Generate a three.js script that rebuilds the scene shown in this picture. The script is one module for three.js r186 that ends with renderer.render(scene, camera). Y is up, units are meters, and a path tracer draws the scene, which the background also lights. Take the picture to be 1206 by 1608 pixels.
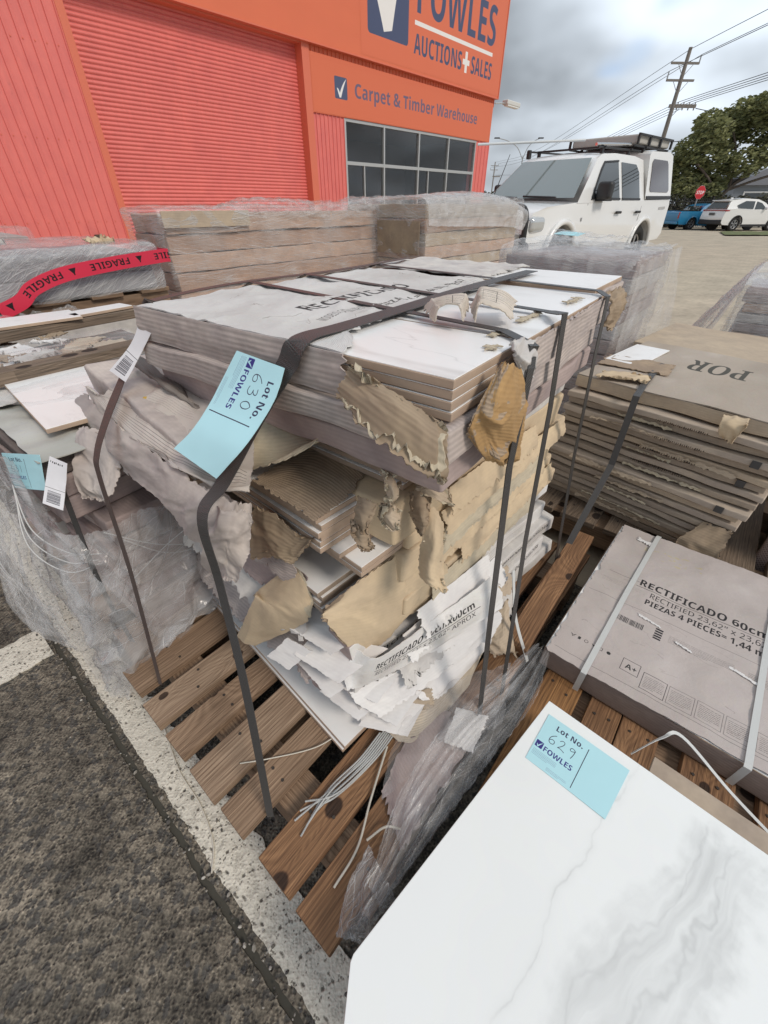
import * as THREE from 'three';
import { ImprovedNoise } from 'three/addons/math/ImprovedNoise.js';
import { mergeGeometries } from 'three/addons/utils/BufferGeometryUtils.js';
import { RoundedBoxGeometry } from 'three/addons/geometries/RoundedBoxGeometry.js';

// ---------------------------------------------------------------- camera, sky, sun, exposure
const scene = new THREE.Scene();
const camera = new THREE.PerspectiveCamera(102.96, 768 / 1024, 0.02, 900);
camera.position.set(0, 1.03, 0);
camera.rotation.set(THREE.MathUtils.degToRad(-37.1), 0, 0);
const renderer = new THREE.WebGLRenderer({ antialias: true });
renderer.toneMapping = THREE.LinearToneMapping;
renderer.toneMappingExposure = 1.3;
renderer.shadowMap.enabled = true;
const IN = new ImprovedNoise();
const ns = (x, y, z) => IN.noise(x, y, z);
function fbm(x, y, z, o = 5) { let s = 0, a = 0.5, f = 1; for (let i = 0; i < o; i++) { s += a * ns(x * f, y * f, z * f + i * 7.3); a *= 0.5; f *= 2.03; } return s; }
const clamp = (x, a, b) => Math.max(a, Math.min(b, x));
const mix = (a, b, t) => a + (b - a) * t;
const sstep = (a, b, x) => { const t = clamp((x - a) / (b - a), 0, 1); return t * t * (3 - 2 * t); };
{
  const w = 1024, h = 512, d = new Float32Array(w * h * 4);
  for (let j = 0; j < h; j++) for (let i = 0; i < w; i++) {
    const th = ((i + 0.5) / w - 0.5) * Math.PI * 2, el = ((j + 0.5) / h - 0.5) * Math.PI;
    const x = Math.cos(el) * Math.cos(th), y = Math.sin(el), z = Math.cos(el) * Math.sin(th);
    const k = 1 / (Math.max(y, 0) + 0.22), px = x * k * 1.25, pz = z * k * 1.25;
    const n = fbm(px, pz, 3.1, 6), n2 = fbm(px * 0.55 + 9, pz * 0.55, 8.7, 4), n3 = fbm(px * 2.4, pz * 2.4, 1.7, 4);
    let L = 0.43 + n * 0.75 + n2 * 0.62 + n3 * 0.2;                 // cloud brightness
    L = clamp(L, 0.2, 0.86);
    const blue = sstep(0.16, 0.34, fbm(px * 0.8 + 4.2, pz * 0.8 + 1.3, 15.2, 5)) * 0.8;
    let r = L * 0.89, g = L * 0.985, b = L * 1.09;
    r = mix(r, 0.33, blue); g = mix(g, 0.48, blue); b = mix(b, 0.71, blue);
    const hz = 1 - sstep(0.0, 0.2, y);                               // pale air low over the horizon
    r = mix(r, 0.62, hz * 0.4); g = mix(g, 0.67, hz * 0.4); b = mix(b, 0.72, hz * 0.4);
    const q = (j * w + i) * 4; d[q] = r; d[q + 1] = g; d[q + 2] = b; d[q + 3] = 1;
  }
  const t = new THREE.DataTexture(d, w, h, THREE.RGBAFormat, THREE.FloatType);
  t.mapping = THREE.EquirectangularReflectionMapping; t.magFilter = t.minFilter = THREE.LinearFilter; t.needsUpdate = true;
  scene.background = t; scene.environment = t;
}
const sun = new THREE.DirectionalLight(0xfff4e6, 1.5);
sun.position.set(14, 17, 9); sun.target.position.set(0, 0, -4);
sun.castShadow = true; sun.shadow.radius = 30; sun.shadow.mapSize.set(2048, 2048);
Object.assign(sun.shadow.camera, { left: -25, right: 25, top: 25, bottom: -25, near: 1, far: 80 });
scene.add(sun, sun.target);

// ---------------------------------------------------------------- helpers
const rng = s => () => { s |= 0; s = s + 0x6D2B79F5 | 0; let t = Math.imul(s ^ s >>> 15, 1 | s); t = t + Math.imul(t ^ t >>> 7, 61 | t) ^ t; return ((t ^ t >>> 14) >>> 0) / 4294967296; };
const R = rng(20240611);
const YAW = THREE.MathUtils.degToRad(50), CA = Math.cos(YAW), SA = Math.sin(YAW);
const rad = THREE.MathUtils.degToRad;
// yard frame: a runs away from the kerb line, b runs along it, y is up
const Fw = (a, y, b) => new THREE.Vector3(a * CA + b * SA, y, -a * SA + b * CA);
const used = {};
const numbered = n => { const k = used[n] = (used[n] ?? -1) + 1; return k ? `${n}_${String(k).padStart(3, '0')}` : n; };
function shade(o) { o.traverse(c => { if (c.isMesh) { c.castShadow = true; c.receiveShadow = true; } }); return o; }
function thing(name, label, category, [a, y, b] = [0, 0, 0], group) {        // stands in the yard frame
  const o = new THREE.Group(); o.name = numbered(name); o.position.copy(Fw(a, y, b)); o.rotation.y = YAW;
  o.userData = { label, category }; if (group) o.userData.group = group;
  o.o = [a, y, b]; scene.add(o); return o;
}
function wthing(name, label, category, [x, y, z], turn = 0, group) {          // stands in world coordinates, parts in its own
  const o = new THREE.Group(); o.name = numbered(name); o.position.set(x, y, z); o.rotation.y = turn;
  o.userData = { label, category }; if (group) o.userData.group = group;
  o.o = [0, 0, 0]; scene.add(o); return o;
}
function part(g, name, geo, mat, label) {                                     // geo in the thing's frame (absolute)
  let r = g; while (r.parent && r.parent !== scene && !r.o) r = r.parent;
  const o = r.o || [0, 0, 0];
  if (!geo.userData.placed) { geo.translate(-o[0], -o[1], -o[2]); geo.userData.placed = true; }
  const m = new THREE.Mesh(geo, mat); m.name = name; m.castShadow = m.receiveShadow = true;
  if (label) m.userData.label = label;
  g.add(m); return m;
}
function structure(name, geo, mat, yard = true) { const m = new THREE.Mesh(geo, mat); m.name = name; m.userData.kind = 'structure'; m.receiveShadow = m.castShadow = true; if (yard) m.rotation.y = YAW; scene.add(m); return m; }
function geom(pos, uv, idx) { const g = new THREE.BufferGeometry(); g.setAttribute('position', new THREE.Float32BufferAttribute(pos, 3)); g.setAttribute('uv', new THREE.Float32BufferAttribute(uv, 2)); g.setIndex(idx); smooth(g); return g; }
function smooth(g) {                                                          // normals shared by coincident vertices
  g.computeVertexNormals(); const p = g.attributes.position, n = g.attributes.normal, map = new Map();
  for (let i = 0; i < p.count; i++) { const k = `${Math.round(p.getX(i) * 2e4)},${Math.round(p.getY(i) * 2e4)},${Math.round(p.getZ(i) * 2e4)}`; let e = map.get(k); if (!e) map.set(k, e = [0, 0, 0, []]); e[0] += n.getX(i); e[1] += n.getY(i); e[2] += n.getZ(i); e[3].push(i); }
  for (const [x, y, z, l] of map.values()) { const q = Math.hypot(x, y, z) || 1; for (const i of l) n.setXYZ(i, x / q, y / q, z / q); }
  return g;
}
// box with rounded edges and a slightly uneven surface; x,z centred, y from 0 up; uv in metres (or 0..1 with uvn)
function gbox(sx, sy, sz, { r = 0.002, step = 0.06, amp = 0, freq = 7, seed = 0, faces = 'xXyYzZ', uvn = false, uo = 0, vo = 0 } = {}) {
  const ax = L => { const n = Math.max(1, Math.round((L - 2 * r) / step)), o = [-L / 2]; for (let i = 0; i <= n; i++) o.push(-L / 2 + r + (L - 2 * r) * i / n); o.push(L / 2); return o; };
  const X = ax(sx), Y = ax(sy), Z = ax(sz), pos = [], uv = [], idx = [];
  const H = [sx / 2, sy / 2, sz / 2];
  const put = (x, y, z, u, v) => {
    const q = [x, y, z], c = q.map((t, i) => clamp(t, -H[i] + r, H[i] - r)), d = q.map((t, i) => t - c[i]), l = Math.hypot(...d);
    let p = l > r ? c.map((t, i) => t + d[i] / l * r) : q;
    if (amp) { const f = freq; p = [p[0] + amp * ns(p[0] * f + seed, p[1] * f * 1.7, p[2] * f), p[1] + amp * ns(p[0] * f + 31, p[1] * f * 1.7 + seed, p[2] * f), p[2] + amp * ns(p[0] * f, p[1] * f * 1.7 + 57, p[2] * f + seed)]; }
    pos.push(p[0], p[1] + sy / 2, p[2]); uv.push(u + uo, v + vo);
  };
  const face = (U, V, f, flip, lu, lv) => {
    const b = pos.length / 3;
    for (const v of V) for (const u of U) { const [x, y, z] = f(u, v); put(x, y, z, uvn ? u / lu + 0.5 : u, uvn ? v / lv + 0.5 : v + (lv === sy ? sy / 2 : 0)); }
    const n = U.length;
    for (let j = 0; j < V.length - 1; j++) for (let i = 0; i < n - 1; i++) { const q = b + j * n + i; flip ? idx.push(q, q + n, q + 1, q + 1, q + n, q + n + 1) : idx.push(q, q + 1, q + n, q + 1, q + n + 1, q + n); }
  };
  if (faces.includes('X')) face(Z, Y, (u, v) => [H[0], v, u], true, sz, sy);
  if (faces.includes('x')) face(Z, Y, (u, v) => [-H[0], v, u], false, sz, sy);
  if (faces.includes('Y')) face(Z, X, (u, v) => [v, H[1], u], false, sz, sx);
  if (faces.includes('y')) face(Z, X, (u, v) => [v, -H[1], u], true, sz, sx);
  if (faces.includes('Z')) face(X, Y, (u, v) => [u, v, H[2]], false, sx, sy);
  if (faces.includes('z')) face(X, Y, (u, v) => [u, v, -H[2]], true, sx, sy);
  return geom(pos, uv, idx);
}
// gbox between limits in the yard frame
const bx = (a0, a1, y0, y1, b0, b1, o) => gbox(a1 - a0, y1 - y0, b1 - b0, o).translate((a0 + a1) / 2, y0, (b0 + b1) / 2);
// slab given by its near corner (na, nb), turned by psi degrees, running w along +a and d along -b
function slab(na, nb, psi, y0, h, w = 0.6, d = 0.6, o = {}) {
  const p = rad(psi), ex = [Math.cos(p), -Math.sin(p)], ez = [Math.sin(p), Math.cos(p)];
  return gbox(w, h, d, o).rotateY(p).translate(na + ex[0] * w / 2 - ez[0] * d / 2, y0, nb + ex[1] * w / 2 - ez[1] * d / 2);
}
const V3 = THREE.Vector3;
const cr = (p0, p1, p2, p3, t) => { const t2 = t * t, t3 = t2 * t; return 0.5 * (2 * p1 + (p2 - p0) * t + (2 * p0 - 5 * p1 + 4 * p2 - p3) * t2 + (3 * p1 - p0 - 3 * p2 + p3) * t3); };
function crv(pts, t) { const n = pts.length - 1, k = Math.min(n - 1, Math.floor(t * n)), f = t * n - k, g = i => i < 0 ? pts[0].map((c, q) => 2 * c - pts[1][q]) : i > n ? pts[n].map((c, q) => 2 * c - pts[n - 1][q]) : pts[i]; const a = g(k - 1), b = g(k), c = g(k + 1), d = g(k + 2); return b.map((_, i) => cr(a[i], b[i], c[i], d[i], f)); }
// sharp folds: absolute noise at three sizes
const crease = (x, y, z) => (Math.abs(ns(x, y, z)) * 2.4 - 0.5) + (Math.abs(ns(x * 2.1 + 5, y * 2.1, z * 2.1 + 9)) * 0.8 - 0.17) + (Math.abs(ns(x * 4.7, y * 4.7 + 3, z * 4.7)) * 0.22 - 0.05) + ns(x * 0.4, y * 0.4 + 8, z * 0.4) * 0.9;
// thin torn or bent sheet through a grid of points; t = thickness, rag = torn edge (top, bottom, left, right), wr = wrinkles
function sheet(C, { n = 26, m = 26, t = 0.002, rag = 0.005, edges = [1, 1, 1, 1], wr = 0.0015, wf = 14, seed = 1, uvn = false, rf = 45, stretch = 1, fall = 0.16, off = 0, rs = seed } = {}) {
  const P = [], L = [1e-6, 1e-6];
  const at = (u, v) => crv(C.map(row => crv(row, u)), v);
  const len = (f) => { let s = 0, p = f(0); for (let i = 1; i <= 12; i++) { const q = f(i / 12); s += Math.hypot(q[0] - p[0], q[1] - p[1], q[2] - p[2]); p = q; } return s; };
  L[0] = len(u => at(u, 0.5)); L[1] = len(v => at(0.5, v));
  const rg = (x, k) => clamp(0.2 + Math.abs(fbm(x * rf, k * 3.7 + rs, rs * 1.3, 3)) * 1.7 + Math.abs(ns(x * rf * 2.7, k * 5.1, rs)) * 0.9 * (0.4 + 1.6 * Math.abs(ns(x * rf * 0.6, k * 2.1, rs + 4))), 0, 1.5);
  for (let j = 0; j <= m; j++) for (let i = 0; i <= n; i++) {
    let u = i / n, v = j / m;
    const l0 = edges[2] * rag / L[0] * rg(v * L[1], 1), l1 = edges[3] * rag / L[0] * rg(v * L[1], 2), t0 = edges[0] * rag / L[1] * rg(u * L[0], 3), t1 = edges[1] * rag / L[1] * rg(u * L[0], 4);
    const fo = x => { const q = clamp(1 - x / fall, 0, 1); return q * q; };
    P.push({ p: at(clamp(u + l0 * fo(u) - l1 * fo(1 - u), 0, 1), clamp(v + t0 * fo(v) - t1 * fo(1 - v), 0, 1)), u, v });
  }
  const N = P.map((_, k) => { const i = k % (n + 1), j = Math.floor(k / (n + 1)), g = (x, y) => P[clamp(y, 0, m) * (n + 1) + clamp(x, 0, n)].p; const a = g(i - 1, j), b = g(i + 1, j), c = g(i, j - 1), d = g(i, j + 1); const v = new V3(b[0] - a[0], b[1] - a[1], b[2] - a[2]).cross(new V3(d[0] - c[0], d[1] - c[1], d[2] - c[2])); v.normalize(); return v; });
  const pos = [], uv = [], idx = [], Q = P.map((e, k) => { const p = e.p, f = wf, s = wr * crease(e.u * L[0] * f + seed * 3.1, e.v * L[1] * f * stretch + 0.7 * ns(e.u * L[0] * f * 0.5, e.v * 2, 3), seed * 1.7); return new V3(p[0], p[1], p[2]).addScaledVector(N[k], s + off); });
  const layer = (off) => { Q.forEach((q, k) => { const p = q.clone().addScaledVector(N[k], off); pos.push(p.x, p.y, p.z); uv.push(uvn ? P[k].u : P[k].u * L[0], uvn ? 1 - P[k].v : P[k].v * L[1]); }); };
  const quad = (b, flip) => { for (let j = 0; j < m; j++) for (let i = 0; i < n; i++) { const q = b + j * (n + 1) + i, w = n + 1; flip ? idx.push(q, q + 1, q + w, q + 1, q + w + 1, q + w) : idx.push(q, q + w, q + 1, q + 1, q + w, q + w + 1); } };
  layer(t / 2); quad(0, true);
  if (t > 0) {
    const b = P.length; layer(-t / 2); quad(b, false);
    const rim = []; for (let i = 0; i <= n; i++) rim.push(i); for (let j = 1; j <= m; j++) rim.push(j * (n + 1) + n); for (let i = n - 1; i >= 0; i--) rim.push(m * (n + 1) + i); for (let j = m - 1; j >= 0; j--) rim.push(j * (n + 1));
    const s = pos.length / 3; for (const k of rim) { for (const o of [0, b]) { pos.push(pos[(k + o) * 3], pos[(k + o) * 3 + 1], pos[(k + o) * 3 + 2]); uv.push(uv[(k + o) * 2], uv[(k + o) * 2 + 1]); } }
    for (let k = 0; k < rim.length - 1; k++) { const q = s + k * 2; idx.push(q, q + 1, q + 2, q + 1, q + 3, q + 2); }
  }
  const g = new THREE.BufferGeometry(); g.setAttribute('position', new THREE.Float32BufferAttribute(pos, 3)); g.setAttribute('uv', new THREE.Float32BufferAttribute(uv, 2)); g.setIndex(idx); g.computeVertexNormals(); return g;
}
// flat band along points; side = direction across the band
function ribbon(pts, w, side, { t = 0.0012, k = 8, curved = true, uvn = false, twist = 0 } = {}) {
  const S = []; const n = (pts.length - 1) * k;
  for (let i = 0; i <= n; i++) { const f = i / n; if (curved) S.push(crv(pts, f)); else { const q = Math.min(pts.length - 2, Math.floor(f * (pts.length - 1))), e = f * (pts.length - 1) - q; S.push(pts[q].map((c, z) => mix(c, pts[q + 1][z], e))); } }
  const pos = [], uv = [], idx = []; let L = 0; const Ls = [0]; for (let i = 1; i <= n; i++) { L += Math.hypot(S[i][0] - S[i - 1][0], S[i][1] - S[i - 1][1], S[i][2] - S[i - 1][2]); Ls.push(L); }
  for (let i = 0; i <= n; i++) {
    const a = S[Math.max(0, i - 1)], b = S[Math.min(n, i + 1)], T = new V3(b[0] - a[0], b[1] - a[1], b[2] - a[2]).normalize();
    const sd = Array.isArray(side[0]) ? crv(side, i / n) : side; let s = new V3(...sd); const wd = Array.isArray(w) ? crv(w.map(q => [q]), i / n)[0] : w; s.addScaledVector(T, -s.dot(T)).normalize();
    if (twist) s.applyAxisAngle(T, twist * ns(Ls[i] * 4, 2, 3));
    const nn = new V3().crossVectors(T, s), p = new V3(...S[i]);
    for (const [x, y, u] of [[-1, 1, 0], [1, 1, 1], [1, -1, 1], [-1, -1, 0]]) { const q = p.clone().addScaledVector(s, x * wd / 2).addScaledVector(nn, y * t / 2); pos.push(q.x, q.y, q.z); uv.push(uvn ? u : u * wd, uvn ? Ls[i] / L : Ls[i]); }
    if (i) { const c = (i - 1) * 4, d = i * 4; for (let e = 0; e < 4; e++) { const f = (e + 1) % 4; idx.push(c + e, d + e, c + f, d + e, d + f, c + f); } }
  }
  idx.push(0, 1, 2, 0, 2, 3); const z = n * 4; idx.push(z, z + 2, z + 1, z, z + 3, z + 2);
  const g = new THREE.BufferGeometry(); g.setAttribute('position', new THREE.Float32BufferAttribute(pos, 3)); g.setAttribute('uv', new THREE.Float32BufferAttribute(uv, 2)); g.setIndex(idx);
  const f = g.toNonIndexed(); f.computeVertexNormals(); return f;
}
const tube = (pts, r, k = 6, seg = 0) => new THREE.TubeGeometry(new THREE.CatmullRomCurve3(pts.map(p => new V3(...p))), seg || pts.length * 6, r, k);
function cyl(p, q, r0, r1 = r0, k = 12) { const a = new V3(...p), b = new V3(...q), d = b.clone().sub(a), g = new THREE.CylinderGeometry(r1, r0, d.length(), k); g.applyQuaternion(new THREE.Quaternion().setFromUnitVectors(new V3(0, 1, 0), d.clone().normalize())); const m = a.add(b).multiplyScalar(0.5); return g.translate(m.x, m.y, m.z); }
const rbox = (sx, sy, sz, r, x, y, z) => new RoundedBoxGeometry(sx, sy, sz, 2, Math.min(r, sx / 2.01, sy / 2.01, sz / 2.01)).translate(x, y, z);
const box = (x0, x1, y0, y1, z0, z1) => new THREE.BoxGeometry(x1 - x0, y1 - y0, z1 - z0).translate((x0 + x1) / 2, (y0 + y1) / 2, (z0 + z1) / 2);
const merge = l => mergeGeometries(l.map(g => { const q = g.index ? g.toNonIndexed() : g; for (const k of Object.keys(q.attributes)) if (!['position', 'normal', 'uv'].includes(k)) q.deleteAttribute(k); return q; }));
// ---------------------------------------------------------------- textures and materials
function dtex(w, h, fn, { srgb = true, rep = null } = {}) {
  const d = new Uint8Array(w * h * 4);
  for (let j = 0; j < h; j++) for (let i = 0; i < w; i++) { const c = fn((i + 0.5) / w, (j + 0.5) / h), q = (j * w + i) * 4; d[q] = clamp(c[0], 0, 1) * 255; d[q + 1] = clamp(c[1], 0, 1) * 255; d[q + 2] = clamp(c[2], 0, 1) * 255; d[q + 3] = 255; }
  const t = new THREE.DataTexture(d, w, h); t.magFilter = THREE.LinearFilter; t.minFilter = THREE.LinearMipmapLinearFilter; t.generateMipmaps = true; t.wrapS = t.wrapT = THREE.RepeatWrapping; if (srgb) t.colorSpace = THREE.SRGBColorSpace; if (rep) t.repeat.set(...rep); t.needsUpdate = true; return t;
}
function ctex(w, h, draw, { srgb = true, rep = null } = {}) {
  const c = document.createElement('canvas'); c.width = w; c.height = h; draw(c.getContext('2d'), w, h);
  const t = new THREE.CanvasTexture(c); t.wrapS = t.wrapT = THREE.RepeatWrapping; t.magFilter = THREE.LinearFilter; if (srgb) t.colorSpace = THREE.SRGBColorSpace; if (rep) t.repeat.set(...rep); return t;
}
const std = o => new THREE.MeshStandardMaterial({ roughness: 0.8, metalness: 0, side: THREE.DoubleSide, ...o });
const phy = o => new THREE.MeshPhysicalMaterial({ roughness: 0.5, metalness: 0, side: THREE.DoubleSide, ...o });
const lin = (r, g, b) => new THREE.Color().setRGB(r, g, b);
// tileable noise: blend over the seam
const NB = 512, noiseBase = [1, 2].map(z => { const f = new Float32Array(NB * NB), g = (a, b) => fbm(a * 8, b * 8, z * 11.3, 5); for (let j = 0; j < NB; j++) for (let i = 0; i < NB; i++) { const a = (i + 0.5) / NB, b = (j + 0.5) / NB; let s = g(a, b) * (1 - a) * (1 - b) + g(a - 1, b) * a * (1 - b) + g(a, b - 1) * (1 - a) * b + g(a - 1, b - 1) * a * b; f[j * NB + i] = s * 1.25; } return f; });
const tfbm = (u, v, f, z) => { const m = Math.max(1, Math.round(f / 8)), F = noiseBase[Math.floor(z) & 1]; let x = (u * m + z * 0.37) * NB, y = (v * m + z * 0.71) * NB; x -= Math.floor(x / NB) * NB; y -= Math.floor(y / NB) * NB; const i = Math.floor(x) % NB, j = Math.floor(y) % NB, k = (i + 1) % NB, l = (j + 1) % NB, p = x - Math.floor(x), q = y - Math.floor(y); return (F[j * NB + i] * (1 - p) + F[j * NB + k] * p) * (1 - q) + (F[l * NB + i] * (1 - p) + F[l * NB + k] * p) * q; };
// ---- worn asphalt: dark stones in a tan binder
const cellJ = (() => { const r = rng(77), n = 128, t = new Float32Array(n * n * 3); for (let i = 0; i < t.length; i++) t[i] = r(); return (x, y, k) => t[((((y % n) + n) % n) * n + (((x % n) + n) % n)) * 3 + k]; })();
function stones(u, v, n, off) { let best = 9, tone = 0, second = 9; const x = u * n, y = v * n, ix = Math.floor(x), iy = Math.floor(y); for (let j = -1; j <= 1; j++) for (let i = -1; i <= 1; i++) { const cx = ((ix + i) % n + n) % n, cy = ((iy + j) % n + n) % n; const d = Math.hypot(ix + i + cellJ(cx + off, cy, 0) - x, (iy + j + cellJ(cx + off, cy, 1) - y) * 1.15) ; if (d < best) { second = best; best = d; tone = cellJ(cx + off, cy, 2); } else if (d < second) second = d; } return [best, tone, second]; }
const AS = 1024;
const asphaltField = new Float32Array(AS * AS * 4);
for (let j = 0; j < AS; j++) for (let i = 0; i < AS; i++) {
  const u = (i + 0.5) / AS, v = (j + 0.5) / AS, wob = tfbm(u, v, 24, 3) * 0.03, wob2 = tfbm(u, v, 24, 9) * 0.03;
  const s1 = stones(u + wob, v + wob2, 64, 0), big = tfbm(u, v, 8, 12), fine = tfbm(u, v, 64, 5), mid = tfbm(u, v, 24, 8), gr = tfbm(u, v, 240, 6);
  const st = s1[1] > 0.62 - big * 0.9 ? (1 - sstep(0.2 + 0.25 * cellJ(Math.floor(s1[1] * 999), 3, 1), 0.5, s1[0] + gr * 0.3)) : 0;
  const pit = sstep(0.13, 0.26, tfbm(u, v, 160, 14) + big * 0.12 + mid * 0.06);
  const q = (j * AS + i) * 4; asphaltField[q] = st; asphaltField[q + 1] = pit; asphaltField[q + 2] = fine * 0.55 + gr * 0.9 + mid * 0.12; asphaltField[q + 3] = big;
}
const af = (u, v, k) => asphaltField[((Math.floor(v * AS) % AS) * AS + (Math.floor(u * AS) % AS)) * 4 + k];
const AR = [1 / 1.1, 1 / 1.1];
const asphaltMap = dtex(AS, AS, (u, v) => { const st = af(u, v, 0), pit = af(u, v, 1), f = af(u, v, 2), b = af(u, v, 3), chip = tfbm(u, v, 64, 21) > 0.62 ? 0.3 : 0; let l = 0.405 + f * 0.56 + b * 0.3 + chip; let c = [l * 1.0, l * 0.935, l * 0.835]; const t = clamp(st * 0.72 + pit * 0.6, 0, 0.88), sc = 0.22 + 0.06 * st + f * 0.16; c = [mix(c[0], sc, t), mix(c[1], sc * 0.98, t), mix(c[2], sc * 0.95, t)]; return c; }, { rep: AR });
const asphaltBump = dtex(AS, AS, (u, v) => { const h = 0.62 + af(u, v, 2) * 0.7 - af(u, v, 1) * 0.4 - af(u, v, 0) * 0.1; return [h, h, h]; }, { srgb: false, rep: AR });
const paintMap = dtex(AS, AS, (u, v) => { const st = af(u, v, 0), pit = af(u, v, 1), f = af(u, v, 2), b = af(u, v, 3); const l = 0.84 + f * 0.16 + b * 0.08; const t = clamp(pit * pit * 0.8 * (0.75 + b * 1.6) + st * 0.12, 0, 0.9); const d = 0.3 + f * 0.2; return [mix(l, d, t), mix(l * 0.975, d * 0.94, t), mix(l * 0.915, d * 0.85, t)]; }, { rep: AR });
const concreteMap = dtex(512, 512, (u, v) => { const l = 0.70 + tfbm(u, v, 8, 2) * 0.14 + tfbm(u, v, 60, 4) * 0.14; return [l, l * 0.935, l * 0.83]; }, { rep: [0.25, 0.25] });
const concreteBump = dtex(256, 256, (u, v) => { const l = 0.5 + tfbm(u, v, 40, 2) * 0.6; return [l, l, l]; }, { srgb: false, rep: [1, 1] });
const M = {};
M.asphalt = std({ map: asphaltMap, bumpMap: asphaltBump, bumpScale: 0.006, roughness: 0.88 });
M.paint = std({ map: paintMap, bumpMap: asphaltBump, bumpScale: 0.004, roughness: 0.75 });
M.concrete = std({ map: concreteMap, bumpMap: concreteBump, bumpScale: 0.003, roughness: 0.9 });
M.sealant = std({ color: lin(0.062, 0.058, 0.046), roughness: 0.85 });
M.grass = std({ color: lin(0.13, 0.15, 0.06), roughness: 1 });
// ---- timber
function woodTex(c0, c1, seed, weather = 0.5) {
  const f = (u, v) => { // u along the board (1.2 m), v across (0.12 m)
    let y = v * 1.0 + 0.035 * ns(u * 4, v * 2, seed) , kn = 0; const r = rng(seed * 91 + 5);
    for (let k = 0; k < 5; k++) { const ku = r(), kv = r(), kr = 0.012 + r() * 0.012; let du = Math.abs(u - ku); du = Math.min(du, 1 - du) * 1.2; const dv = (v - kv) * 0.12, d = Math.hypot(du * 0.75, dv); y += 0.22 * Math.exp(-d * d / (kr * kr * 7)) * Math.sign(dv || 1); kn = Math.max(kn, 1 - sstep(kr * 0.55, kr * 0.75, d)); }
    const g = Math.sin((y * 46 + 1.5 * ns(u * 2, y * 6, seed + 4)) * 2) * 0.5 + 0.5, g2 = ns(u * 26, v * 130, seed + 2), g3 = ns(u * 7, v * 46, seed + 3), bl = fbm(u * 5, v * 2, seed + 8, 3);
    return [clamp(0.5 + (g - 0.5) * 0.24 + g2 * 0.42 + g3 * 0.42, 0, 1), kn, bl];
  };
  const map = dtex(1024, 128, (u, v) => { const [g, kn, bl] = f(u, v); const t = clamp(g + bl * weather, 0, 1); const k = 1 - kn * 0.6; return [mix(c0[0], c1[0], t) * k, mix(c0[1], c1[1], t) * k * (1 - kn * 0.1), mix(c0[2], c1[2], t) * k * (1 - kn * 0.15)]; }, { rep: [1 / 0.12, 1 / 1.2] });
  const bump = dtex(512, 128, (u, v) => { const [g, kn] = f(u, v); const h = 0.35 + g * 0.5 - kn * 0.15; return [h, h, h]; }, { srgb: false, rep: [1 / 0.12, 1 / 1.2] });
  
  for (const t of [map, bump]) t.repeat.set(1, 1);
  return { map, bumpMap: bump, bumpScale: 0.0022, roughness: 0.82 };
}
M.woodGrey = std(woodTex([0.44, 0.355, 0.285], [0.73, 0.635, 0.54], 3));
M.woodGrey2 = std(woodTex([0.41, 0.325, 0.255], [0.69, 0.585, 0.485], 8));
M.woodBrown = std(woodTex([0.37, 0.26, 0.18], [0.66, 0.505, 0.365], 14));
M.woodRust = std(woodTex([0.37, 0.255, 0.155], [0.68, 0.505, 0.325], 21));
M.woodDark = std(woodTex([0.32, 0.275, 0.235], [0.58, 0.51, 0.44], 27));
// ---- paperboard
const bumps = {};
function board(c, { ridge = 0.05, blot = 0.08, seed = 1, size = 512, met = 0.6, rough = 0.85, bs = 0.0012, pitch = 84 } = {}) {
  const f = (u, v, sd) => ({ rd: Math.sin(v * Math.PI * 2 * pitch + 1.5 * tfbm(u, v, 8, sd)), b: tfbm(u, v, 8, sd + 2), s: tfbm(u, v, 40, sd + 5), cr: 1 - Math.abs(tfbm(u, v, 9, sd + 11)) * 5 });
  const map = dtex(size, size, (u, v) => { const q = f(u, v, seed); const l = 1 + q.rd * ridge * (0.6 + q.b) + q.b * blot * 2.2 + q.s * blot; return [c[0] * l, c[1] * l, c[2] * (l - q.b * blot * 0.4)]; }, { rep: [1 / met, 1 / met] });
  const key = ridge > 0.1 ? 'deep' : ridge > 0.018 ? 'ribbed' : 'plain', k = { deep: 1, ribbed: 0.55, plain: 0 }[key];
  const bump = bumps[key] ??= dtex(size, size, (u, v) => { const q = f(u, v, 7); const h = 0.5 + q.rd * 0.22 * k + q.b * 0.5 + q.s * 0.35 + Math.max(0, q.cr) * 0.12; return [h, h, h]; }, { srgb: false, rep: [1 / met, 1 / met] });
  return { map, bumpMap: bump, bumpScale: bs, roughness: rough };
}
M.boardGrey = std(board([0.70, 0.655, 0.635], { ridge: 0.085, blot: 0.11, seed: 3 }));
M.boardSoft = std(board([0.735, 0.695, 0.672], { ridge: 0.012, blot: 0.11, seed: 4 }));
M.boardPale = std(board([0.78, 0.765, 0.75], { ridge: 0.012, seed: 6 }));
M.boardWhite = std(board([0.87, 0.86, 0.855], { ridge: 0.01, blot: 0.035, seed: 9 }));
M.boardPink = std(board([0.66, 0.595, 0.58], { ridge: 0.025, seed: 12 }));
M.kraft = std(board([0.795, 0.715, 0.60], { ridge: 0.012, blot: 0.07, seed: 15 }));
M.kraftDark = std(board([0.60, 0.53, 0.45], { ridge: 0.03, blot: 0.1, seed: 18 }));
M.flute = std(board([0.62, 0.545, 0.465], { ridge: 0.12, blot: 0.1, seed: 21, bs: 0.0016 }));
M.tan = std(board([0.74, 0.695, 0.61], { ridge: 0.02, blot: 0.08, seed: 24 }));
M.boardBeige = std(board([0.72, 0.655, 0.575], { ridge: 0.02, blot: 0.07, seed: 29 }));
M.brownBox = std(board([0.75, 0.635, 0.56], { ridge: 0.01, blot: 0.06, seed: 33 }));
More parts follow.
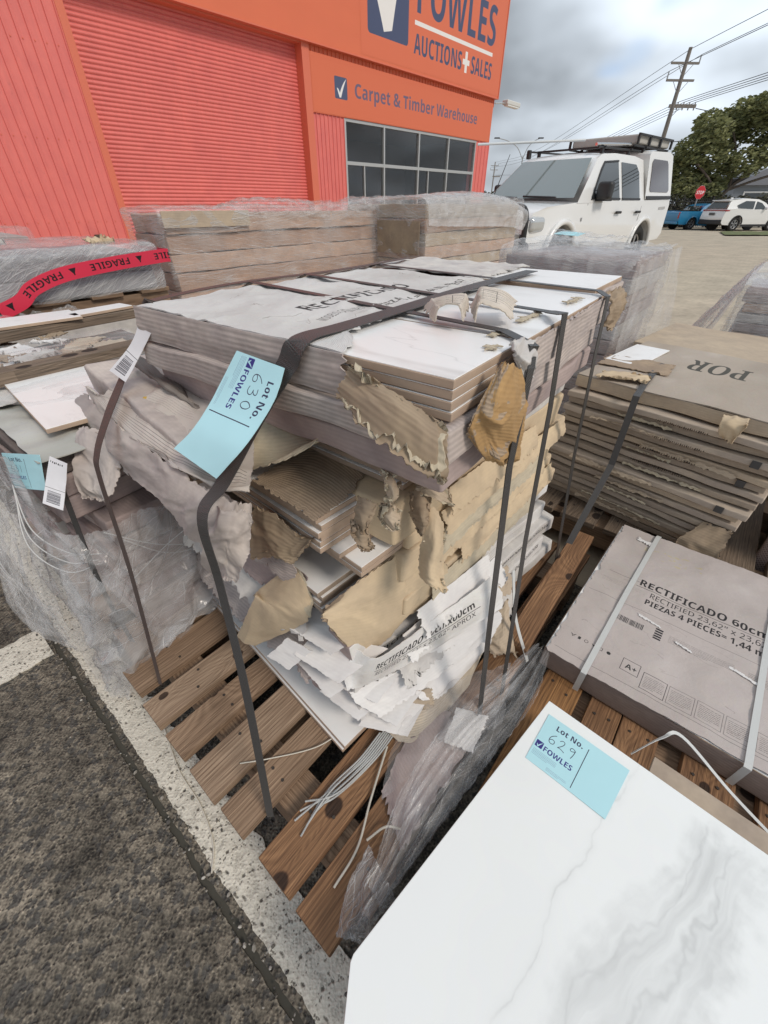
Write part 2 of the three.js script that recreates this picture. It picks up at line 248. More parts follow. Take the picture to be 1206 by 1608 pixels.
// ---- porcelain
function marble(seed, strong) { return dtex(1024, 1024, (u, v) => { const wx = fbm(u * 2.4, v * 2.4, seed, 5) * 0.55, x = u * 0.8 + v * 0.62 + wx; const vein = Math.pow(1 - Math.abs(Math.sin((x * 2.1 + seed) * Math.PI)), 26) * (0.5 + fbm(u * 3, v * 3, seed + 3, 3)); const cl = sstep(0.05, 0.4, fbm(u * 1.6 + 3, v * 2.6, seed + 6, 5)) * strong; const l = 0.95 - clamp(vein, 0, 1) * 0.1 * (0.4 + strong) - cl * 0.14 + fbm(u * 30, v * 30, seed, 2) * 0.008; return [l, l * (0.998 - cl * 0.012), l * (0.994 - cl * 0.022)]; }); }
// the big slab: one fine long vein and a broad grey cloud with a hard outline
const slabMarble = dtex(1024, 1024, (u, v) => {
  const a = v * 0.66 - 0.09, b = u * 0.68 - 0.09, w = fbm(u * 5, v * 5, 2.2, 5) * 0.03, w2 = fbm(u * 14, v * 14, 3.3, 4) * 0.012;
  const d1 = b - (0.078 + 0.125 * a + w + w2), vein = (Math.exp(-d1 * d1 / 0.0000022) + 0.35 * Math.exp(-d1 * d1 / 0.00006)) * (0.4 + 0.9 * fbm(u * 12, v * 12, 4, 3)) * sstep(0.02, 0.14, a);
  const wd = fbm(u * 5, v * 3, 5.5, 5) * 0.06, c = 0.165 + 0.27 * a + wd, e = b - c, st = fbm(e * 60 + 4, a * 5, 6.1, 4), ed = fbm(u * 30, v * 30, 1.5, 4) * 0.02, cl = sstep(-0.075, -0.03, e + ed) * (1 - sstep(0.03, 0.075, e + ed * 1.4)) * sstep(0.02, 0.2, a + wd) * (1 - sstep(0.47, 0.53, a + ed * 2));
  const d2 = e - 0.012 + fbm(u * 10, v * 10, 3, 4) * 0.03, v2 = Math.exp(-d2 * d2 / 0.000008) * cl, d3 = e + 0.03 + fbm(u * 8, v * 8, 6, 4) * 0.03, v3 = Math.exp(-d3 * d3 / 0.000006) * cl;
  const dirt = fbm(u * 70, v * 70, 9, 2) > 0.52 && fbm(u * 4, v * 4, 2, 2) > 0.1 ? 0.12 : 0, soft = fbm(u * 2.5 + 3, v * 2.5, 4.4, 4);
  const l = 0.952 - clamp(vein, 0, 1) * 0.1 - cl * (0.075 + st * 0.13) - v2 * 0.05 - v3 * 0.04 - dirt - Math.max(0, soft) * 0.03; return [l * 0.988, l, l * 0.998];
});
M.glaze = phy({ map: marble(4, 0.25), roughness: 0.36, clearcoat: 0.1, clearcoatRoughness: 0.2 });
M.glazeVein = phy({ map: marble(9, 0.9), roughness: 0.32, clearcoat: 0.12, clearcoatRoughness: 0.2 });
M.glazeBig = phy({ map: slabMarble, roughness: 0.3, clearcoat: 0.2, clearcoatRoughness: 0.3 });
M.biscuit = std(board([0.70, 0.615, 0.54], { ridge: 0, blot: 0.07, seed: 41, bs: 0.0006 }));
M.biscuitDusty = std(board([0.66, 0.60, 0.54], { ridge: 0, blot: 0.1, seed: 44, bs: 0.0008 }));
// ---- strapping
const weave = dtex(64, 64, (u, v) => { const h = 0.5 + 0.5 * Math.sin(v * Math.PI * 2 * 8) * Math.cos(u * Math.PI * 2 * 4); return [h, h, h]; }, { srgb: false, rep: [1 / 0.02, 1 / 0.02] });
M.strapBrown = std({ color: lin(0.085, 0.062, 0.055), roughness: 0.42, bumpMap: weave, bumpScale: 0.0006 });
M.strapGrey = std({ color: lin(0.06, 0.057, 0.056), roughness: 0.38, bumpMap: weave, bumpScale: 0.0006 });
M.strapBlack = std({ color: lin(0.04, 0.038, 0.037), roughness: 0.33, bumpMap: weave, bumpScale: 0.0004 });
M.strapWhite = std({ color: lin(0.6, 0.61, 0.6), roughness: 0.35, bumpMap: weave, bumpScale: 0.0004 });
M.string = std({ color: lin(0.62, 0.58, 0.5), roughness: 0.6 });
// ---- stretch film: thin and clear; white streaks are milky folds with highlights painted in
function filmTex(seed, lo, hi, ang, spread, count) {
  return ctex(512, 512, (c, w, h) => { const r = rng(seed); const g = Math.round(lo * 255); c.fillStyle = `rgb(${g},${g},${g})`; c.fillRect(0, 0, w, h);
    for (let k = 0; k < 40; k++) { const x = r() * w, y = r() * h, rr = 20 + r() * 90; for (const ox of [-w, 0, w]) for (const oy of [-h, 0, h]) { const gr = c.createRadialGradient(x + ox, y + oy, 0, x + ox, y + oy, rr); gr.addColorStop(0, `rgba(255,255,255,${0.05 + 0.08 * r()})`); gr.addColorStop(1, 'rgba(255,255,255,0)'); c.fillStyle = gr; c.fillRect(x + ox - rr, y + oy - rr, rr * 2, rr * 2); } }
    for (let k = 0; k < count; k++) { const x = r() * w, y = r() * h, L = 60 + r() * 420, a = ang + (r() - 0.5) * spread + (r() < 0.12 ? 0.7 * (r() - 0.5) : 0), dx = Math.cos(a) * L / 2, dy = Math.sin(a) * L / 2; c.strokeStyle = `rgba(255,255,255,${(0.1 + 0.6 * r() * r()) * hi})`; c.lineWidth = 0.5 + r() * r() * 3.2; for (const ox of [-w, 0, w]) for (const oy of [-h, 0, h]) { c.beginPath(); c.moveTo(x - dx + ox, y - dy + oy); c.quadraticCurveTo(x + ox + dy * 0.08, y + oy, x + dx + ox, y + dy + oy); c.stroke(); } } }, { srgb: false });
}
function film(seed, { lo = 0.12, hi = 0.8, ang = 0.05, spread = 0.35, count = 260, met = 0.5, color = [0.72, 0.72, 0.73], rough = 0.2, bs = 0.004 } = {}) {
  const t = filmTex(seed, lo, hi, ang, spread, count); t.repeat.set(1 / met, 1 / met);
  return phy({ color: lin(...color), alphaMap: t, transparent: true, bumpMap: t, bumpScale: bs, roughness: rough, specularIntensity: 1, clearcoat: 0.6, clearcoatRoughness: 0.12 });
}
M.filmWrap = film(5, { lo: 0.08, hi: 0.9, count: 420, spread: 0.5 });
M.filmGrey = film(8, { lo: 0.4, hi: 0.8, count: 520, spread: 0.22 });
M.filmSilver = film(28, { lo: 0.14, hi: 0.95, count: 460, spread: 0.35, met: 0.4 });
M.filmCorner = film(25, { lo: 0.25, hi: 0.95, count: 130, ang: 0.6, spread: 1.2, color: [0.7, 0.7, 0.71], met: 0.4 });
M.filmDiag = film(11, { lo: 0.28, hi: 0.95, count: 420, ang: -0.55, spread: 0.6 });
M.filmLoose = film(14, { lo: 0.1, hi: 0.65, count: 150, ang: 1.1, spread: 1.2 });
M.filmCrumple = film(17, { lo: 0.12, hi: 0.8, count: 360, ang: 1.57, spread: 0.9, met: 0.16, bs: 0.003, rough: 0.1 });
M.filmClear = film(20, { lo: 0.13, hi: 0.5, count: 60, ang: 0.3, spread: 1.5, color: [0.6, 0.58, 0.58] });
// ---- print helpers
const specks = (c, w, h, r, n, col, s = 1.6) => { for (let k = 0; k < n; k++) { c.fillStyle = `rgba(${col},${0.05 + r() * 0.25})`; c.fillRect(r() * w, r() * h, r() * s + 0.4, r() * s + 0.4); } };
function paperBase(c, w, h, col, seed) { const r = rng(seed); c.fillStyle = `rgb(${col})`; c.fillRect(0, 0, w, h); for (let k = 0; k < 90; k++) { const x = r() * w, y = r() * h, q = 20 + r() * w * 0.18; const g = c.createRadialGradient(x, y, 0, x, y, q); const d = r() < 0.5 ? '120,108,98' : '255,252,246'; g.addColorStop(0, `rgba(${d},${0.03 + r() * 0.07})`); g.addColorStop(1, `rgba(${d},0)`); c.fillStyle = g; c.fillRect(x - q, y - q, q * 2, q * 2); } specks(c, w, h, r, w * h / 160, '90,80,72'); return r; }
const lines = (c, x, y, w, n, gap, r, ink = '60,56,54', lw = 1) => { for (let k = 0; k < n; k++) { c.strokeStyle = `rgba(${ink},${0.5 + r() * 0.3})`; c.lineWidth = lw; let p = x; while (p < x + w * (k === n - 1 ? 0.6 : 1)) { const q = p + 5 + r() * 22; c.beginPath(); c.moveTo(p, y + k * gap); c.lineTo(Math.min(q, x + w), y + k * gap); c.stroke(); p = q + 3; } } };
function barcode(c, x, y, w, h, r) { c.fillStyle = '#28262a'; let p = x; while (p < x + w) { const b = 1 + Math.floor(r() * 4); c.fillRect(p, y, b, h); p += b + 1 + Math.floor(r() * 4); } }
const tick = (c, x, y, s, bg, fg) => { c.fillStyle = bg; c.beginPath(); c.roundRect ? c.roundRect(x, y, s, s, s * 0.08) : c.rect(x, y, s, s); c.fill(); c.fillStyle = fg; c.beginPath(); c.moveTo(x + s * 0.17, y + s * 0.52); c.quadraticCurveTo(x + s * 0.3, y + s * 0.5, x + s * 0.4, y + s * 0.72); c.quadraticCurveTo(x + s * 0.6, y + s * 0.3, x + s * 0.95, y + s * 0.03); c.quadraticCurveTo(x + s * 0.68, y + s * 0.45, x + s * 0.48, y + s * 0.93); c.lineTo(x + s * 0.36, y + s * 0.93); c.closePath(); c.fill(); };
const tagTex = (num, seed) => ctex(768, 540, (c, w, h) => { // landscape card: printed half left, blank half right
  c.fillStyle = '#b7e3ec'; c.fillRect(0, 0, w, h); const r = rng(seed);
  c.fillStyle = '#343552'; c.font = 'bold 78px sans-serif'; c.fillText('Lot No.', 112, 112);
  c.strokeStyle = '#32324a'; c.lineWidth = 6; c.fillStyle = '#32324a'; c.font = '128px sans-serif'; c.lineCap = c.lineJoin = 'round'; [...num].forEach((ch, k) => { const x = 96 + k * 92, y = 160, q = (...p) => { c.beginPath(); c.moveTo(x + p[0], y + p[1]); for (let i = 2; i < p.length; i += 4) c.quadraticCurveTo(x + p[i], y + p[i + 1], x + p[i + 2], y + p[i + 3]); c.stroke(); };
    if (ch === '6') q(52, 0, 6, 30, 6, 70, 8, 104, 36, 104, 66, 98, 56, 66, 36, 46, 8, 76); if (ch === '2') q(6, 24, 26, -8, 46, 12, 58, 36, 6, 96, 34, 86, 70, 104); if (ch === '9') q(60, 20, 26, -6, 14, 26, 18, 58, 56, 26, 60, 24, 60, 24, 58, 70, 46, 108); if (ch === '3') q(8, 10, 56, -8, 46, 26, 40, 44, 20, 48, 66, 46, 52, 84, 38, 108, 4, 94); if (ch === '0') q(34, 4, -6, 40, 20, 88, 44, 112, 58, 66, 62, 14, 34, 4); if (ch === '1') q(26, 10, 28, 60, 24, 104); });
  tick(c, 14, 306, 70, '#33307e', '#b7e3ec'); c.fillStyle = '#33307e'; c.font = 'bold 74px sans-serif'; c.fillText('FOWLES', 92, 376, 300);
  lines(c, 20, 404, 230, 5, 13, r, '60,70,110', 2.4); lines(c, 190, 492, 190, 3, 12, r, '60,70,110', 2.2);
  c.fillStyle = '#31304a'; c.fillRect(424, 70, 7, 440);
});
// ---------------------------------------------------------------- ground
const gy = z => -0.011 * Math.max(0, -z - 3);
{
  const g = new THREE.PlaneGeometry(900, 900, 60, 300).rotateX(-Math.PI / 2), p = g.attributes.position, uv = g.attributes.uv;
  for (let i = 0; i < p.count; i++) { let z = p.getZ(i); const s = Math.sign(z), q = Math.abs(z) / 450; z = s * (q * q * 449 + q); p.setZ(i, z); let x = p.getX(i); x = Math.sign(x) * (Math.pow(Math.abs(x) / 450, 2) * 449 + Math.abs(x) / 450); p.setX(i, x); p.setY(i, -0.03 + gy(z)); uv.setXY(i, x, z); }
  g.computeVertexNormals(); structure('ground', g, M.concrete, false);
}
// worn asphalt beside the kerb line: two slabs with a jointed crack between them, paint on top
function edgeSlab(e0, e1, y0, y1, b0, b1, n, nx) { // e0(b), e1(b): edges; solid with side walls
  const pos = [], uv = [], idx = [];
  for (const [y] of [[y1], [y0]]) for (let j = 0; j <= n; j++) { const b = mix(b0, b1, j / n), A0 = e0(b), A1 = e1(b); for (let i = 0; i <= nx; i++) { const a = mix(A0, A1, i / nx); pos.push(a, y, b); uv.push(a, b); } }
  const w = nx + 1, o = (n + 1) * w;
  for (let j = 0; j < n; j++) for (let i = 0; i < nx; i++) { const q = j * w + i; idx.push(q, q + w, q + 1, q + 1, q + w, q + w + 1); }
  for (let j = 0; j < n; j++) for (const i of [0, nx]) { const q = j * w + i; idx.push(q, q + w, q + o, q + w, q + w + o, q + o); }
  const g = new THREE.BufferGeometry(); g.setAttribute('position', new THREE.Float32BufferAttribute(pos, 3)); g.setAttribute('uv', new THREE.Float32BufferAttribute(uv, 2)); g.setIndex(idx); const f = g.toNonIndexed(); f.computeVertexNormals(); return f;
}
const ck = (b, s) => -0.068 + 0.006 * fbm(b * 9, s, 1, 4) + 0.004 * fbm(b * 60, s, 2, 3);
const crackL = b => ck(b, 1) - 0.006 + 0.006 * fbm(b * 70, 3, 2, 4), crackR = b => ck(b, 1) + 0.006 + 0.006 * fbm(b * 70, 8, 2, 4);
structure('asphalt', edgeSlab(() => -6, crackL, -0.028, 0, -7, 1.2, 900, 2), M.asphalt);
structure('asphalt_001', edgeSlab(crackR, () => 1.15, -0.028, 0, -7, 1.2, 900, 2), M.asphalt);
structure('crack_sealant', edgeSlab(b => crackL(b) - 0.003, b => crackR(b) + 0.003, -0.027, -0.004, -6.9, 1.1, 500, 1), M.sealant);
const pe = (b, k, am) => am * fbm(b * 40, k, 5, 4);
structure('painted_line', edgeSlab(b => crackR(b) + 0.014 - 0.006 * b * 0 + pe(b, 1, 0.006), b => 0.037 + pe(b, 2, 0.02), 0.001, 0.004, -6.9, 1.1, 900, 2), M.paint);
structure('painted_line_001', (() => { const g = edgeSlab(x => -1.298 + pe(x, 4, 0.012), x => -1.166 + pe(x, 6, 0.012), 0.001, 0.004, -3, -0.082, 400, 2); const p = g.attributes.position, u = g.attributes.uv; for (let i = 0; i < p.count; i++) { const a = p.getX(i), b = p.getZ(i); p.setXYZ(i, b, p.getY(i), a); u.setXY(i, b, a); } g.computeVertexNormals(); return g; })(), M.paint);

// ---------------------------------------------------------------- warehouse
{
  const T = wthing('warehouse', 'orange and salmon metal clad warehouse with tall roller door and sign fascia', 'building', [0, 0, 0], rad(48.3));
  // painted sheet metal: faint chalking, rain streaks and grime with an outline of their own
  const metal = (c, seed, amt) => std({ map: dtex(512, 512, (u, v) => { const st = tfbm(u * 6, v, 8, seed) * 0.6 + tfbm(u * 20, v, 8, seed + 3) * 0.4, b = tfbm(u, v, 8, seed + 5), g = sstep(0.26, 0.4, tfbm(u * 3, v, 16, seed + 8)); const l = 1 + st * amt + b * amt * 0.8 - g * 0.05; return [c[0] * l, c[1] * l * (1 + b * 0.03), c[2] * l]; }, { rep: [1 / 2.6, 1 / 2.6] }), roughness: 0.5 });
  const cladMat = metal([0.865, 0.462, 0.437], 51, 0.07), doorMat = metal([0.87, 0.455, 0.43], 52, 0.08), orange = metal([0.855, 0.443, 0.31], 53, 0.05);
  const trim = std({ color: lin(0.68, 0.17, 0.10), roughness: 0.45 });
  const alu = std({ color: lin(0.55, 0.55, 0.54), roughness: 0.35, metalness: 0.6 });
  const glass = phy({ color: lin(0.03, 0.035, 0.04), roughness: 0.03, specularIntensity: 1, clearcoat: 1, clearcoatRoughness: 0.02 });
  const Z = -12.64, B = -0.35;
  // vertical ribbed sheets: profile extruded upward
  const ribbed = (x0, x1, y0, y1, z, pitch, dep) => { const s = []; const n = Math.round((x1 - x0) / pitch); for (let i = 0; i < n; i++) { const x = x0 + (x1 - x0) * i / n, p = (x1 - x0) / n; s.push([x, 0], [x + p * 0.74, 0], [x + p * 0.80, dep], [x + p * 0.92, dep], [x + p * 0.98, 0]); } s.push([x1, 0]); const pos = [], uv = [], idx = []; s.forEach(([x, d]) => { pos.push(x, y0, z + d, x, y1, z + d); uv.push(x, y0, x, y1); }); for (let i = 0; i < s.length - 1; i++) { const q = i * 2; idx.push(q, q + 2, q + 1, q + 1, q + 2, q + 3); } const g = new THREE.BufferGeometry(); g.setAttribute('position', new THREE.Float32BufferAttribute(pos, 3)); g.setAttribute('uv', new THREE.Float32BufferAttribute(uv, 2)); g.setIndex(idx); const f = g.toNonIndexed(); f.computeVertexNormals(); return f; };
  // solid core behind the sheets
  part(T, 'wall', merge([box(-14, 4.86, B, 7.6, Z - 0.3, Z - 0.02), box(11.0, 12.32, B, 4.5, Z - 0.3, Z - 0.02), box(20.1, 21.2, B, 4.5, Z - 0.3, Z - 0.02), box(4.86, 21.2, 4.62, 7.6, Z - 0.3, Z - 0.03), box(12.32, 20.1, 3.16, 4.62, Z - 0.3, Z - 0.03), box(20.95, 21.2, B, 7.6, Z - 12, Z - 0.3), box(-14, 21.2, B, 7.6, Z - 12.2, Z - 12), box(-14, 21.2, 7.6, 7.7, Z - 12.2, Z + 0.1)]), cladMat);
  for (let k = 0; k < 24; k++) { const x0 = -14 + k * 0.78 + 0.08; if (x0 + 0.78 > 4.86) continue; part(T, 'cladding_sheet', ribbed(x0, x0 + 0.78, B, 4.56, Z, 0.195, 0.028), cladMat); }
  part(T, 'cladding_sheet', ribbed(11.02, 12.3, B, 3.18, Z, 0.16, 0.026), cladMat);
  part(T, 'cladding_sheet', ribbed(20.1, 21.2, B, 3.18, Z, 0.27, 0.03), cladMat);
  part(T, 'cladding_sheet', ribbed(11.0, 21.2, 4.3, 4.62, Z - 0.01, 0.16, 0.026), orange, 'orange ribbed strip in the shadow under the fascia');
  { const l = []; for (let k = 0; k < 26; k++) for (const y of [0.7, 2.1, 3.5]) { const x = 4.62 - k * 0.195; l.push(new THREE.CylinderGeometry(0.011, 0.011, 0.012, 6).rotateX(Math.PI / 2).translate(x, y, Z + 0.006)); } const m = part(T, 'screw_heads', merge(l), trim); m.userData.kind = 'stuff'; }
  part(T, 'corner_trim', merge([box(4.78, 4.93, B, 4.6, Z - 0.02, Z + 0.045), box(4.9, 4.935, B, 4.6, Z - 0.28, Z + 0.04)]), trim);
  part(T, 'door_jamb', merge([box(10.76, 11.02, B, 4.56, Z - 0.3, Z + 0.05)]), trim);
  part(T, 'door_head', box(4.93, 10.76, 4.5, 4.62, Z - 0.34, Z + 0.02), trim);
  // roller door: horizontal corrugated curtain
  { const pos = [], uv = [], idx = [], N = 62, y0 = B, y1 = 4.55, per = 6; let n = 0; for (let k = 0; k <= N * per; k++) { const y = mix(y0, y1, k / (N * per)), d = 0.028 * Math.pow(Math.abs(Math.sin(k / per * Math.PI)), 0.7); pos.push(4.93, y, Z - 0.25 + d, 10.77, y, Z - 0.25 + d); uv.push(0, y, 5.84, y); if (k) { const q = (k - 1) * 2; idx.push(q, q + 1, q + 2, q + 1, q + 3, q + 2); } } part(T, 'roller_door', geom(pos, uv, idx), doorMat); }
  // upper fascia with printed sign, standing proud of the wall
  const fx0 = -14, fx1 = 21.25, fy0 = 4.56, fy1 = 7.7;
  part(T, 'fascia', box(fx0, fx1, fy0, fy1, Z + 0.0, Z + 0.14), orange);
  const signU = ctex(2048, 768, (c, w, h) => { // s 13.0..21.2 (8.2 m), y 4.62..7.69
    c.fillStyle = 'rgb(218,113,79)'; c.fillRect(0, 0, w, h); const X = s => (s - 13) / 8.2 * w, Y = y => (7.69 - y) / 3.07 * h;
    const blue = '#47506f', white = '#e8e6e4'; c.fillStyle = blue; c.beginPath(); c.roundRect(X(13.3), Y(7.55), X(15.2) - X(13.3), Y(5.1) - Y(7.55), 26); c.fill();
    c.fillStyle = white; c.beginPath(); c.moveTo(X(13.35), Y(6.45)); c.lineTo(X(13.75), Y(6.45)); c.quadraticCurveTo(X(14.0), Y(6.3), X(14.12), Y(5.9)); c.quadraticCurveTo(X(14.5), Y(6.9), X(15.25), Y(7.65)); c.quadraticCurveTo(X(14.75), Y(6.6), X(14.4), Y(5.3)); c.lineTo(X(14.02), Y(5.22)); c.quadraticCurveTo(X(13.75), Y(5.8), X(13.35), Y(6.45)); c.fill();
    c.fillStyle = blue; c.font = `bold ${Y(5.9) - Y(7.3)}px sans-serif`; c.save(); c.translate(X(15.5), Y(5.9)); const tw = c.measureText('FOWLES').width; c.scale((X(20.55) - X(15.5)) / tw, 1); c.fillText('FOWLES', 0, 0); c.restore();
    c.fillStyle = white; c.fillRect(X(15.52), Y(5.73), X(20.42) - X(15.52), Y(5.63) - Y(5.73));
    c.fillStyle = blue; c.font = `bold ${(Y(5.0) - Y(5.52)) * 1.22}px sans-serif`; const put = (t, a, b) => { c.save(); c.translate(X(a), Y(5.0)); c.scale((X(b) - X(a)) / c.measureText(t).width, 1); c.fillText(t, 0, 0); c.restore(); }; put('AUCTIONS', 15.5, 18.35); put('SALES', 18.95, 20.5);
    c.fillStyle = white; c.fillRect(X(18.4), Y(5.3), X(18.85) - X(18.4), Y(5.16) - Y(5.3)); c.fillRect(X(18.55), Y(5.5), X(18.7) - X(18.55), Y(4.96) - Y(5.5)); });
  const plate = (x0, x1, y0, y1, z) => { const g = new THREE.PlaneGeometry(x1 - x0, y1 - y0).translate((x0 + x1) / 2, (y0 + y1) / 2, z); return g; };
  part(T, 'sign_panel', plate(13.0, 21.2, 4.62, 7.69, Z + 0.144), std({ map: signU, roughness: 0.45 }), 'fascia sign with tick emblem, large blue letters and white rule');
  part(T, 'fascia_trim', merge([box(fx0, fx1, 4.53, 4.56, Z, Z + 0.16), box(21.22, 21.27, 4.53, 7.7, Z + 0.1, Z + 0.16)]), trim);
  // lower sign band
  const signL = ctex(2048, 272, (c, w, h) => { c.fillStyle = 'rgb(216,112,78)'; c.fillRect(0, 0, w, h); const X = s => (s - 11.05) / 9.95 * w, Y = y => (4.44 - y) / 1.24 * h; tick(c, X(11.93), Y(4.07), Y(3.58) - Y(4.07), '#4d5674', '#e6e6e6'); c.fillStyle = '#6a5f78'; c.font = `bold ${(Y(3.68) - Y(4.06)) * 1.2}px sans-serif`; c.save(); c.translate(X(12.75), Y(3.68)); const t = 'Carpet & Timber Warehouse'; c.scale((X(19.95) - X(12.75)) / c.measureText(t).width, 1); c.fillText(t, 0, 0); c.restore(); });
  part(T, 'sign_band', box(11.03, 21.1, 3.18, 4.4, Z + 0.002, Z + 0.04), orange);
  part(T, 'sign_panel', plate(11.05, 21.0, 3.2, 4.4, Z + 0.044), std({ map: signL, roughness: 0.45 }), 'lower sign band with tick emblem and shop lettering');
  // shopfront
  const mull = [12.34, 14.2, 16.17, 18.09, 20.08];
  mull.forEach(x => part(T, 'mullion', box(x - 0.035, x + 0.035, B, 3.16, Z - 0.1, Z + 0.01), alu));
  part(T, 'transom', box(12.3, 20.1, 2.06, 2.15, Z - 0.09, Z + 0.006), alu); part(T, 'transom', box(12.3, 20.1, 3.1, 3.17, Z - 0.09, Z + 0.006), alu);
  for (const x of [13.2, 16.85]) part(T, 'door_stile', box(x - 0.025, x + 0.025, B, 2.06, Z - 0.07, Z - 0.01), alu);
  for (let k = 0; k < 4; k++) { for (const [y0, y1] of [[B, 2.06], [2.15, 3.1]]) part(T, 'pane', box(mull[k] + 0.035, mull[k + 1] - 0.035, y0, y1, Z - 0.06, Z - 0.05), phy({ color: lin(0.9, 0.93, 0.93), transmission: 1, thickness: 0, roughness: 0.01, ior: 1.5 })); }
  part(T, 'shop_interior', merge([box(12.2, 20.2, B, 3.2, Z - 4, Z - 3.9), box(12.2, 12.3, B, 3.2, Z - 4, Z - 0.3), box(20.1, 20.2, B, 3.2, Z - 4, Z - 0.3), box(12.2, 20.2, 3.18, 3.25, Z - 4, Z - 0.3)]), std({ color: lin(0.10, 0.06, 0.055), roughness: 0.9 }));
  part(T, 'counter', rbox(2.2, 1.3, 0.6, 0.03, 17.2, 0.3, Z - 2), std({ color: lin(0.03, 0.18, 0.42), roughness: 0.5 }));
  part(T, 'counter', rbox(1.2, 1.5, 0.5, 0.03, 14.9, 0.4, Z - 1.6), std({ color: lin(0.3, 0.05, 0.05), roughness: 0.5 }));
  part(T, 'door_tap', merge([box(4.05, 4.2, 0.3, 0.46, Z + 0.03, Z + 0.1), cyl([4.12, 0.38, Z + 0.1], [4.12, 0.38, Z + 0.14], 0.04)]), std({ color: lin(0.12, 0.09, 0.07), roughness: 0.5, metalness: 0.5 }), 'small metal outlet on the ribbed wall');
  const L = wthing('wall_lamp', 'white tube lamp on an arm sticking out from the orange warehouse corner', 'lamp', [0, 0, 0], rad(48.3));
  part(L, 'arm', cyl([21.2, 4.42, Z + 0.05], [21.75, 4.47, Z + 0.2], 0.02), alu); part(L, 'housing', rbox(1.15, 0.16, 0.28, 0.04, 22.3, 4.5, Z + 0.22), std({ color: lin(0.62, 0.62, 0.6), roughness: 0.5 })); part(L, 'diffuser', rbox(1.0, 0.06, 0.2, 0.02, 22.3, 4.41, Z + 0.24), std({ color: lin(0.8, 0.8, 0.78), roughness: 0.3 }));
}
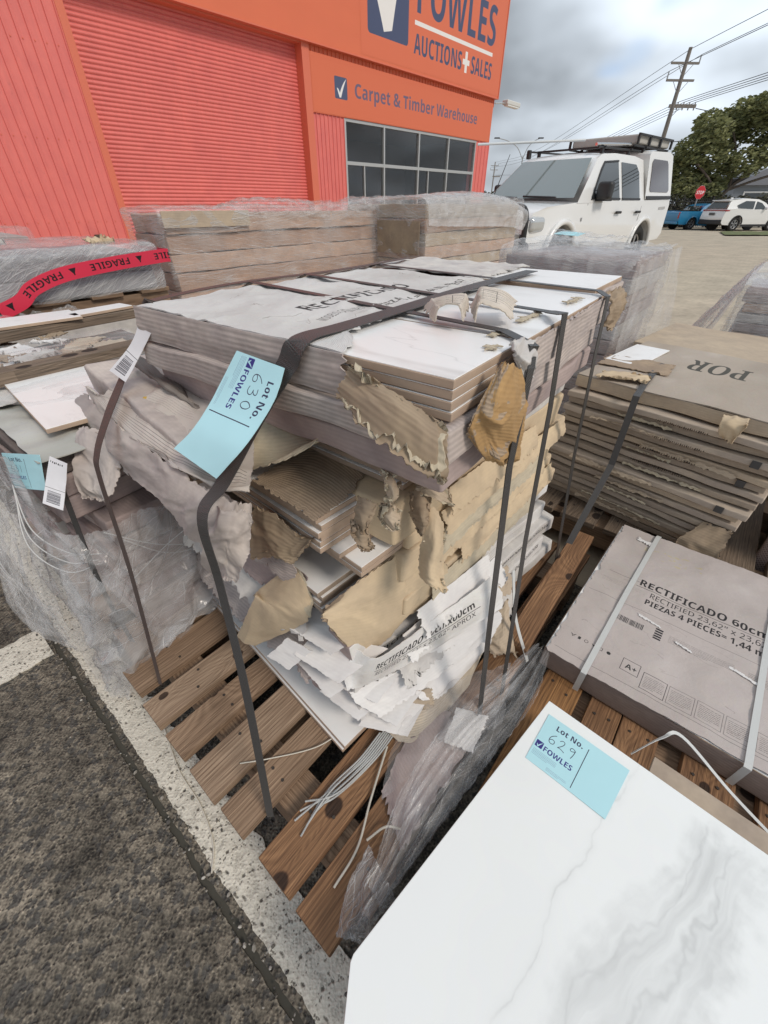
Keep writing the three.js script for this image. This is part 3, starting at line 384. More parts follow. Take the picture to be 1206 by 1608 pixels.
// control points of bent sheets and straps, in the yard frame (a, y, b), metres
const D = {
  flapFront: [[[0.335,0.89,-0.336],[0.333,0.88,-0.291],[0.333,0.866,-0.247],[0.335,0.858,-0.215],[0.338,0.852,-0.198]],[[0.325,0.873,-0.339],[0.31,0.867,-0.276],[0.308,0.856,-0.228],[0.315,0.842,-0.2],[0.328,0.829,-0.189]],[[0.318,0.849,-0.344],[0.294,0.831,-0.275],[0.292,0.817,-0.232],[0.302,0.796,-0.197],[0.325,0.785,-0.18]]],
  flapRight: [[[0.427,0.895,-0.192],[0.44,0.891,-0.184],[0.476,0.877,-0.186]],[[0.388,0.858,-0.192],[0.4,0.856,-0.168],[0.498,0.822,-0.178]],[[0.372,0.825,-0.192],[0.41,0.813,-0.172],[0.527,0.765,-0.18]],[[0.432,0.771,-0.194],[0.458,0.75,-0.18],[0.525,0.724,-0.184]]],
  flapCorner: [[[0.47,0.904,-0.208],[0.51,0.902,-0.207],[0.55,0.889,-0.203]],[[0.458,0.891,-0.195],[0.483,0.887,-0.188],[0.529,0.876,-0.193]],[[0.495,0.852,-0.195],[0.505,0.85,-0.19],[0.537,0.841,-0.195]]],
  tentA: [[[0.57,0.896,-0.401],[0.572,0.913,-0.388],[0.574,0.916,-0.383],[0.577,0.921,-0.364],[0.578,0.926,-0.336],[0.576,0.924,-0.328],[0.57,0.904,-0.317]],[[0.512,0.896,-0.339],[0.512,0.913,-0.335],[0.512,0.917,-0.332],[0.513,0.922,-0.319],[0.515,0.923,-0.306],[0.515,0.919,-0.302],[0.512,0.902,-0.293]]],
  tentB: [[[0.62,0.9,-0.349],[0.63,0.92,-0.345],[0.633,0.927,-0.342],[0.637,0.929,-0.333],[0.65,0.925,-0.309],[0.68,0.907,-0.294]],[[0.53,0.9,-0.283],[0.535,0.916,-0.287],[0.536,0.923,-0.286],[0.54,0.924,-0.281],[0.56,0.914,-0.266],[0.6,0.894,-0.26]]],
  tanSheet: [[[0.33,0.754,-0.545],[0.37,0.767,-0.513],[0.41,0.761,-0.471]],[[0.3,0.723,-0.54],[0.33,0.733,-0.486],[0.375,0.759,-0.42]],[[0.283,0.689,-0.521],[0.295,0.73,-0.443],[0.34,0.76,-0.412]]],
  fluteTop: [[[0.357,0.7,-0.504],[0.469,0.692,-0.53],[0.45,0.692,-0.451],[0.424,0.688,-0.379]],[[0.317,0.694,-0.503],[0.35,0.692,-0.46],[0.357,0.69,-0.406],[0.347,0.688,-0.353]],[[0.275,0.688,-0.508],[0.269,0.689,-0.438],[0.268,0.689,-0.391],[0.267,0.686,-0.346]]],
  scrap1: [[[0.36,0.743,-0.317],[0.37,0.739,-0.297],[0.37,0.721,-0.282]],[[0.335,0.743,-0.284],[0.33,0.75,-0.261],[0.345,0.721,-0.266]],[[0.33,0.721,-0.272],[0.325,0.718,-0.263],[0.34,0.7,-0.282]]],
  scrap2: [[[0.325,0.718,-0.319],[0.32,0.727,-0.293],[0.325,0.723,-0.278]],[[0.31,0.693,-0.314],[0.3,0.705,-0.287],[0.31,0.7,-0.279]],[[0.312,0.663,-0.305],[0.3,0.666,-0.289],[0.32,0.657,-0.32]]],
  scrap3: [[[0.34,0.711,-0.293],[0.34,0.719,-0.269],[0.35,0.704,-0.261]],[[0.325,0.698,-0.287],[0.32,0.707,-0.259],[0.335,0.696,-0.25]],[[0.33,0.686,-0.283],[0.325,0.68,-0.258],[0.34,0.681,-0.255]]],
  scrap4: [[[0.4,0.697,-0.291],[0.41,0.71,-0.274],[0.42,0.693,-0.262]],[[0.385,0.671,-0.277],[0.375,0.684,-0.247],[0.395,0.674,-0.243]],[[0.38,0.645,-0.248],[0.375,0.647,-0.238],[0.39,0.646,-0.244]]],
  scrap5: [[[0.4,0.687,-0.262],[0.41,0.68,-0.24],[0.42,0.619,-0.229]],[[0.375,0.652,-0.247],[0.37,0.66,-0.217],[0.4,0.613,-0.219]],[[0.37,0.608,-0.246],[0.355,0.624,-0.214],[0.385,0.595,-0.204]],[[0.36,0.588,-0.234],[0.345,0.593,-0.199],[0.375,0.564,-0.185]]],
  scrap6: [[[0.305,0.685,-0.322],[0.31,0.701,-0.306],[0.32,0.69,-0.294]],[[0.295,0.669,-0.305],[0.295,0.671,-0.286],[0.31,0.67,-0.28]],[[0.295,0.658,-0.285],[0.3,0.653,-0.275],[0.315,0.657,-0.277]]],
  scrap7: [[[0.42,0.708,-0.297],[0.45,0.711,-0.291],[0.46,0.706,-0.265]],[[0.4,0.707,-0.28],[0.41,0.718,-0.255],[0.44,0.688,-0.237]],[[0.4,0.698,-0.274],[0.4,0.699,-0.235],[0.44,0.668,-0.23]]],
  darkFlap: [[[0.27,0.649,-0.503],[0.275,0.656,-0.451],[0.28,0.635,-0.402],[0.28,0.649,-0.36]],[[0.26,0.595,-0.512],[0.262,0.609,-0.455],[0.27,0.604,-0.411],[0.276,0.607,-0.388]],[[0.25,0.516,-0.521],[0.25,0.561,-0.46],[0.262,0.57,-0.432],[0.272,0.559,-0.42]]],
  kraftTongue: [[[0.285,0.528,-0.453],[0.283,0.526,-0.418],[0.28,0.472,-0.396]],[[0.25,0.433,-0.532],[0.25,0.466,-0.45],[0.262,0.45,-0.391]],[[0.235,0.438,-0.517],[0.235,0.421,-0.47],[0.25,0.399,-0.433]],[[0.215,0.256,-0.614],[0.215,0.27,-0.573],[0.22,0.282,-0.542]]],
  kraftPanel: [[[0.267,0.515,-0.345],[0.334,0.547,-0.325],[0.391,0.568,-0.305],[0.455,0.596,-0.285]],[[0.249,0.524,-0.335],[0.332,0.514,-0.31],[0.409,0.519,-0.29],[0.48,0.524,-0.272]],[[0.251,0.5,-0.325],[0.341,0.452,-0.305],[0.427,0.441,-0.285],[0.523,0.443,-0.27]],[[0.294,0.384,-0.318],[0.354,0.357,-0.302],[0.417,0.391,-0.29],[0.455,0.391,-0.28]]],
  tongueA: [[[0.298,0.425,-0.436],[0.344,0.42,-0.308]],[[0.247,0.405,-0.437],[0.259,0.4,-0.338]]],
  tongueB: [[[0.29,0.385,-0.406],[0.348,0.38,-0.278]],[[0.23,0.365,-0.413],[0.245,0.355,-0.312]]],
  tongueF: [[[0.362,0.245,-0.309],[0.488,0.245,-0.225]],[[0.28,0.22,-0.314],[0.311,0.205,-0.23]]],
  tongueG: [[[0.338,0.315,-0.355],[0.481,0.315,-0.26]],[[0.257,0.295,-0.355],[0.292,0.28,-0.263]]],
  tongueH: [[[0.343,0.21,-0.293],[0.45,0.21,-0.221]],[[0.269,0.185,-0.298],[0.323,0.17,-0.209]]],
  tongueC: [[[0.31,0.345,-0.379],[0.453,0.345,-0.267]],[[0.238,0.325,-0.419],[0.231,0.31,-0.324]]],
  tongueD: [[[0.31,0.285,-0.352],[0.463,0.285,-0.237]],[[0.244,0.265,-0.373],[0.255,0.25,-0.278]]],
  tongueE: [[[0.24,0.385,-0.439],[0.254,0.38,-0.381]],[[0.205,0.34,-0.465],[0.213,0.335,-0.411]]],
  tongue3: [[[0.299,0.4,-0.315],[0.322,0.39,-0.274],[0.463,0.39,-0.248],[0.61,0.4,-0.217]],[[0.272,0.35,-0.324],[0.312,0.345,-0.281],[0.439,0.35,-0.242],[0.633,0.35,-0.19]],[[0.262,0.315,-0.309],[0.3,0.31,-0.288],[0.434,0.315,-0.236],[0.628,0.31,-0.18]]],
  tongue4: [[[0.268,0.3,-0.315],[0.359,0.305,-0.274],[0.482,0.31,-0.236],[0.627,0.305,-0.186]],[[0.266,0.28,-0.29],[0.371,0.27,-0.25],[0.484,0.28,-0.218],[0.637,0.27,-0.177]],[[0.293,0.235,-0.251],[0.369,0.235,-0.231],[0.491,0.24,-0.202],[0.59,0.235,-0.178]]],
  tongue5: [[[0.377,0.245,-0.254],[0.462,0.245,-0.232],[0.609,0.245,-0.198]],[[0.381,0.215,-0.222],[0.453,0.21,-0.207],[0.613,0.21,-0.178]],[[0.401,0.2,-0.216],[0.442,0.185,-0.197],[0.594,0.18,-0.187]]],
  fluteLow: [[[0.359,0.19,-0.237],[0.437,0.19,-0.21],[0.61,0.19,-0.189]],[[0.311,0.17,-0.249],[0.394,0.165,-0.195],[0.556,0.17,-0.182]],[[0.311,0.15,-0.224],[0.346,0.149,-0.193],[0.506,0.15,-0.174]]],
  curl1: [[[0.376,0.235,-0.265],[0.395,0.235,-0.231],[0.413,0.235,-0.214]],[[0.357,0.215,-0.262],[0.382,0.2,-0.23],[0.408,0.205,-0.202]],[[0.369,0.185,-0.245],[0.386,0.18,-0.211],[0.404,0.19,-0.198]]],
  crumpleLow: [[[0.609,0.22,-0.228],[0.677,0.225,-0.214],[0.755,0.23,-0.211]],[[0.601,0.19,-0.201],[0.639,0.2,-0.172],[0.7,0.2,-0.173]],[[0.606,0.155,-0.164],[0.628,0.17,-0.136],[0.64,0.155,-0.11]]],
  l2top: [[[0.321,0.752,-0.983],[0.377,0.756,-0.91],[0.362,0.756,-0.725],[0.365,0.75,-0.604]],[[0.238,0.732,-0.919],[0.277,0.75,-0.778],[0.278,0.75,-0.609],[0.293,0.742,-0.498]],[[0.235,0.728,-1.012],[0.21,0.722,-0.727],[0.195,0.745,-0.519],[0.23,0.734,-0.42]],[[0.22,0.681,-0.909],[0.205,0.711,-0.713],[0.188,0.736,-0.512],[0.22,0.728,-0.421]]],
  l2drape: [[[0.24,0.718,-1.021],[0.215,0.72,-0.764],[0.195,0.737,-0.541],[0.195,0.737,-0.43],[0.235,0.702,-0.437]],[[0.228,0.673,-1.112],[0.195,0.69,-0.769],[0.178,0.713,-0.542],[0.175,0.718,-0.421],[0.21,0.677,-0.417]],[[0.225,0.619,-1.198],[0.192,0.655,-0.834],[0.172,0.691,-0.563],[0.168,0.679,-0.474],[0.19,0.635,-0.434]],[[0.225,0.543,-1.218],[0.195,0.615,-0.808],[0.175,0.655,-0.613],[0.17,0.629,-0.522],[0.185,0.586,-0.487]]],
  l2crumpleNear: [[[0.18,0.726,-0.44],[0.19,0.733,-0.403],[0.21,0.72,-0.396]],[[0.168,0.681,-0.46],[0.175,0.699,-0.408],[0.205,0.663,-0.408]],[[0.17,0.597,-0.509],[0.165,0.642,-0.431],[0.19,0.629,-0.413]],[[0.18,0.523,-0.545],[0.17,0.574,-0.46],[0.185,0.589,-0.44]]],
  l2crumpleFar: [[[0.188,0.681,-0.95],[0.205,0.683,-0.9],[0.217,0.68,-0.83]],[[0.154,0.651,-0.93],[0.171,0.648,-0.86],[0.187,0.629,-0.8]],[[0.133,0.608,-0.9],[0.144,0.609,-0.83],[0.152,0.605,-0.78]],[[0.116,0.565,-0.87],[0.128,0.578,-0.82],[0.136,0.576,-0.79]]],
  l2fold: [[[0.335,0.791,-0.981],[0.33,0.778,-0.855],[0.33,0.749,-0.741],[0.33,0.738,-0.693]],[[0.32,0.775,-0.945],[0.3,0.771,-0.787],[0.3,0.755,-0.684],[0.31,0.737,-0.665]],[[0.325,0.755,-0.944],[0.315,0.75,-0.806],[0.315,0.727,-0.726],[0.32,0.714,-0.702]]],
  tag630: [[[0.313,0.87,-0.525],[0.313,0.867,-0.424]],[[0.288,0.841,-0.529],[0.288,0.84,-0.416]],[[0.256,0.814,-0.524],[0.256,0.816,-0.412]],[[0.218,0.795,-0.509],[0.218,0.798,-0.403]],[[0.19,0.771,-0.523],[0.19,0.764,-0.425]]],
  barcode: [[[0.312,0.873,-0.806],[0.312,0.867,-0.762]],[[0.29,0.832,-0.829],[0.29,0.821,-0.798]],[[0.255,0.784,-0.876],[0.255,0.776,-0.816]]],
  tag631: [[[0.059,0.644,-1.02],[0.098,0.666,-0.9]],[[0.053,0.605,-1.02],[0.088,0.629,-0.9]],[[0.046,0.578,-1.0],[0.079,0.597,-0.9]]],
  barcode631: [[[0.109,0.664,-0.885],[0.121,0.66,-0.84]],[[0.085,0.623,-0.885],[0.101,0.619,-0.84]],[[0.062,0.589,-0.875],[0.079,0.584,-0.83]]],
  strapA: [[[1.104,0.905,-0.838],[0.814,0.9,-0.833],[0.562,0.897,-0.866],[0.354,0.896,-0.818],[0.333,0.887,-0.801],[0.295,0.826,-0.828],[0.255,0.771,-0.84],[0.201,0.733,-0.8],[0.157,0.688,-0.775],[0.143,0.642,-0.77],[0.114,0.452,-0.745],[0.059,0.15,-0.719]]],
  strapD: [[[1.11,0.9,-0.461],[0.788,0.9,-0.449],[0.576,0.898,-0.434],[0.418,0.898,-0.422],[0.351,0.899,-0.418],[0.324,0.893,-0.411],[0.319,0.867,-0.429],[0.3,0.825,-0.453],[0.26,0.777,-0.462],[0.198,0.749,-0.432],[0.152,0.733,-0.408],[0.145,0.627,-0.405],[0.116,0.46,-0.365],[0.064,0.145,-0.322]]],
  s1: [[[0.45,0.895,-0.185],[0.463,0.751,-0.172],[0.439,0.505,-0.142],[0.46,0.145,-0.12]]],
  s2: [[[0.649,0.905,-0.209],[0.659,0.765,-0.199],[0.603,0.533,-0.165],[0.544,0.145,-0.109]]],
  s3: [[[0.914,0.892,-0.224],[0.912,0.774,-0.214],[0.958,0.546,-0.205],[1.034,0.145,-0.178]]],
  s4: [[[1.957,0.578,-0.185],[1.66,0.576,-0.199],[1.36,0.603,-0.167],[1.336,0.363,-0.17],[1.087,0.15,-0.174]]]
};
// ---------------------------------------------------------------- pallets
function plankGeo(L, h, w, seed, amp = 0.0015) { // runs along a
  const g = gbox(L, h, w, { r: 0.0025, step: 0.05, amp, freq: 5, seed }), p = g.attributes.position, n = g.attributes.normal, uv = g.attributes.uv, o = (seed * 0.377) % 1, o2 = (seed * 0.619) % 1;
  for (let i = 0; i < p.count; i++) { const flat = Math.abs(n.getX(i)) > 0.8; uv.setXY(i, (flat ? p.getY(i) : p.getX(i)) / 1.2 + o, (Math.abs(n.getY(i)) > 0.5 ? p.getZ(i) : p.getY(i) + w / 2) / 0.12 + o2); }
  return g;
}
let pseed = 1;
const plankA = (a0, a1, y0, h, b0, b1, turn = 0) => plankGeo(a1 - a0, h, b1 - b0, pseed++).rotateY(turn).translate((a0 + a1) / 2, y0, (b0 + b1) / 2);
const plankB = (b0, b1, y0, h, a0, a1) => plankGeo(b1 - b0, h, a1 - a0, pseed++).rotateY(Math.PI / 2).translate((a0 + a1) / 2, y0, (b0 + b1) / 2);
function nails(g, boards, bearers, top) { const r = rng(boards.length * 7 + 3), l = []; for (const [p, q, a0, a1] of boards) for (const [x, y] of bearers) for (const t of [0.25, 0.72]) { const a = mix(x, y, 0.3 + r() * 0.4); if (a < a0 + 0.01 || a > a1) continue; l.push(new THREE.CylinderGeometry(0.0031, 0.0031, 0.002, 8).translate(a, top + 0.0005, mix(p, q, t + (r() - 0.5) * 0.15))); } const m = part(g, 'nail_heads', merge(l), M.nail); m.userData.kind = 'stuff'; }
M.nail = std({ color: lin(0.09, 0.075, 0.065), roughness: 0.5, metalness: 0.6 });
function pallet(label, o, boards, bearers, [b0, b1], mats, top = 0.14, group) {
  const g = thing('pallet', label, 'pallet', o, group);
  boards.forEach(([p, q, a0, a1, m, t], i) => part(g, 'deck_board', plankA(a0, a1, top - 0.021, 0.021, p, q, t || 0), mats[m ?? i % mats.length]));
  bearers.forEach(([p, q]) => { part(g, 'bearer', plankB(b0, b1, 0.022, top - 0.045, p, q), M.woodGrey2); });
  for (const b of [b0 + 0.01, (b0 + b1) / 2 - 0.04, b1 - 0.1]) part(g, 'bottom_board', plankA(bearers[0][0], bearers[bearers.length - 1][1], 0.002, 0.018, b, b + 0.09), M.woodGrey2);
  nails(g, boards, bearers, top);
  return g;
}
pallet('weathered grey brown timber pallet under the torn strapped tile stack', [0.58, 0, -0.47],
  [[-0.828, -0.742, 0.016, 1.13, 1], [-0.712, -0.637, 0.010, 1.13, 0], [-0.612, -0.541, 0.010, 1.12, 1, 0.004], [-0.51, -0.425, 0.008, 1.13, 0], [-0.403, -0.335, 0.012, 1.13, 1, -0.006], [-0.291, -0.209, 0.014, 1.14, 2, -0.005], [-0.189, -0.112, 0.012, 1.15, 2, -0.008]],
  [[0.09, 0.165], [0.52, 0.6], [0.98, 1.06]], [-0.835, -0.108], [M.woodGrey, M.woodGrey2, M.woodBrown]);
pallet('rusty orange brown timber pallet under the printed carton and loose marble slab', [0.66, 0, 0.35],
  [[-0.055, 0.03, 0.1, 1.36], [0.05, 0.115, 0.1, 1.36], [0.118, 0.19, 0.1, 1.36, 1], [0.235, 0.325, 0.1, 1.36], [0.36, 0.44, 0.1, 1.36, 1], [0.47, 0.56, 0.1, 1.36], [0.6, 0.68, 0.1, 1.36, 1]],
  [[0.14, 0.24], [0.62, 0.7], [1.2, 1.3]], [-0.055, 0.72], [M.woodRust, M.woodBrown], 0.13);
pallet('dark timber pallet under the brown carton stack with stencilled top', [1.9, 0, 0], [[-0.42, -0.3, 1.33, 2.5], [-0.27, -0.15, 1.33, 2.5], [-0.12, 0.0, 1.33, 2.5], [0.03, 0.15, 1.33, 2.5], [0.18, 0.3, 1.33, 2.5], [0.33, 0.45, 1.33, 2.5]], [[1.36, 1.46], [1.85, 1.95], [2.38, 2.48]], [-0.42, 0.46], [M.woodDark], 0.13);
// loose timber block standing at the pallet gap
{ const g = thing('timber_offcut', 'rough sawn dark timber offcut wedged between the two pallets', 'timber', [0.98, 0.0, -0.13]); part(g, 'block', plankA(0.66, 1.2, 0.145, 0.03, -0.175, -0.115, 0.03), M.woodBrown); }

// ---------------------------------------------------------------- tiles and cartons of the strapped stack
const GR = 'cartons of the strapped tile stack';
function tiles(g, na, nb, psi, y0, n, { w = 0.598, d = 0.598, th = 0.0098, jit = 0.003, body = M.biscuit, glaze = M.glaze, seed = 1, topVein = null } = {}) {
  const r = rng(seed * 131 + 7), out = [];
  for (let k = 0; k < n; k++) {
    const ja = (r() - 0.5) * 2 * jit, jb = (r() - 0.5) * 2 * jit, jp = psi + (r() - 0.5) * jit * 60, y = y0 + k * (th + 0.0012);
    const t = part(g, 'tile', slab(na + ja, nb + jb, jp, y, th - 0.0012, w, d, { r: 0.0009, step: 0.2 }), body);
    part(t, 'glaze', slab(na + ja + 0.0012, nb + jb - 0.0012, jp, y + th - 0.0013, 0.0014, w - 0.0024, d - 0.0024, { r: 0.0005, step: 0.2, uvn: true }), k === n - 1 && topVein ? topVein : glaze); out.push(t);
  }
  return out;
}
const lined = /^(flapFront|flapRight|darkFlap|kraft|scrap)/;
const flap = (g, name, key, mat, o = {}, label) => {
  const q = flap0(g, name, key, mat, { t: 0.0014, ...o }, label); if (!lined.test(key)) return q;
  const C = D[key], F = C.flat(), c = F.reduce((s, p) => s.map((v, i) => v + p[i] / F.length), [0, 0, 0]), m = C.length >> 1, n = C[0].length >> 1, d = (a, b) => new V3(b[0] - a[0], b[1] - a[1], b[2] - a[2]), N = d(C[m][0], C[m][C[0].length - 1]).cross(d(C[0][n], C[C.length - 1][n])), k = N.dot(new V3(c[0] - 0.64, 0.25 * (c[1] - 0.5), c[2] + 0.5)) > 0 ? -1 : 1;
  part(q, 'torn_liner', sheet(C.map(r => r.map(p => p.map((v, i) => mix(c[i], v, 1.045)))), { t: 0.0009, rag: 0.012, n: 48, m: 48, ...o, uvn: false, wr: (o.wr ?? 0.003) * 0.5, rag: (o.rag ?? 0.01) * 1.8, fall: 0.35, off: 0.0026 * k, rs: (o.seed ?? 1) + 13 }), liners[used.liner = ((used.liner ?? 0) + 1) % 2]); return q;
};
const liners = [M.flute, M.tan];
const flap0 = (g, name, key, mat, o = {}, label) => part(g, name, sheet(D[key], { t: 0.0016, rag: 0.012, wr: 0.003, n: 56, m: 56, ...o, ...(o.wr ? { wr: o.wr * 0.5 } : {}) }), mat, label);
// bottom: bare white slab on the pallet
{ const g = thing('tile_pair', 'bare white tiles lying on the pallet boards under the whole stack', 'tile', [0.5, 0.14, -0.58]); tiles(g, 0.228, -0.297, -4.4, 0.1415, 2, { seed: 2, jit: 0.004 }); }
// white printed cartons
const whiteSide = (seed, txt) => ctex(1536, 128, (c, w, h) => { const r = paperBase(c, w, h, '222,219,217', seed); c.fillStyle = '#2c2a2c'; const X = 60 + seed * 37 % 90; if (txt > 0) { c.font = 'bold 46px sans-serif'; c.fillText('RECTIFICADO 60cmx60cm', X, 58, 620); c.fillRect(X, 68, 640, 3); c.font = '38px sans-serif'; c.fillText('RECTIFIED 23,62" x 23,62" APROX', X + 20, 106, 600); } if (txt > 1) { c.save(); c.translate(w - 60, 30); c.rotate(Math.PI); c.font = 'bold 44px sans-serif'; c.fillText('RECTIFICADO 60cmx60cm', 0, 0, 560); c.restore(); } lines(c, X + 720, 40, 420, 5, 14, r, '80,76,74', 2); });
const wb = [
  [0.300, -0.293, -6.5, 0.166, 0.046, 'white carton lying directly on the bare bottom tiles', 1], [0.268, -0.283, -5.0, 0.213, 0.05, 'white printed carton with curled corner, second above the bare tiles', 2],
  [0.276, -0.300, -6.0, 0.264, 0.05, 'white printed carton with split side, third above the bare tiles', 2], [0.284, -0.305, -4.5, 0.315, 0.05, 'white printed carton just below the kraft brown cartons', 1], [0.285, -0.318, -4.0, 0.366, 0.048, 'pale carton touching the lowest kraft brown carton', 1]];
const wcart = wb.map(([na, nb, psi, y, h, label, txt], i) => {
  const g = thing('carton', label, 'carton', [na + 0.3, y, nb - 0.3], GR);
  part(g, 'carton_body', slab(na, nb, psi, y, h, 0.76 - 0.04 * (i % 2), 0.6, { r: 0.006, step: 0.03, amp: 0.008, freq: 9, seed: i * 5 + 2, faces: 'xXyYz' }), i > 3 ? M.boardPink : M.boardPale);
  part(g, 'printed_side', slab(na, nb, psi, y, h, 0.76 - 0.04 * (i % 2), 0.6, { r: 0.006, step: 0.03, amp: 0.008, freq: 9, seed: i * 5 + 2, faces: 'Z', uvn: true }), std({ map: whiteSide(i * 7 + 3, txt), roughness: 0.8, bumpMap: M.boardWhite.bumpMap, bumpScale: 0.001 }));
  return g;
});
const whiteSheetTex = ctex(1024, 256, (c, w, h) => { const r = paperBase(c, w, h, '226,224,222', 61); c.fillStyle = '#2a282a'; c.font = 'bold 60px sans-serif'; c.fillText('RECTIFICADO 60cmx60cm', 330, 110, 560); c.fillRect(330, 124, 580, 4); c.font = '46px sans-serif'; c.fillText('RECTIFIED 23,62" x 23,62" APROX', 345, 172, 540); });
const M_whitePrint = std({ map: whiteSheetTex, roughness: 0.8, bumpMap: M.boardWhite.bumpMap, bumpScale: 0.001 });
for (const [k, key, sd] of [[4, 'tongueA', 1], [4, 'tongueB', 2], [3, 'tongueC', 3], [2, 'tongueD', 4], [4, 'tongueE', 5], [1, 'tongueF', 6], [3, 'tongueG', 7], [0, 'tongueH', 8]]) flap(wcart[k], 'torn_corner', key, M.boardWhite, { t: 0.0022, rag: 0.003, wr: 0.003, wf: 9, seed: sd });
flap(wcart[3], 'printed_flap', 'tongue3', M_whitePrint, { uvn: true, rag: 0.004, wr: 0.004, wf: 7, n: 60, seed: 5 }, 'printed white flap with black lettering');
flap(wcart[2], 'torn_side', 'tongue4', M.boardWhite, { rag: 0.01, wr: 0.004, wf: 12, n: 60, seed: 6 });
flap(wcart[1], 'torn_side', 'tongue5', M.boardWhite, { rag: 0.012, wr: 0.006, wf: 14, seed: 8 });
flap(wcart[0], 'fluted_flap', 'fluteLow', std(board([0.76, 0.71, 0.64], { ridge: 0.08, seed: 71, bs: 0.002 })), { rag: 0.004, wr: 0.004, wf: 8, m: 60 });
flap(wcart[1], 'torn_curl', 'curl1', M.boardBeige, { rag: 0.008, wr: 0.005, wf: 25 });
flap(wcart[0], 'crumpled_flap', 'crumpleLow', M.boardBeige, { rag: 0.014, wr: 0.016, wf: 18, seed: 3 });
// kraft cartons, torn open at the near corner so that the tiles inside show
const kb = [
  [0.300, -0.300, -3.5, 0.416, 0.048, 'kraft brown carton, lowest of the brown ones in the strapped stack', 0], [0.283, -0.376, -3, 0.465, 0.048, 'kraft carton with dusty bare tiles at its torn corner', 4],
  [0.315, -0.330, -2, 0.514, 0.062, 'kraft carton half hidden behind the hanging brown flaps', 0], [0.310, -0.300, -3, 0.577, 0.034, 'opened carton with a clean white tile sticking out at the corner', 2], [0.280, -0.358, -2, 0.612, 0.075, 'opened carton with torn fluted brown lid over its tiles', 7]];
const kcart = kb.map(([na, nb, psi, y, h, label, nt], i) => {
  const g = thing('carton', label, 'carton', [na + 0.35, y, nb - 0.3], GR);
  const cut = nt ? 0.16 : 0.01, wid = 0.74 - 0.02 * (i % 3);
  part(g, 'carton_body', slab(na + (nt ? 0.13 : 0.1) - 0.012 * i, -0.284 - 0.006 * (i % 2), psi * 0.8, y, h, wid - 0.12, 0.58, { r: 0.006, step: 0.025, amp: 0.007, freq: 8, seed: i * 3 + 40 }), M.kraft);
  if (nt) tiles(g, na, nb, psi, y + 0.002, nt === 7 ? 6 : nt, { seed: i + 20, jit: nt === 7 ? 0.005 : 0.004, body: nt === 4 ? M.biscuitDusty : M.biscuit, th: nt === 4 ? 0.0105 : 0.0098 });
  return g;
});
tiles(kcart[3], 0.298, -0.342, -4, 0.6005, 1, { seed: 33 });
flap(kcart[4], 'fluted_lid', 'fluteTop', M.flute, { rag: 0.012, wr: 0.004, wf: 9, m: 60, n: 60 }, 'ripped lid showing brown flutes');
flap(kcart[4], 'folded_lid', 'tanSheet', M.tan, { rag: 0.006, wr: 0.009, wf: 9, seed: 12 }, 'pale lid paper folded back');
flap(kcart[4], 'torn_scrap', 'scrap1', M.boardBeige, { rag: 0.012, wr: 0.005, wf: 26, seed: 5 }); flap(kcart[4], 'torn_scrap', 'scrap2', M.kraftDark, { rag: 0.012, wr: 0.005, wf: 26, seed: 10 }); flap(kcart[4], 'torn_scrap', 'scrap3', M.boardBeige, { rag: 0.012, wr: 0.005, wf: 26, seed: 15 });
flap(kcart[3], 'torn_scrap', 'scrap4', M.kraftDark, { rag: 0.012, wr: 0.005, wf: 26, seed: 20 }); flap(kcart[3], 'torn_scrap', 'scrap5', M.kraft, { rag: 0.012, wr: 0.005, wf: 26, seed: 25 }); flap(kcart[4], 'torn_scrap', 'scrap6', M.kraftDark, { rag: 0.012, wr: 0.005, wf: 26, seed: 30 }); flap(kcart[4], 'torn_scrap', 'scrap7', M.boardBeige, { rag: 0.012, wr: 0.005, wf: 26, seed: 35 });
flap(kcart[1], 'dark_flap', 'darkFlap', M.kraftDark, { rag: 0.012, wr: 0.012, wf: 12, seed: 21 });
flap(kcart[1], 'hanging_flap', 'kraftTongue', M.kraft, { rag: 0.005, wr: 0.006, wf: 10, seed: 22 });
flap(kcart[0], 'hanging_flap', 'kraftPanel', M.kraft, { rag: 0.008, wr: 0.005, wf: 8, n: 60, seed: 23 }, 'plain kraft side panel hanging off the carton');
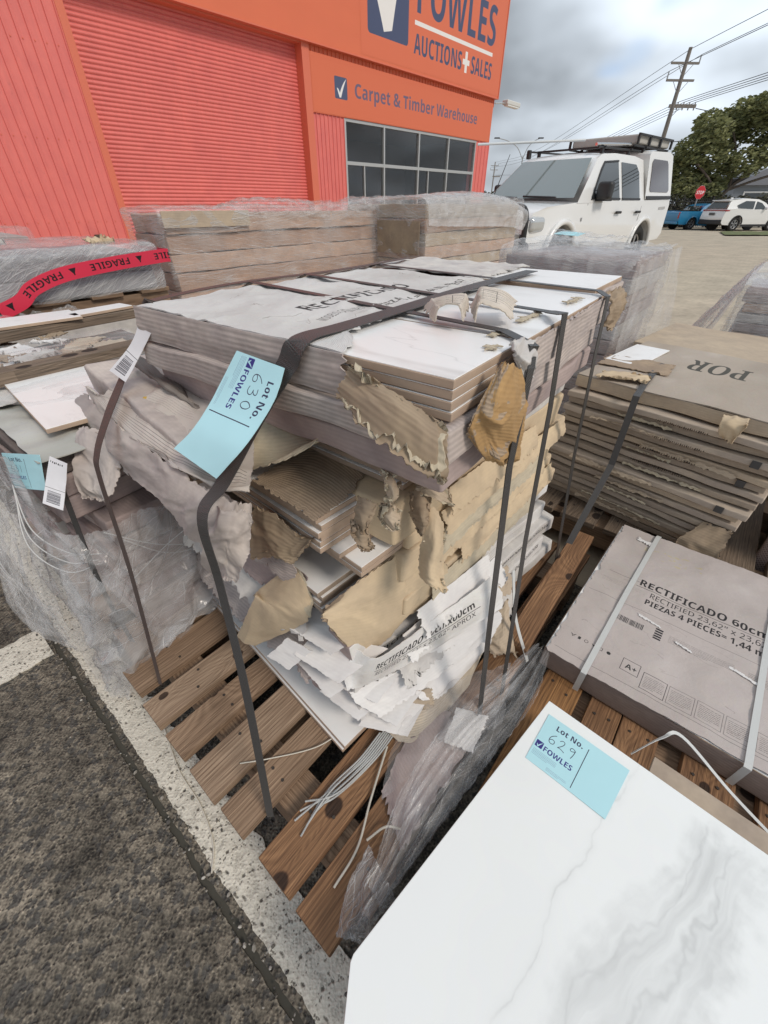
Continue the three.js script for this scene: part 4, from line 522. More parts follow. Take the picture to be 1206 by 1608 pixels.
// ragged side paper fanning off the right hand faces, layer under layer
{
  const r = rng(57);
  for (let k = 0; k < 7; k++) { const y1 = 0.415 - k * 0.036, a0 = 0.3 + r() * 0.16, a1 = 0.62 + r() * 0.22, bb = a => -0.302 + (a - 0.25) * 0.115, h = 0.045 + r() * 0.03, fl = 0.02 + r() * 0.03; const col = [0, 0.33, 0.66, 1].map(t => mix(a0, a1, t)); part(wcart[clamp(4 - Math.floor(k * 0.72), 0, 4)], 'ragged_side', sheet([col.map(a => [a, y1, bb(a) + 0.006]), col.map((a, i) => [a - 0.006, y1 - h * 0.5, bb(a) + 0.01 + fl * 0.35]), col.map((a, i) => [a - 0.014, y1 - h, bb(a) + 0.012 + fl * (0.7 + 0.5 * r())])], { t: 0.0013, rag: 0.022, edges: [0, 1, 0.8, 0.8], wr: 0.0035, wf: 14, n: 90, m: 24, fall: 0.6, seed: k * 7 + 3 }), [M.boardWhite, M.boardWhite, M.boardPale, M.boardBeige][k % 4]); }
  for (let k = 0; k < 6; k++) { const y1 = 0.665 - k * 0.042, a0 = 0.42 + r() * 0.2, a1 = 0.8 + r() * 0.2, h = 0.04 + r() * 0.025, fl = 0.008 + r() * 0.014, bb = a => -0.278 + (a - 0.4) * 0.03; const col = [0, 0.33, 0.66, 1].map(t => mix(a0, a1, t)); part(kcart[clamp(4 - Math.floor(k * 0.8), 0, 4)], 'ragged_side', sheet([col.map(a => [a, y1, bb(a)]), col.map(a => [a, y1 - h * 0.5, bb(a) + 0.004 + fl * 0.4]), col.map(a => [a, y1 - h, bb(a) + 0.004 + fl * (0.5 + r() * 0.7)])], { t: 0.0013, rag: 0.014, edges: [0.3, 1, 0.8, 0.8], wr: 0.003, wf: 11, n: 80, m: 20, fall: 0.6, seed: k * 5 + 11 }), [M.kraft, M.kraft, M.tan][k % 3]); }
  for (let k = 0; k < 5; k++) { const y1 = 0.60 - k * 0.075, b0 = -0.86 + r() * 0.1, b1 = -0.45 + r() * 0.08, h = 0.06 + r() * 0.05, fl = 0.015 + r() * 0.03, col = [0, 0.33, 0.66, 1].map(t => mix(b0, b1, t)); part(k < 2 ? kcart[1] : wcart[5 - k], 'ragged_side', sheet([col.map(b => [0.288, y1, b]), col.map(b => [0.284 - fl * 0.4, y1 - h * 0.5, b]), col.map(b => [0.284 - fl * (0.6 + r() * 0.8), y1 - h, b])], { t: 0.0013, rag: 0.02, edges: [0, 1, 0.8, 0.8], wr: 0.005, wf: 11, n: 80, m: 24, fall: 0.6, seed: k * 5 + 41 }), [M.boardGrey, M.boardPink, M.boardPale][k % 3]); }
}
// protruding grey carton on the kerb side
const greyPrint = ctex(1024, 1024, (c, w, h) => { const r = paperBase(c, w, h, '196,186,178', 81); for (let k = 0; k < 5; k++) { c.strokeStyle = 'rgba(50,46,44,.75)'; c.lineWidth = 3; c.beginPath(); c.moveTo(20, 560 + k * 26); c.bezierCurveTo(300, 540 + k * 30, 600, 600 + k * 22, 1000, 570 + k * 24); c.stroke(); } c.strokeRect(60, 330, 210, 150); lines(c, 75, 350, 180, 8, 16, r); c.strokeRect(300, 420, 260, 120); lines(c, 310, 440, 240, 7, 14, r); c.beginPath(); c.ellipse(180, 240, 50, 40, 0, 0, 7); c.stroke(); lines(c, 320, 250, 300, 8, 18, r); c.fillStyle = '#c9a64e'; c.fillRect(250, 350, 60, 46); c.strokeRect(620, 430, 330, 120); lines(c, 640, 450, 290, 7, 14, r); });
{
  const g = thing('carton', 'crumpled grey printed carton jutting out on the kerb side of the strapped stack', 'carton', [0.5, 0.69, -0.8], GR);
  part(g, 'carton_body', slab(0.215, -0.565, -6, 0.692, 0.056, 0.58, 0.52, { r: 0.006, step: 0.03, amp: 0.007, freq: 9, seed: 61 }), M.boardSoft);
  tiles(g, 0.225, -0.58, -6, 0.672, 2, { w: 0.55, d: 0.46, seed: 41 });
  part(g, 'printed_lid', sheet(D.l2top, { t: 0.002, rag: 0.008, wr: 0.007, wf: 8, n: 70, m: 50, uvn: true }), std({ map: greyPrint, roughness: 0.85, bumpMap: M.boardSoft.bumpMap, bumpScale: 0.001 }), 'creased grey lid with fine print');
  flap(g, 'hanging_side', 'l2drape', M.boardSoft, { rag: 0.014, wr: 0.012, wf: 8, n: 80, m: 50, seed: 24 });
  flap(g, 'crumpled_corner', 'l2crumpleNear', M.boardSoft, { rag: 0.012, wr: 0.022, wf: 11, n: 60, m: 60, seed: 25 }); flap(g, 'crumpled_corner', 'l2crumpleFar', M.boardSoft, { rag: 0.012, wr: 0.022, wf: 11, n: 60, m: 60, seed: 26 });
  flap(g, 'folded_edge', 'l2fold', std(board([0.5, 0.47, 0.45], { seed: 83 })), { rag: 0.008, wr: 0.012, wf: 12 });
  const q = thing('carton', 'pale carton squeezed between the kraft cartons and the grey top cartons', 'carton', [0.7, 0.69, -0.5], GR);
  part(q, 'carton_body', slab(0.46, -0.262, 1, 0.69, 0.06, 0.5, 0.30, { r: 0.004, step: 0.03, amp: 0.006, freq: 9, seed: 66 }), M.boardPale); tiles(q, 0.405, -0.30, 1, 0.69, 2, { w: 0.5, d: 0.25, seed: 43 });
}
// three grey cartons on top
const tcart = [0, 1].map(i => {
  const g = thing('carton', i ? 'grey ribbed carton directly under the opened top carton' : 'grey ribbed carton, lowest of the three top ones', 'carton', [0.64, 0.751 + i * 0.046, -0.51], GR);
  part(g, 'carton_body', slab(0.347 + (i ? -0.006 : 0.008), -0.200 - (i ? -0.003 : 0.008), i ? 3.9 : 2.9, 0.751 + i * 0.0465, 0.0415, 0.61, 0.612, { r: 0.005, step: 0.022, amp: 0.0065, freq: 10, seed: i * 9 + 70 }), i ? M.boardGrey : M.boardPink);
  return g;
});
{
  const topPrint = ctex(1536, 960, (c, w, h) => { const r = paperBase(c, w, h, '206,204,202', 91); c.fillStyle = '#3c3a3b'; c.font = 'bold 118px sans-serif'; c.fillText('RECTIFICADO', 330, 640, 900); c.fillStyle = '#55524f'; c.font = 'bold 64px sans-serif'; c.fillText('PIEZAS 4 = 1,44 M2 APROX', 620, 800, 860); lines(c, 900, 860, 560, 5, 20, r, '70,66,64', 3); c.font = '60px sans-serif'; c.fillText('MODELO: SATIN WHITE', 250, 770, 330); for (let k = 0; k < 14; k++) { c.strokeStyle = 'rgba(110,100,92,.4)'; c.lineWidth = 2 + r() * 3; c.beginPath(); let x = r() * w, y = r() * h; c.moveTo(x, y); for (let q = 0; q < 6; q++) { x += (r() - 0.4) * 90; y += (r() - 0.5) * 60; c.lineTo(x, y); } c.stroke(); } });
  const g = thing('carton', 'topmost carton, lid half torn away over polished white tiles', 'carton', [0.64, 0.844, -0.51], GR);
  tiles(g, 0.355, -0.205, 3.5, 0.8445, 4, { w: 0.185, seed: 51, jit: 0.0012, topVein: M.glazeVein, th: 0.0105 });
  tiles(g, 0.546, -0.2165, 3.5, 0.8445, 4, { w: 0.41, seed: 52, jit: 0.001, topVein: M.glazeVein, th: 0.0103 });
  const P2 = (a, b) => { const p = rad(3.5); return [0.350 + Math.cos(p) * a + Math.sin(p) * b, -0.2 - Math.sin(p) * a + Math.cos(p) * b]; };
  const row = (a, bs, ys) => bs.map((b, i) => { const q = P2(a, b); return [q[0], ys[i], q[1]]; });
  part(g, 'torn_lid', sheet([[-0.002, 0.2, 0.4, 0.615].map((a, i) => { const q = P2(a, -0.612); return [q[0], 0.894, q[1]]; }), [-0.002, 0.2, 0.4, 0.615].map((a) => { const q = P2(a, -0.4); return [q[0], 0.8955, q[1]]; }), [-0.002, 0.2, 0.4, 0.615].map((a, i) => { const q = P2(a, [-0.135, -0.21, -0.2, -0.23][i]); return [q[0], 0.894, q[1]]; })], { t: 0.0022, rag: 0.03, rf: 14, edges: [0, 1, 0, 0.3], wr: 0.0034, wf: 13, n: 80, m: 80, uvn: true, seed: 5 }), std({ map: topPrint, roughness: 0.85, bumpMap: M.boardGrey.bumpMap, bumpScale: 0.0015 }), 'grey paper lid with stencilled lettering, torn along one side');
  const leftFace = [0.8935, 0.868, 0.842].map((y, k) => [-0.612, -0.45, -0.3, -0.13].map(b => { const q = P2(-0.004 - 0.003 * (k === 1), b); return [q[0], y, q[1]]; }));
  part(g, 'carton_side', sheet(leftFace, { t: 0.0024, rag: 0.02, edges: [0, 0, 0, 1], wr: 0.002, wf: 16, n: 60, m: 16, seed: 8 }), M.boardGrey);
  const rightFace = [0.893, 0.868, 0.842].map((y, k) => [0.15, 0.3, 0.45, 0.615].map(a => { const q = P2(a, 0.004); return [q[0], y, q[1]]; }));
  part(g, 'carton_side', sheet(rightFace, { t: 0.0024, rag: 0.009, edges: [1, 0, 1, 0], wr: 0.0016, wf: 20, n: 60, m: 16, seed: 11 }), M.boardGrey);
  flap(g, 'torn_flap', 'flapFront', M.kraftDark, { rag: 0.012, wr: 0.01, wf: 10, n: 80, m: 50, seed: 31 }, 'brown carton flap ripped down from the near corner');
  flap(g, 'torn_flap', 'flapRight', std(board([0.66, 0.53, 0.36], { ridge: 0.03, seed: 86 })), { rag: 0.008, wr: 0.014, wf: 12, n: 60, m: 60, seed: 32 }, 'ochre brown carton flap hanging down the side');
  flap(g, 'crumpled_paper', 'flapCorner', M.boardPale, { rag: 0.012, wr: 0.016, wf: 25, seed: 33 });
  const tentPrint = ctex(512, 256, (c, w, h) => { const r = paperBase(c, w, h, '202,190,176', 95); lines(c, 250, 30, 240, 8, 22, r, '60,56,52', 3); c.strokeStyle = '#4a4644'; c.lineWidth = 3; c.strokeRect(290, 60, 90, 120); lines(c, 20, 120, 200, 5, 22, r, '80,74,70', 2); });
  for (const [k, sd] of [['tentA', 34], ['tentB', 35]]) flap(g, 'crumpled_paper', k, std({ map: tentPrint, roughness: 0.85 }), { uvn: true, rag: 0.007, wr: 0.005, wf: 14, n: 70, m: 40, seed: sd }, 'printed carton scrap arching up on the bare tiles');
  // residue of paper left glued to the tiles
  for (const [a, b, w, d] of [[0.16, -0.03, 0.07, 0.03], [0.26, -0.03, 0.12, 0.035], [0.44, -0.02, 0.1, 0.025], [0.1, -0.012, 0.05, 0.02]]) { const q = P2(a, b); part(g, 'paper_residue', sheet([[[q[0], 0.8925, q[1] - d], [q[0] + w, 0.8925, q[1] - d - w * 0.04]], [[q[0], 0.8926, q[1]], [q[0] + w, 0.8926, q[1] - w * 0.04]]], { t: 0.0008, rag: 0.035, rf: 50, wr: 0.0006, n: 50, m: 30, fall: 0.5, seed: a * 50 }), M.tan); }
}
// column of cartons behind, its top carton showing
{
  for (let k = 0; k < 8; k++) { const g = thing('carton', k === 7 ? 'topmost pale carton of the rear column, bare tile on its lid' : `pale carton of the rear column, ${['lowest one', 'second up', 'third up', 'fourth up', 'fifth up', 'sixth up', 'seventh up'][k]} from its pallet`, 'carton', [1.28, 0.142 + k * 0.0925, -0.6], 'rear column cartons'); part(g, 'carton_body', slab(0.985, k === 7 ? -0.262 : -0.425, k === 7 ? 3 : 0, k === 7 ? 0.846 : 0.142 + k * 0.1, k === 7 ? 0.036 : 0.0985, k === 7 ? 0.25 : 0.5, k === 7 ? 0.62 : 0.5, { r: 0.004, step: 0.05, amp: 0.005, freq: 8, seed: k + 90 }), k > 5 ? M.boardGrey : M.boardPale); if (k === 7) { tiles(g, 0.99, -0.27, 3, 0.8825, 1, { w: 0.235, d: 0.3, seed: 55 }); part(g, 'curled_flap', sheet([[[1.0, 0.885, -0.26], [1.06, 0.889, -0.255], [1.12, 0.885, -0.26]], [[1.0, 0.86, -0.235], [1.06, 0.86, -0.225], [1.12, 0.862, -0.235]], [[1.0, 0.82, -0.245], [1.06, 0.80, -0.235], [1.12, 0.81, -0.25]]], { rag: 0.012, wr: 0.008, wf: 30 }), M.kraftDark); part(g, 'torn_lid', sheet([[[0.98, 0.8945, -0.88], [1.1, 0.898, -0.88], [1.25, 0.894, -0.88]], [[0.98, 0.8945, -0.5], [1.1, 0.899, -0.5], [1.25, 0.894, -0.52]]], { rag: 0.03, wr: 0.004, wf: 12, n: 50, m: 40, edges: [0, 1, 0, 0] }), M.boardPale); } }
}
// ---------------------------------------------------------------- straps
const straps = 'polyester straps round the tile stack';
const strap = (label, geo, mat) => { const g = thing('strap', label, 'strap', [0.5, 0.5, -0.5]); part(g, 'band', geo, mat); return g; };
strap('dark brown strap carrying the barcode sticker, running down to the pallet', ribbon(D.strapA[0], [0.021, 0.021, 0.021, 0.02, 0.014, 0.008], [[0, 0, 1], [0, 0, 1], [0, 0, 1], [0.1, 0, 1], [0.2, 0, 1], [0.5, 0, 0.8]], { k: 8 }), M.strapBrown);
strap('wide grey strap with the hanging blue lot card', ribbon(D.strapD[0], [0.03, 0.033, 0.033, 0.03, 0.015, 0.0125], [[0, 0, 1], [0, 0, 1], [0, 0, 1], [0.05, 0, 1], [0.3, 0.1, 1], [0.7, 0, 0.7]], { k: 8 }), M.strapGrey);
for (const [key, a, b0, y, label] of [['s1', 0.541, -0.87, 0.8955, 'dark strap crossing the gap between the bare top tiles'], ['s2', 0.69, -0.87, 0.8965, 'dark strap over the middle of the top carton and down its side'], ['s3', 0.935, -0.87, 0.897, 'dark strap over the seam of the two columns']]) {
  const P = [[a + 0.03, 0.6, b0 - 0.03], [a + 0.03, 0.88, b0 - 0.02], [a + 0.03, y + 0.003, b0 + 0.03], [a + 0.02, y + 0.002, -0.6], [a + 0.01, y, -0.35], ...D[key][0]]; P[4] = [a + 0.005, y, -0.25]; if (key === 's1') P.splice(5, 1, [a - 0.03, 0.893, -0.192], [a - 0.045, 0.87, -0.184]);
  strap(label, ribbon(P, 0.0165, [[1, 0, 0], [1, 0, 0.05], [1, 0, 0.1]], { k: 8, curved: false }), M.strapBlack);
}
{ const g = thing('strap', 'grey strap slanting from the brown carton stack to the pallet', 'strap', [1.3, 0.4, -0.17]); const P = D.s4[0].map(p => [...p]); P[0] = [1.75, 0.581, -0.19]; P[1] = [1.5, 0.582, -0.185]; P[2] = [1.368, 0.578, -0.178]; part(g, 'band', ribbon(P, 0.019, [0.15, 0, 1], { k: 10, curved: false }), M.strapGrey); }
for (const [pts, l] of [[[[0.66, 0.145, -0.1], [0.675, 0.25, -0.16], [0.7, 0.36, -0.2]], 'narrow white strap end standing beside the dark straps']]) { const g = thing('strap', l, 'strap', [0.66, 0.145, -0.1]); part(g, 'band', ribbon(pts, 0.009, [1, 0, 0.2]), M.strapWhite); }
// ---------------------------------------------------------------- paper tags
const tagCard = (key, label, map, cat, name, rot) => { const p = D[key].flat(), o = p[0]; const g = thing(name, label, cat, o); const geo = sheet(D[key], { t: 0.0006, rag: 0, wr: 0.0006, wf: 20, uvn: true, n: 16, m: 24 }); if (rot) { const uv = geo.attributes.uv; for (let i = 0; i < uv.count; i++) uv.setXY(i, 1 - uv.getY(i), 1 - (1 - uv.getX(i)) ); } part(g, 'card', geo, std({ map, roughness: 0.75 })); return g; };
tagCard('tag630', 'pale blue lot card hanging on the grey strap', tagTex('630', 3), 'lot card', 'lot_card', true);
tagCard('tag631', 'pale blue lot card on the film wrapped stack by the painted line', tagTex('631', 4), 'lot card', 'lot_card', false);
const barTex = ctex(256, 768, (c, w, h) => { c.fillStyle = '#ecebee'; c.fillRect(0, 0, w, h); const r = rng(5); c.fillStyle = '#333'; c.save(); c.translate(w - 20, 40); c.rotate(Math.PI / 2 * 0); c.font = 'bold 44px sans-serif'; for (let k = 0; k < 7; k++) c.fillRect(-214 + k * 27, 12 + (k % 3) * 3, 9 + (k * 5) % 12, 26); c.restore(); c.fillRect(0, 470, w, 6); for (let y = 520; y < 710;) { const b = 3 + Math.floor(r() * 8); c.fillStyle = '#3a3842'; c.fillRect(40, y, 170, b); y += b + 3 + Math.floor(r() * 7); } });
tagCard('barcode', 'white barcode sticker folded round the brown strap', barTex, 'sticker', 'barcode_sticker', false);
tagCard('barcode631', 'white barcode sheet beside the blue lot card on the wrapped stack', barTex, 'sticker', 'barcode_sticker', false);
const brownBoards = [0, 1].map(i => board([[0.64, 0.585, 0.525], [0.72, 0.665, 0.605]][i], { ridge: 0.015, blot: 0.07, seed: 130 + i * 5 }));
function board0(k) { return brownBoards[k % 2]; }
const M_stamp = std({ transparent: true, roughness: 0.8, color: lin(0.05, 0.03, 0.02), alphaMap: ctex(256, 32, (c, w, h) => { c.fillStyle = '#000'; c.fillRect(0, 0, w, h); const r = rng(44); c.fillStyle = '#aaa'; for (let k = 0; k < 26; k++) { c.fillRect(4 + k * 9.6, 8 + r() * 6, 2 + r() * 5, 8 + r() * 10); } }, { srgb: false }) });
// ---------------------------------------------------------------- loose marble slab with lot card, on the rust brown pallet
{
  const under = thing('carton', 'flattened pale carton under the loose marble slab', 'carton', [0.3, 0.132, 0.2]);
  part(under, 'carton_body', bx(0.06, 0.52, 0.132, 0.2085, -0.02, 0.5, { r: 0.004, step: 0.05, amp: 0.004 }), M.boardPale);
  const g = thing('marble_slab', 'large white polished marble look slab with one chipped corner', 'tile', [0.25, 0.209, 0.2]);
  const sh = new THREE.Shape(); const pts = [[0.548, -0.019], [0.512, 0.58], [-0.09, 0.545], [-0.058, -0.01], [-0.017, -0.051], [0.026, -0.081], [0.034, -0.083]]; pts.forEach(([a, b], i) => i ? sh.lineTo(a, b) : sh.moveTo(a, b));
  const mk = (d, y, inset) => { const e = new THREE.ExtrudeGeometry(sh, { depth: d, bevelEnabled: true, bevelSize: 0.0008, bevelThickness: 0.0008, bevelOffset: inset, bevelSegments: 2 }); e.applyMatrix4(new THREE.Matrix4().set(1, 0, 0, 0, 0, 0, 1, 0, 0, 1, 0, 0, 0, 0, 0, 1)); const p = e.attributes.position, uv = e.attributes.uv; for (let i = 0; i < p.count; i++) uv.setXY(i, (p.getZ(i) + 0.09) / 0.68, (p.getX(i) + 0.09) / 0.66); e.translate(0, y, 0); e.computeVertexNormals(); return e; };
  part(g, 'tile_body', mk(0.0075, 0.2098, -0.0009), M.biscuit); part(g, 'glaze', mk(0.0006, 0.2190, -0.0012), M.glazeBig);
  for (const [k, [a, b]] of [[0.018, [0.5475, 0.05]], [0.01, [0.545, 0.11]]].entries ? [] : []) ;
  // lot card lying on it
  const c = thing('lot_card', 'pale blue lot card lying on the loose marble slab', 'lot card', [0.47, 0.221, 0.06]);
  part(c, 'card', sheet([[[0.520, 0.2214, -0.008], [0.517, 0.2222, 0.067], [0.514, 0.2216, 0.142]], [[0.415, 0.2212, -0.010], [0.413, 0.2214, 0.062], [0.410, 0.2222, 0.131]]], { t: 0.0005, rag: 0, wr: 0.0004, uvn: true, n: 20, m: 12 }), std({ map: tagTex('629', 7), roughness: 0.6 }));
  const t2 = thing('tile', 'pale tile edge under the loose marble slab', 'tile', [0.5, 0.195, 0.2]);
  part(t2, 'tile_body', slab(0.30, 0.50, -3, 0.1965, 0.0098, 0.262, 0.34, { r: 0.001, step: 0.2 }).translate(0, 0.0125, 0).translate(0, -0.0125, 0.0), M.biscuitDusty);
  // narrow grey strip of strapping lying on the planks
  const s = thing('strap', 'loose white strap looped on the rust brown pallet boards', 'strap', [0.6, 0.14, 0.2]); part(s, 'band', ribbon([[0.56, 0.2, 0.14], [0.6, 0.24, 0.17], [0.63, 0.235, 0.2], [0.61, 0.19, 0.3], [0.585, 0.15, 0.42]], 0.006, [1, 0, 0.3]), M.strapWhite);
}
// printed carton on the right
{
  const top = ctex(1536, 1536, (c, w, h) => { const r = paperBase(c, w, h, '186,176,172', 101); const K = w / 0.6;      // metres to pixels
    c.fillStyle = '#2b292b'; const put = (t, x, y, s, wd, bold) => { c.font = `${bold ? 'bold ' : ''}${s * K}px sans-serif`; c.fillText(t, x * K, y * K, wd * K); };
    put('RECTIFICADO 60cmx60cm', 0.112, 0.25, 0.034, 0.385, true); c.fillRect(0.108 * K, 0.256 * K, 0.4 * K, 3); put('RECTIFIED 23,62" x 23,62" APROX', 0.145, 0.283, 0.026, 0.335); put('PIEZAS 4 PIECES= 1,44 m2 APROX', 0.14, 0.313, 0.028, 0.345, true);
    c.fillRect(0.03 * K, 0.24 * K, 0.09 * K, 2); lines(c, 0.025 * K, 0.27 * K, 0.1 * K, 4, 12, r); barcode(c, 0.1 * K, 0.385 * K, 0.06 * K, 0.02 * K, r); for (let k = 0; k < 5; k++) c.fillRect(0.185 * K, (0.375 + k * 0.008) * K, 0.016 * K, 0.005 * K);
    lines(c, 0.215 * K, 0.38 * K, 0.13 * K, 6, 11, r, '70,66,66', 2); lines(c, 0.37 * K, 0.38 * K, 0.1 * K, 6, 11, r, '70,66,66', 2); lines(c, 0.49 * K, 0.38 * K, 0.1 * K, 6, 11, r, '70,66,66', 2);
    c.strokeStyle = '#4a4646'; c.lineWidth = 3; c.fillStyle = '#333'; for (let k = 0; k < 6; k++) { const x = (0.03 + k * 0.017) * K, y = 0.515 * K; c.beginPath(); if (k % 3 === 0) { c.moveTo(x, y); c.lineTo(x + 14, y + 20); c.lineTo(x + 28, y); c.lineTo(x + 14, y + 8); c.closePath(); } else if (k % 3 === 1) c.rect(x + 4, y, 16, 22); else c.arc(x + 12, y + 11, 11, 0, 7); k % 2 ? c.fill() : c.stroke(); } c.strokeRect(0.15 * K, 0.51 * K, 0.036 * K, 0.034 * K); put('A+', 0.158, 0.535, 0.02, 0.024, true);
    for (let k = 0; k < 8; k++) { const x = 0.195 + k * 0.051; c.strokeRect(x * K, 0.52 * K, 0.046 * K, 0.046 * K); lines(c, (x + 0.004) * K, 0.528 * K, 0.038 * K, 8, 11, r, '60,56,56', 2.4); }
    c.beginPath(); c.moveTo(0.01 * K, 0.34 * K); c.lineTo(0.6 * K, 0.345 * K); c.stroke(); c.beginPath(); c.moveTo(0.01 * K, 0.575 * K); c.lineTo(0.6 * K, 0.575 * K); c.stroke();
    c.fillStyle = 'rgba(190,175,110,.35)'; for (let k = 0; k < 26; k++) { c.beginPath(); c.ellipse((0.08 + r() * 0.16) * K, (0.06 + r() * 0.06) * K, r() * 22, r() * 12, 0, 0, 7); c.fill(); }
    for (let k = 0; k < 60; k++) { c.strokeStyle = `rgba(96,84,78,${0.12 + r() * 0.2})`; c.lineWidth = 1 + r() * 2.5; let x = r() * w, y = h * (0.35 + r() * 0.6); c.beginPath(); c.moveTo(x, y); for (let q = 0; q < 5; q++) { x += (r() - 0.3) * 60; y += (r() - 0.45) * 30; c.lineTo(x, y); } c.stroke(); }
    for (let k = 0; k < 900; k++) { const x = r() * w, y = r() * h * 0.45; c.fillStyle = `rgba(225,221,214,${r() * 0.3})`; c.fillRect(x, y, 2 + r() * 5, 2 + r() * 4); } });
  const g = thing('carton', 'grey printed carton with ragged white edge, strapped with two white bands', 'carton', [0.97, 0.13, 0.22]);
  part(g, 'carton_body', slab(0.672, 0.53, -1, 0.132, 0.066, 0.61, 0.61, { r: 0.005, step: 0.03, amp: 0.003, freq: 8, seed: 7, faces: 'xXyzZ' }), std(board([0.56, 0.5, 0.47], { ridge: 0.03, seed: 103 })));
  const C4 = (y, f) => [0.615, 0.41, 0.205, 0].map((da, i) => [0, 0.15, 0.3, 0.45, 0.61].map((db, j) => [0.672 + da + (db) * 0.017, y + (f ? f(i, j) : 0), -0.080 + db - da * -0.017]));
  tiles(g, 0.675, 0.527, -1, 0.1935, 1, { w: 0.6, d: 0.606, th: 0.004, jit: 0 });
  part(g, 'printed_lid', sheet(C4(0.2018), { t: 0.0016, rag: 0.014, edges: [0.3, 0.25, 1, 0], rf: 22, wr: 0.0022, wf: 9, n: 90, m: 90, uvn: true, seed: 4 }), std({ map: top, roughness: 0.85, bumpMap: M.boardPink.bumpMap, bumpScale: 0.0012 }), 'grey printed lid with stencilled lettering');
  // ripped slits showing white board below
  for (const [a, b, w, d] of [[0.93, 0.06, 0.06, 0.014], [0.895, 0.15, 0.04, 0.012], [0.90, 0.255, 0.07, 0.014], [1.255, -0.02, 0.055, 0.03]]) part(g, 'ripped_spot', sheet([[[a, 0.2047, b], [a - w * 0.22, 0.2047, b + w]], [[a - d, 0.2047, b], [a - d - w * 0.22, 0.2047, b + w]]], { t: 0.0008, rag: d * 0.5, rf: 70, wr: 0.0006, n: 40, m: 20, fall: 0.5, seed: a * 30 }), M.boardWhite);
  for (const [b, l] of [[0.022, 'white strap near the ragged edge of the printed carton'], [0.318, 'white strap across the middle of the printed carton']]) { const s = thing('strap', l, 'strap', [0.67, 0.2, b]); part(s, 'band', ribbon([[1.29, 0.14, b + 0.014], [1.29, 0.205, b + 0.014], [1.28, 0.2062, b + 0.012], [0.98, 0.2065, b + 0.0], [0.676, 0.2062, b - 0.008], [0.668, 0.204, b - 0.008], [0.668, 0.136, b - 0.008]], 0.0125, [0, 0, 1], { k: 6, curved: false }), M.strapWhite); }
}
// brown kraft bits and the net patterned crate at the right edge
{
  const g = thing('cardboard_piece', 'ripped brown cardboard piece between the carton stack and the net patterned crate', 'cardboard', [1.36, 0.14, 0.1]);
  part(g, 'board', sheet([[[1.38, 0.26, 0.12], [1.36, 0.27, 0.2]], [[1.33, 0.2, 0.08], [1.32, 0.2, 0.2]], [[1.31, 0.142, 0.06], [1.3, 0.142, 0.2]]], { rag: 0.012, wr: 0.006 }), M.kraftDark);
  const net = ctex(256, 256, (c, w, h) => { c.fillStyle = 'rgb(112,94,90)'; c.fillRect(0, 0, w, h); c.strokeStyle = 'rgb(158,140,133)'; c.lineWidth = 8; for (let k = -8; k < 16; k++) { c.beginPath(); c.moveTo(k * 32, 0); c.lineTo(k * 32 + 256, 256); c.stroke(); c.beginPath(); c.moveTo(k * 32, 256); c.lineTo(k * 32 + 256, 0); c.stroke(); } }, { rep: [1 / 0.08, 1 / 0.08] });
  const q = thing('crate', 'dark crate covered in diamond patterned net sheet', 'crate', [1.55, -0.03, 0.5]);
  part(q, 'crate_body', slab(1.38, 0.80, -14, -0.026, 0.36, 0.5, 0.52, { r: 0.01, step: 0.04, amp: 0.004 }), std({ map: net, roughness: 0.5, bumpMap: net, bumpScale: 0.002 }));
}
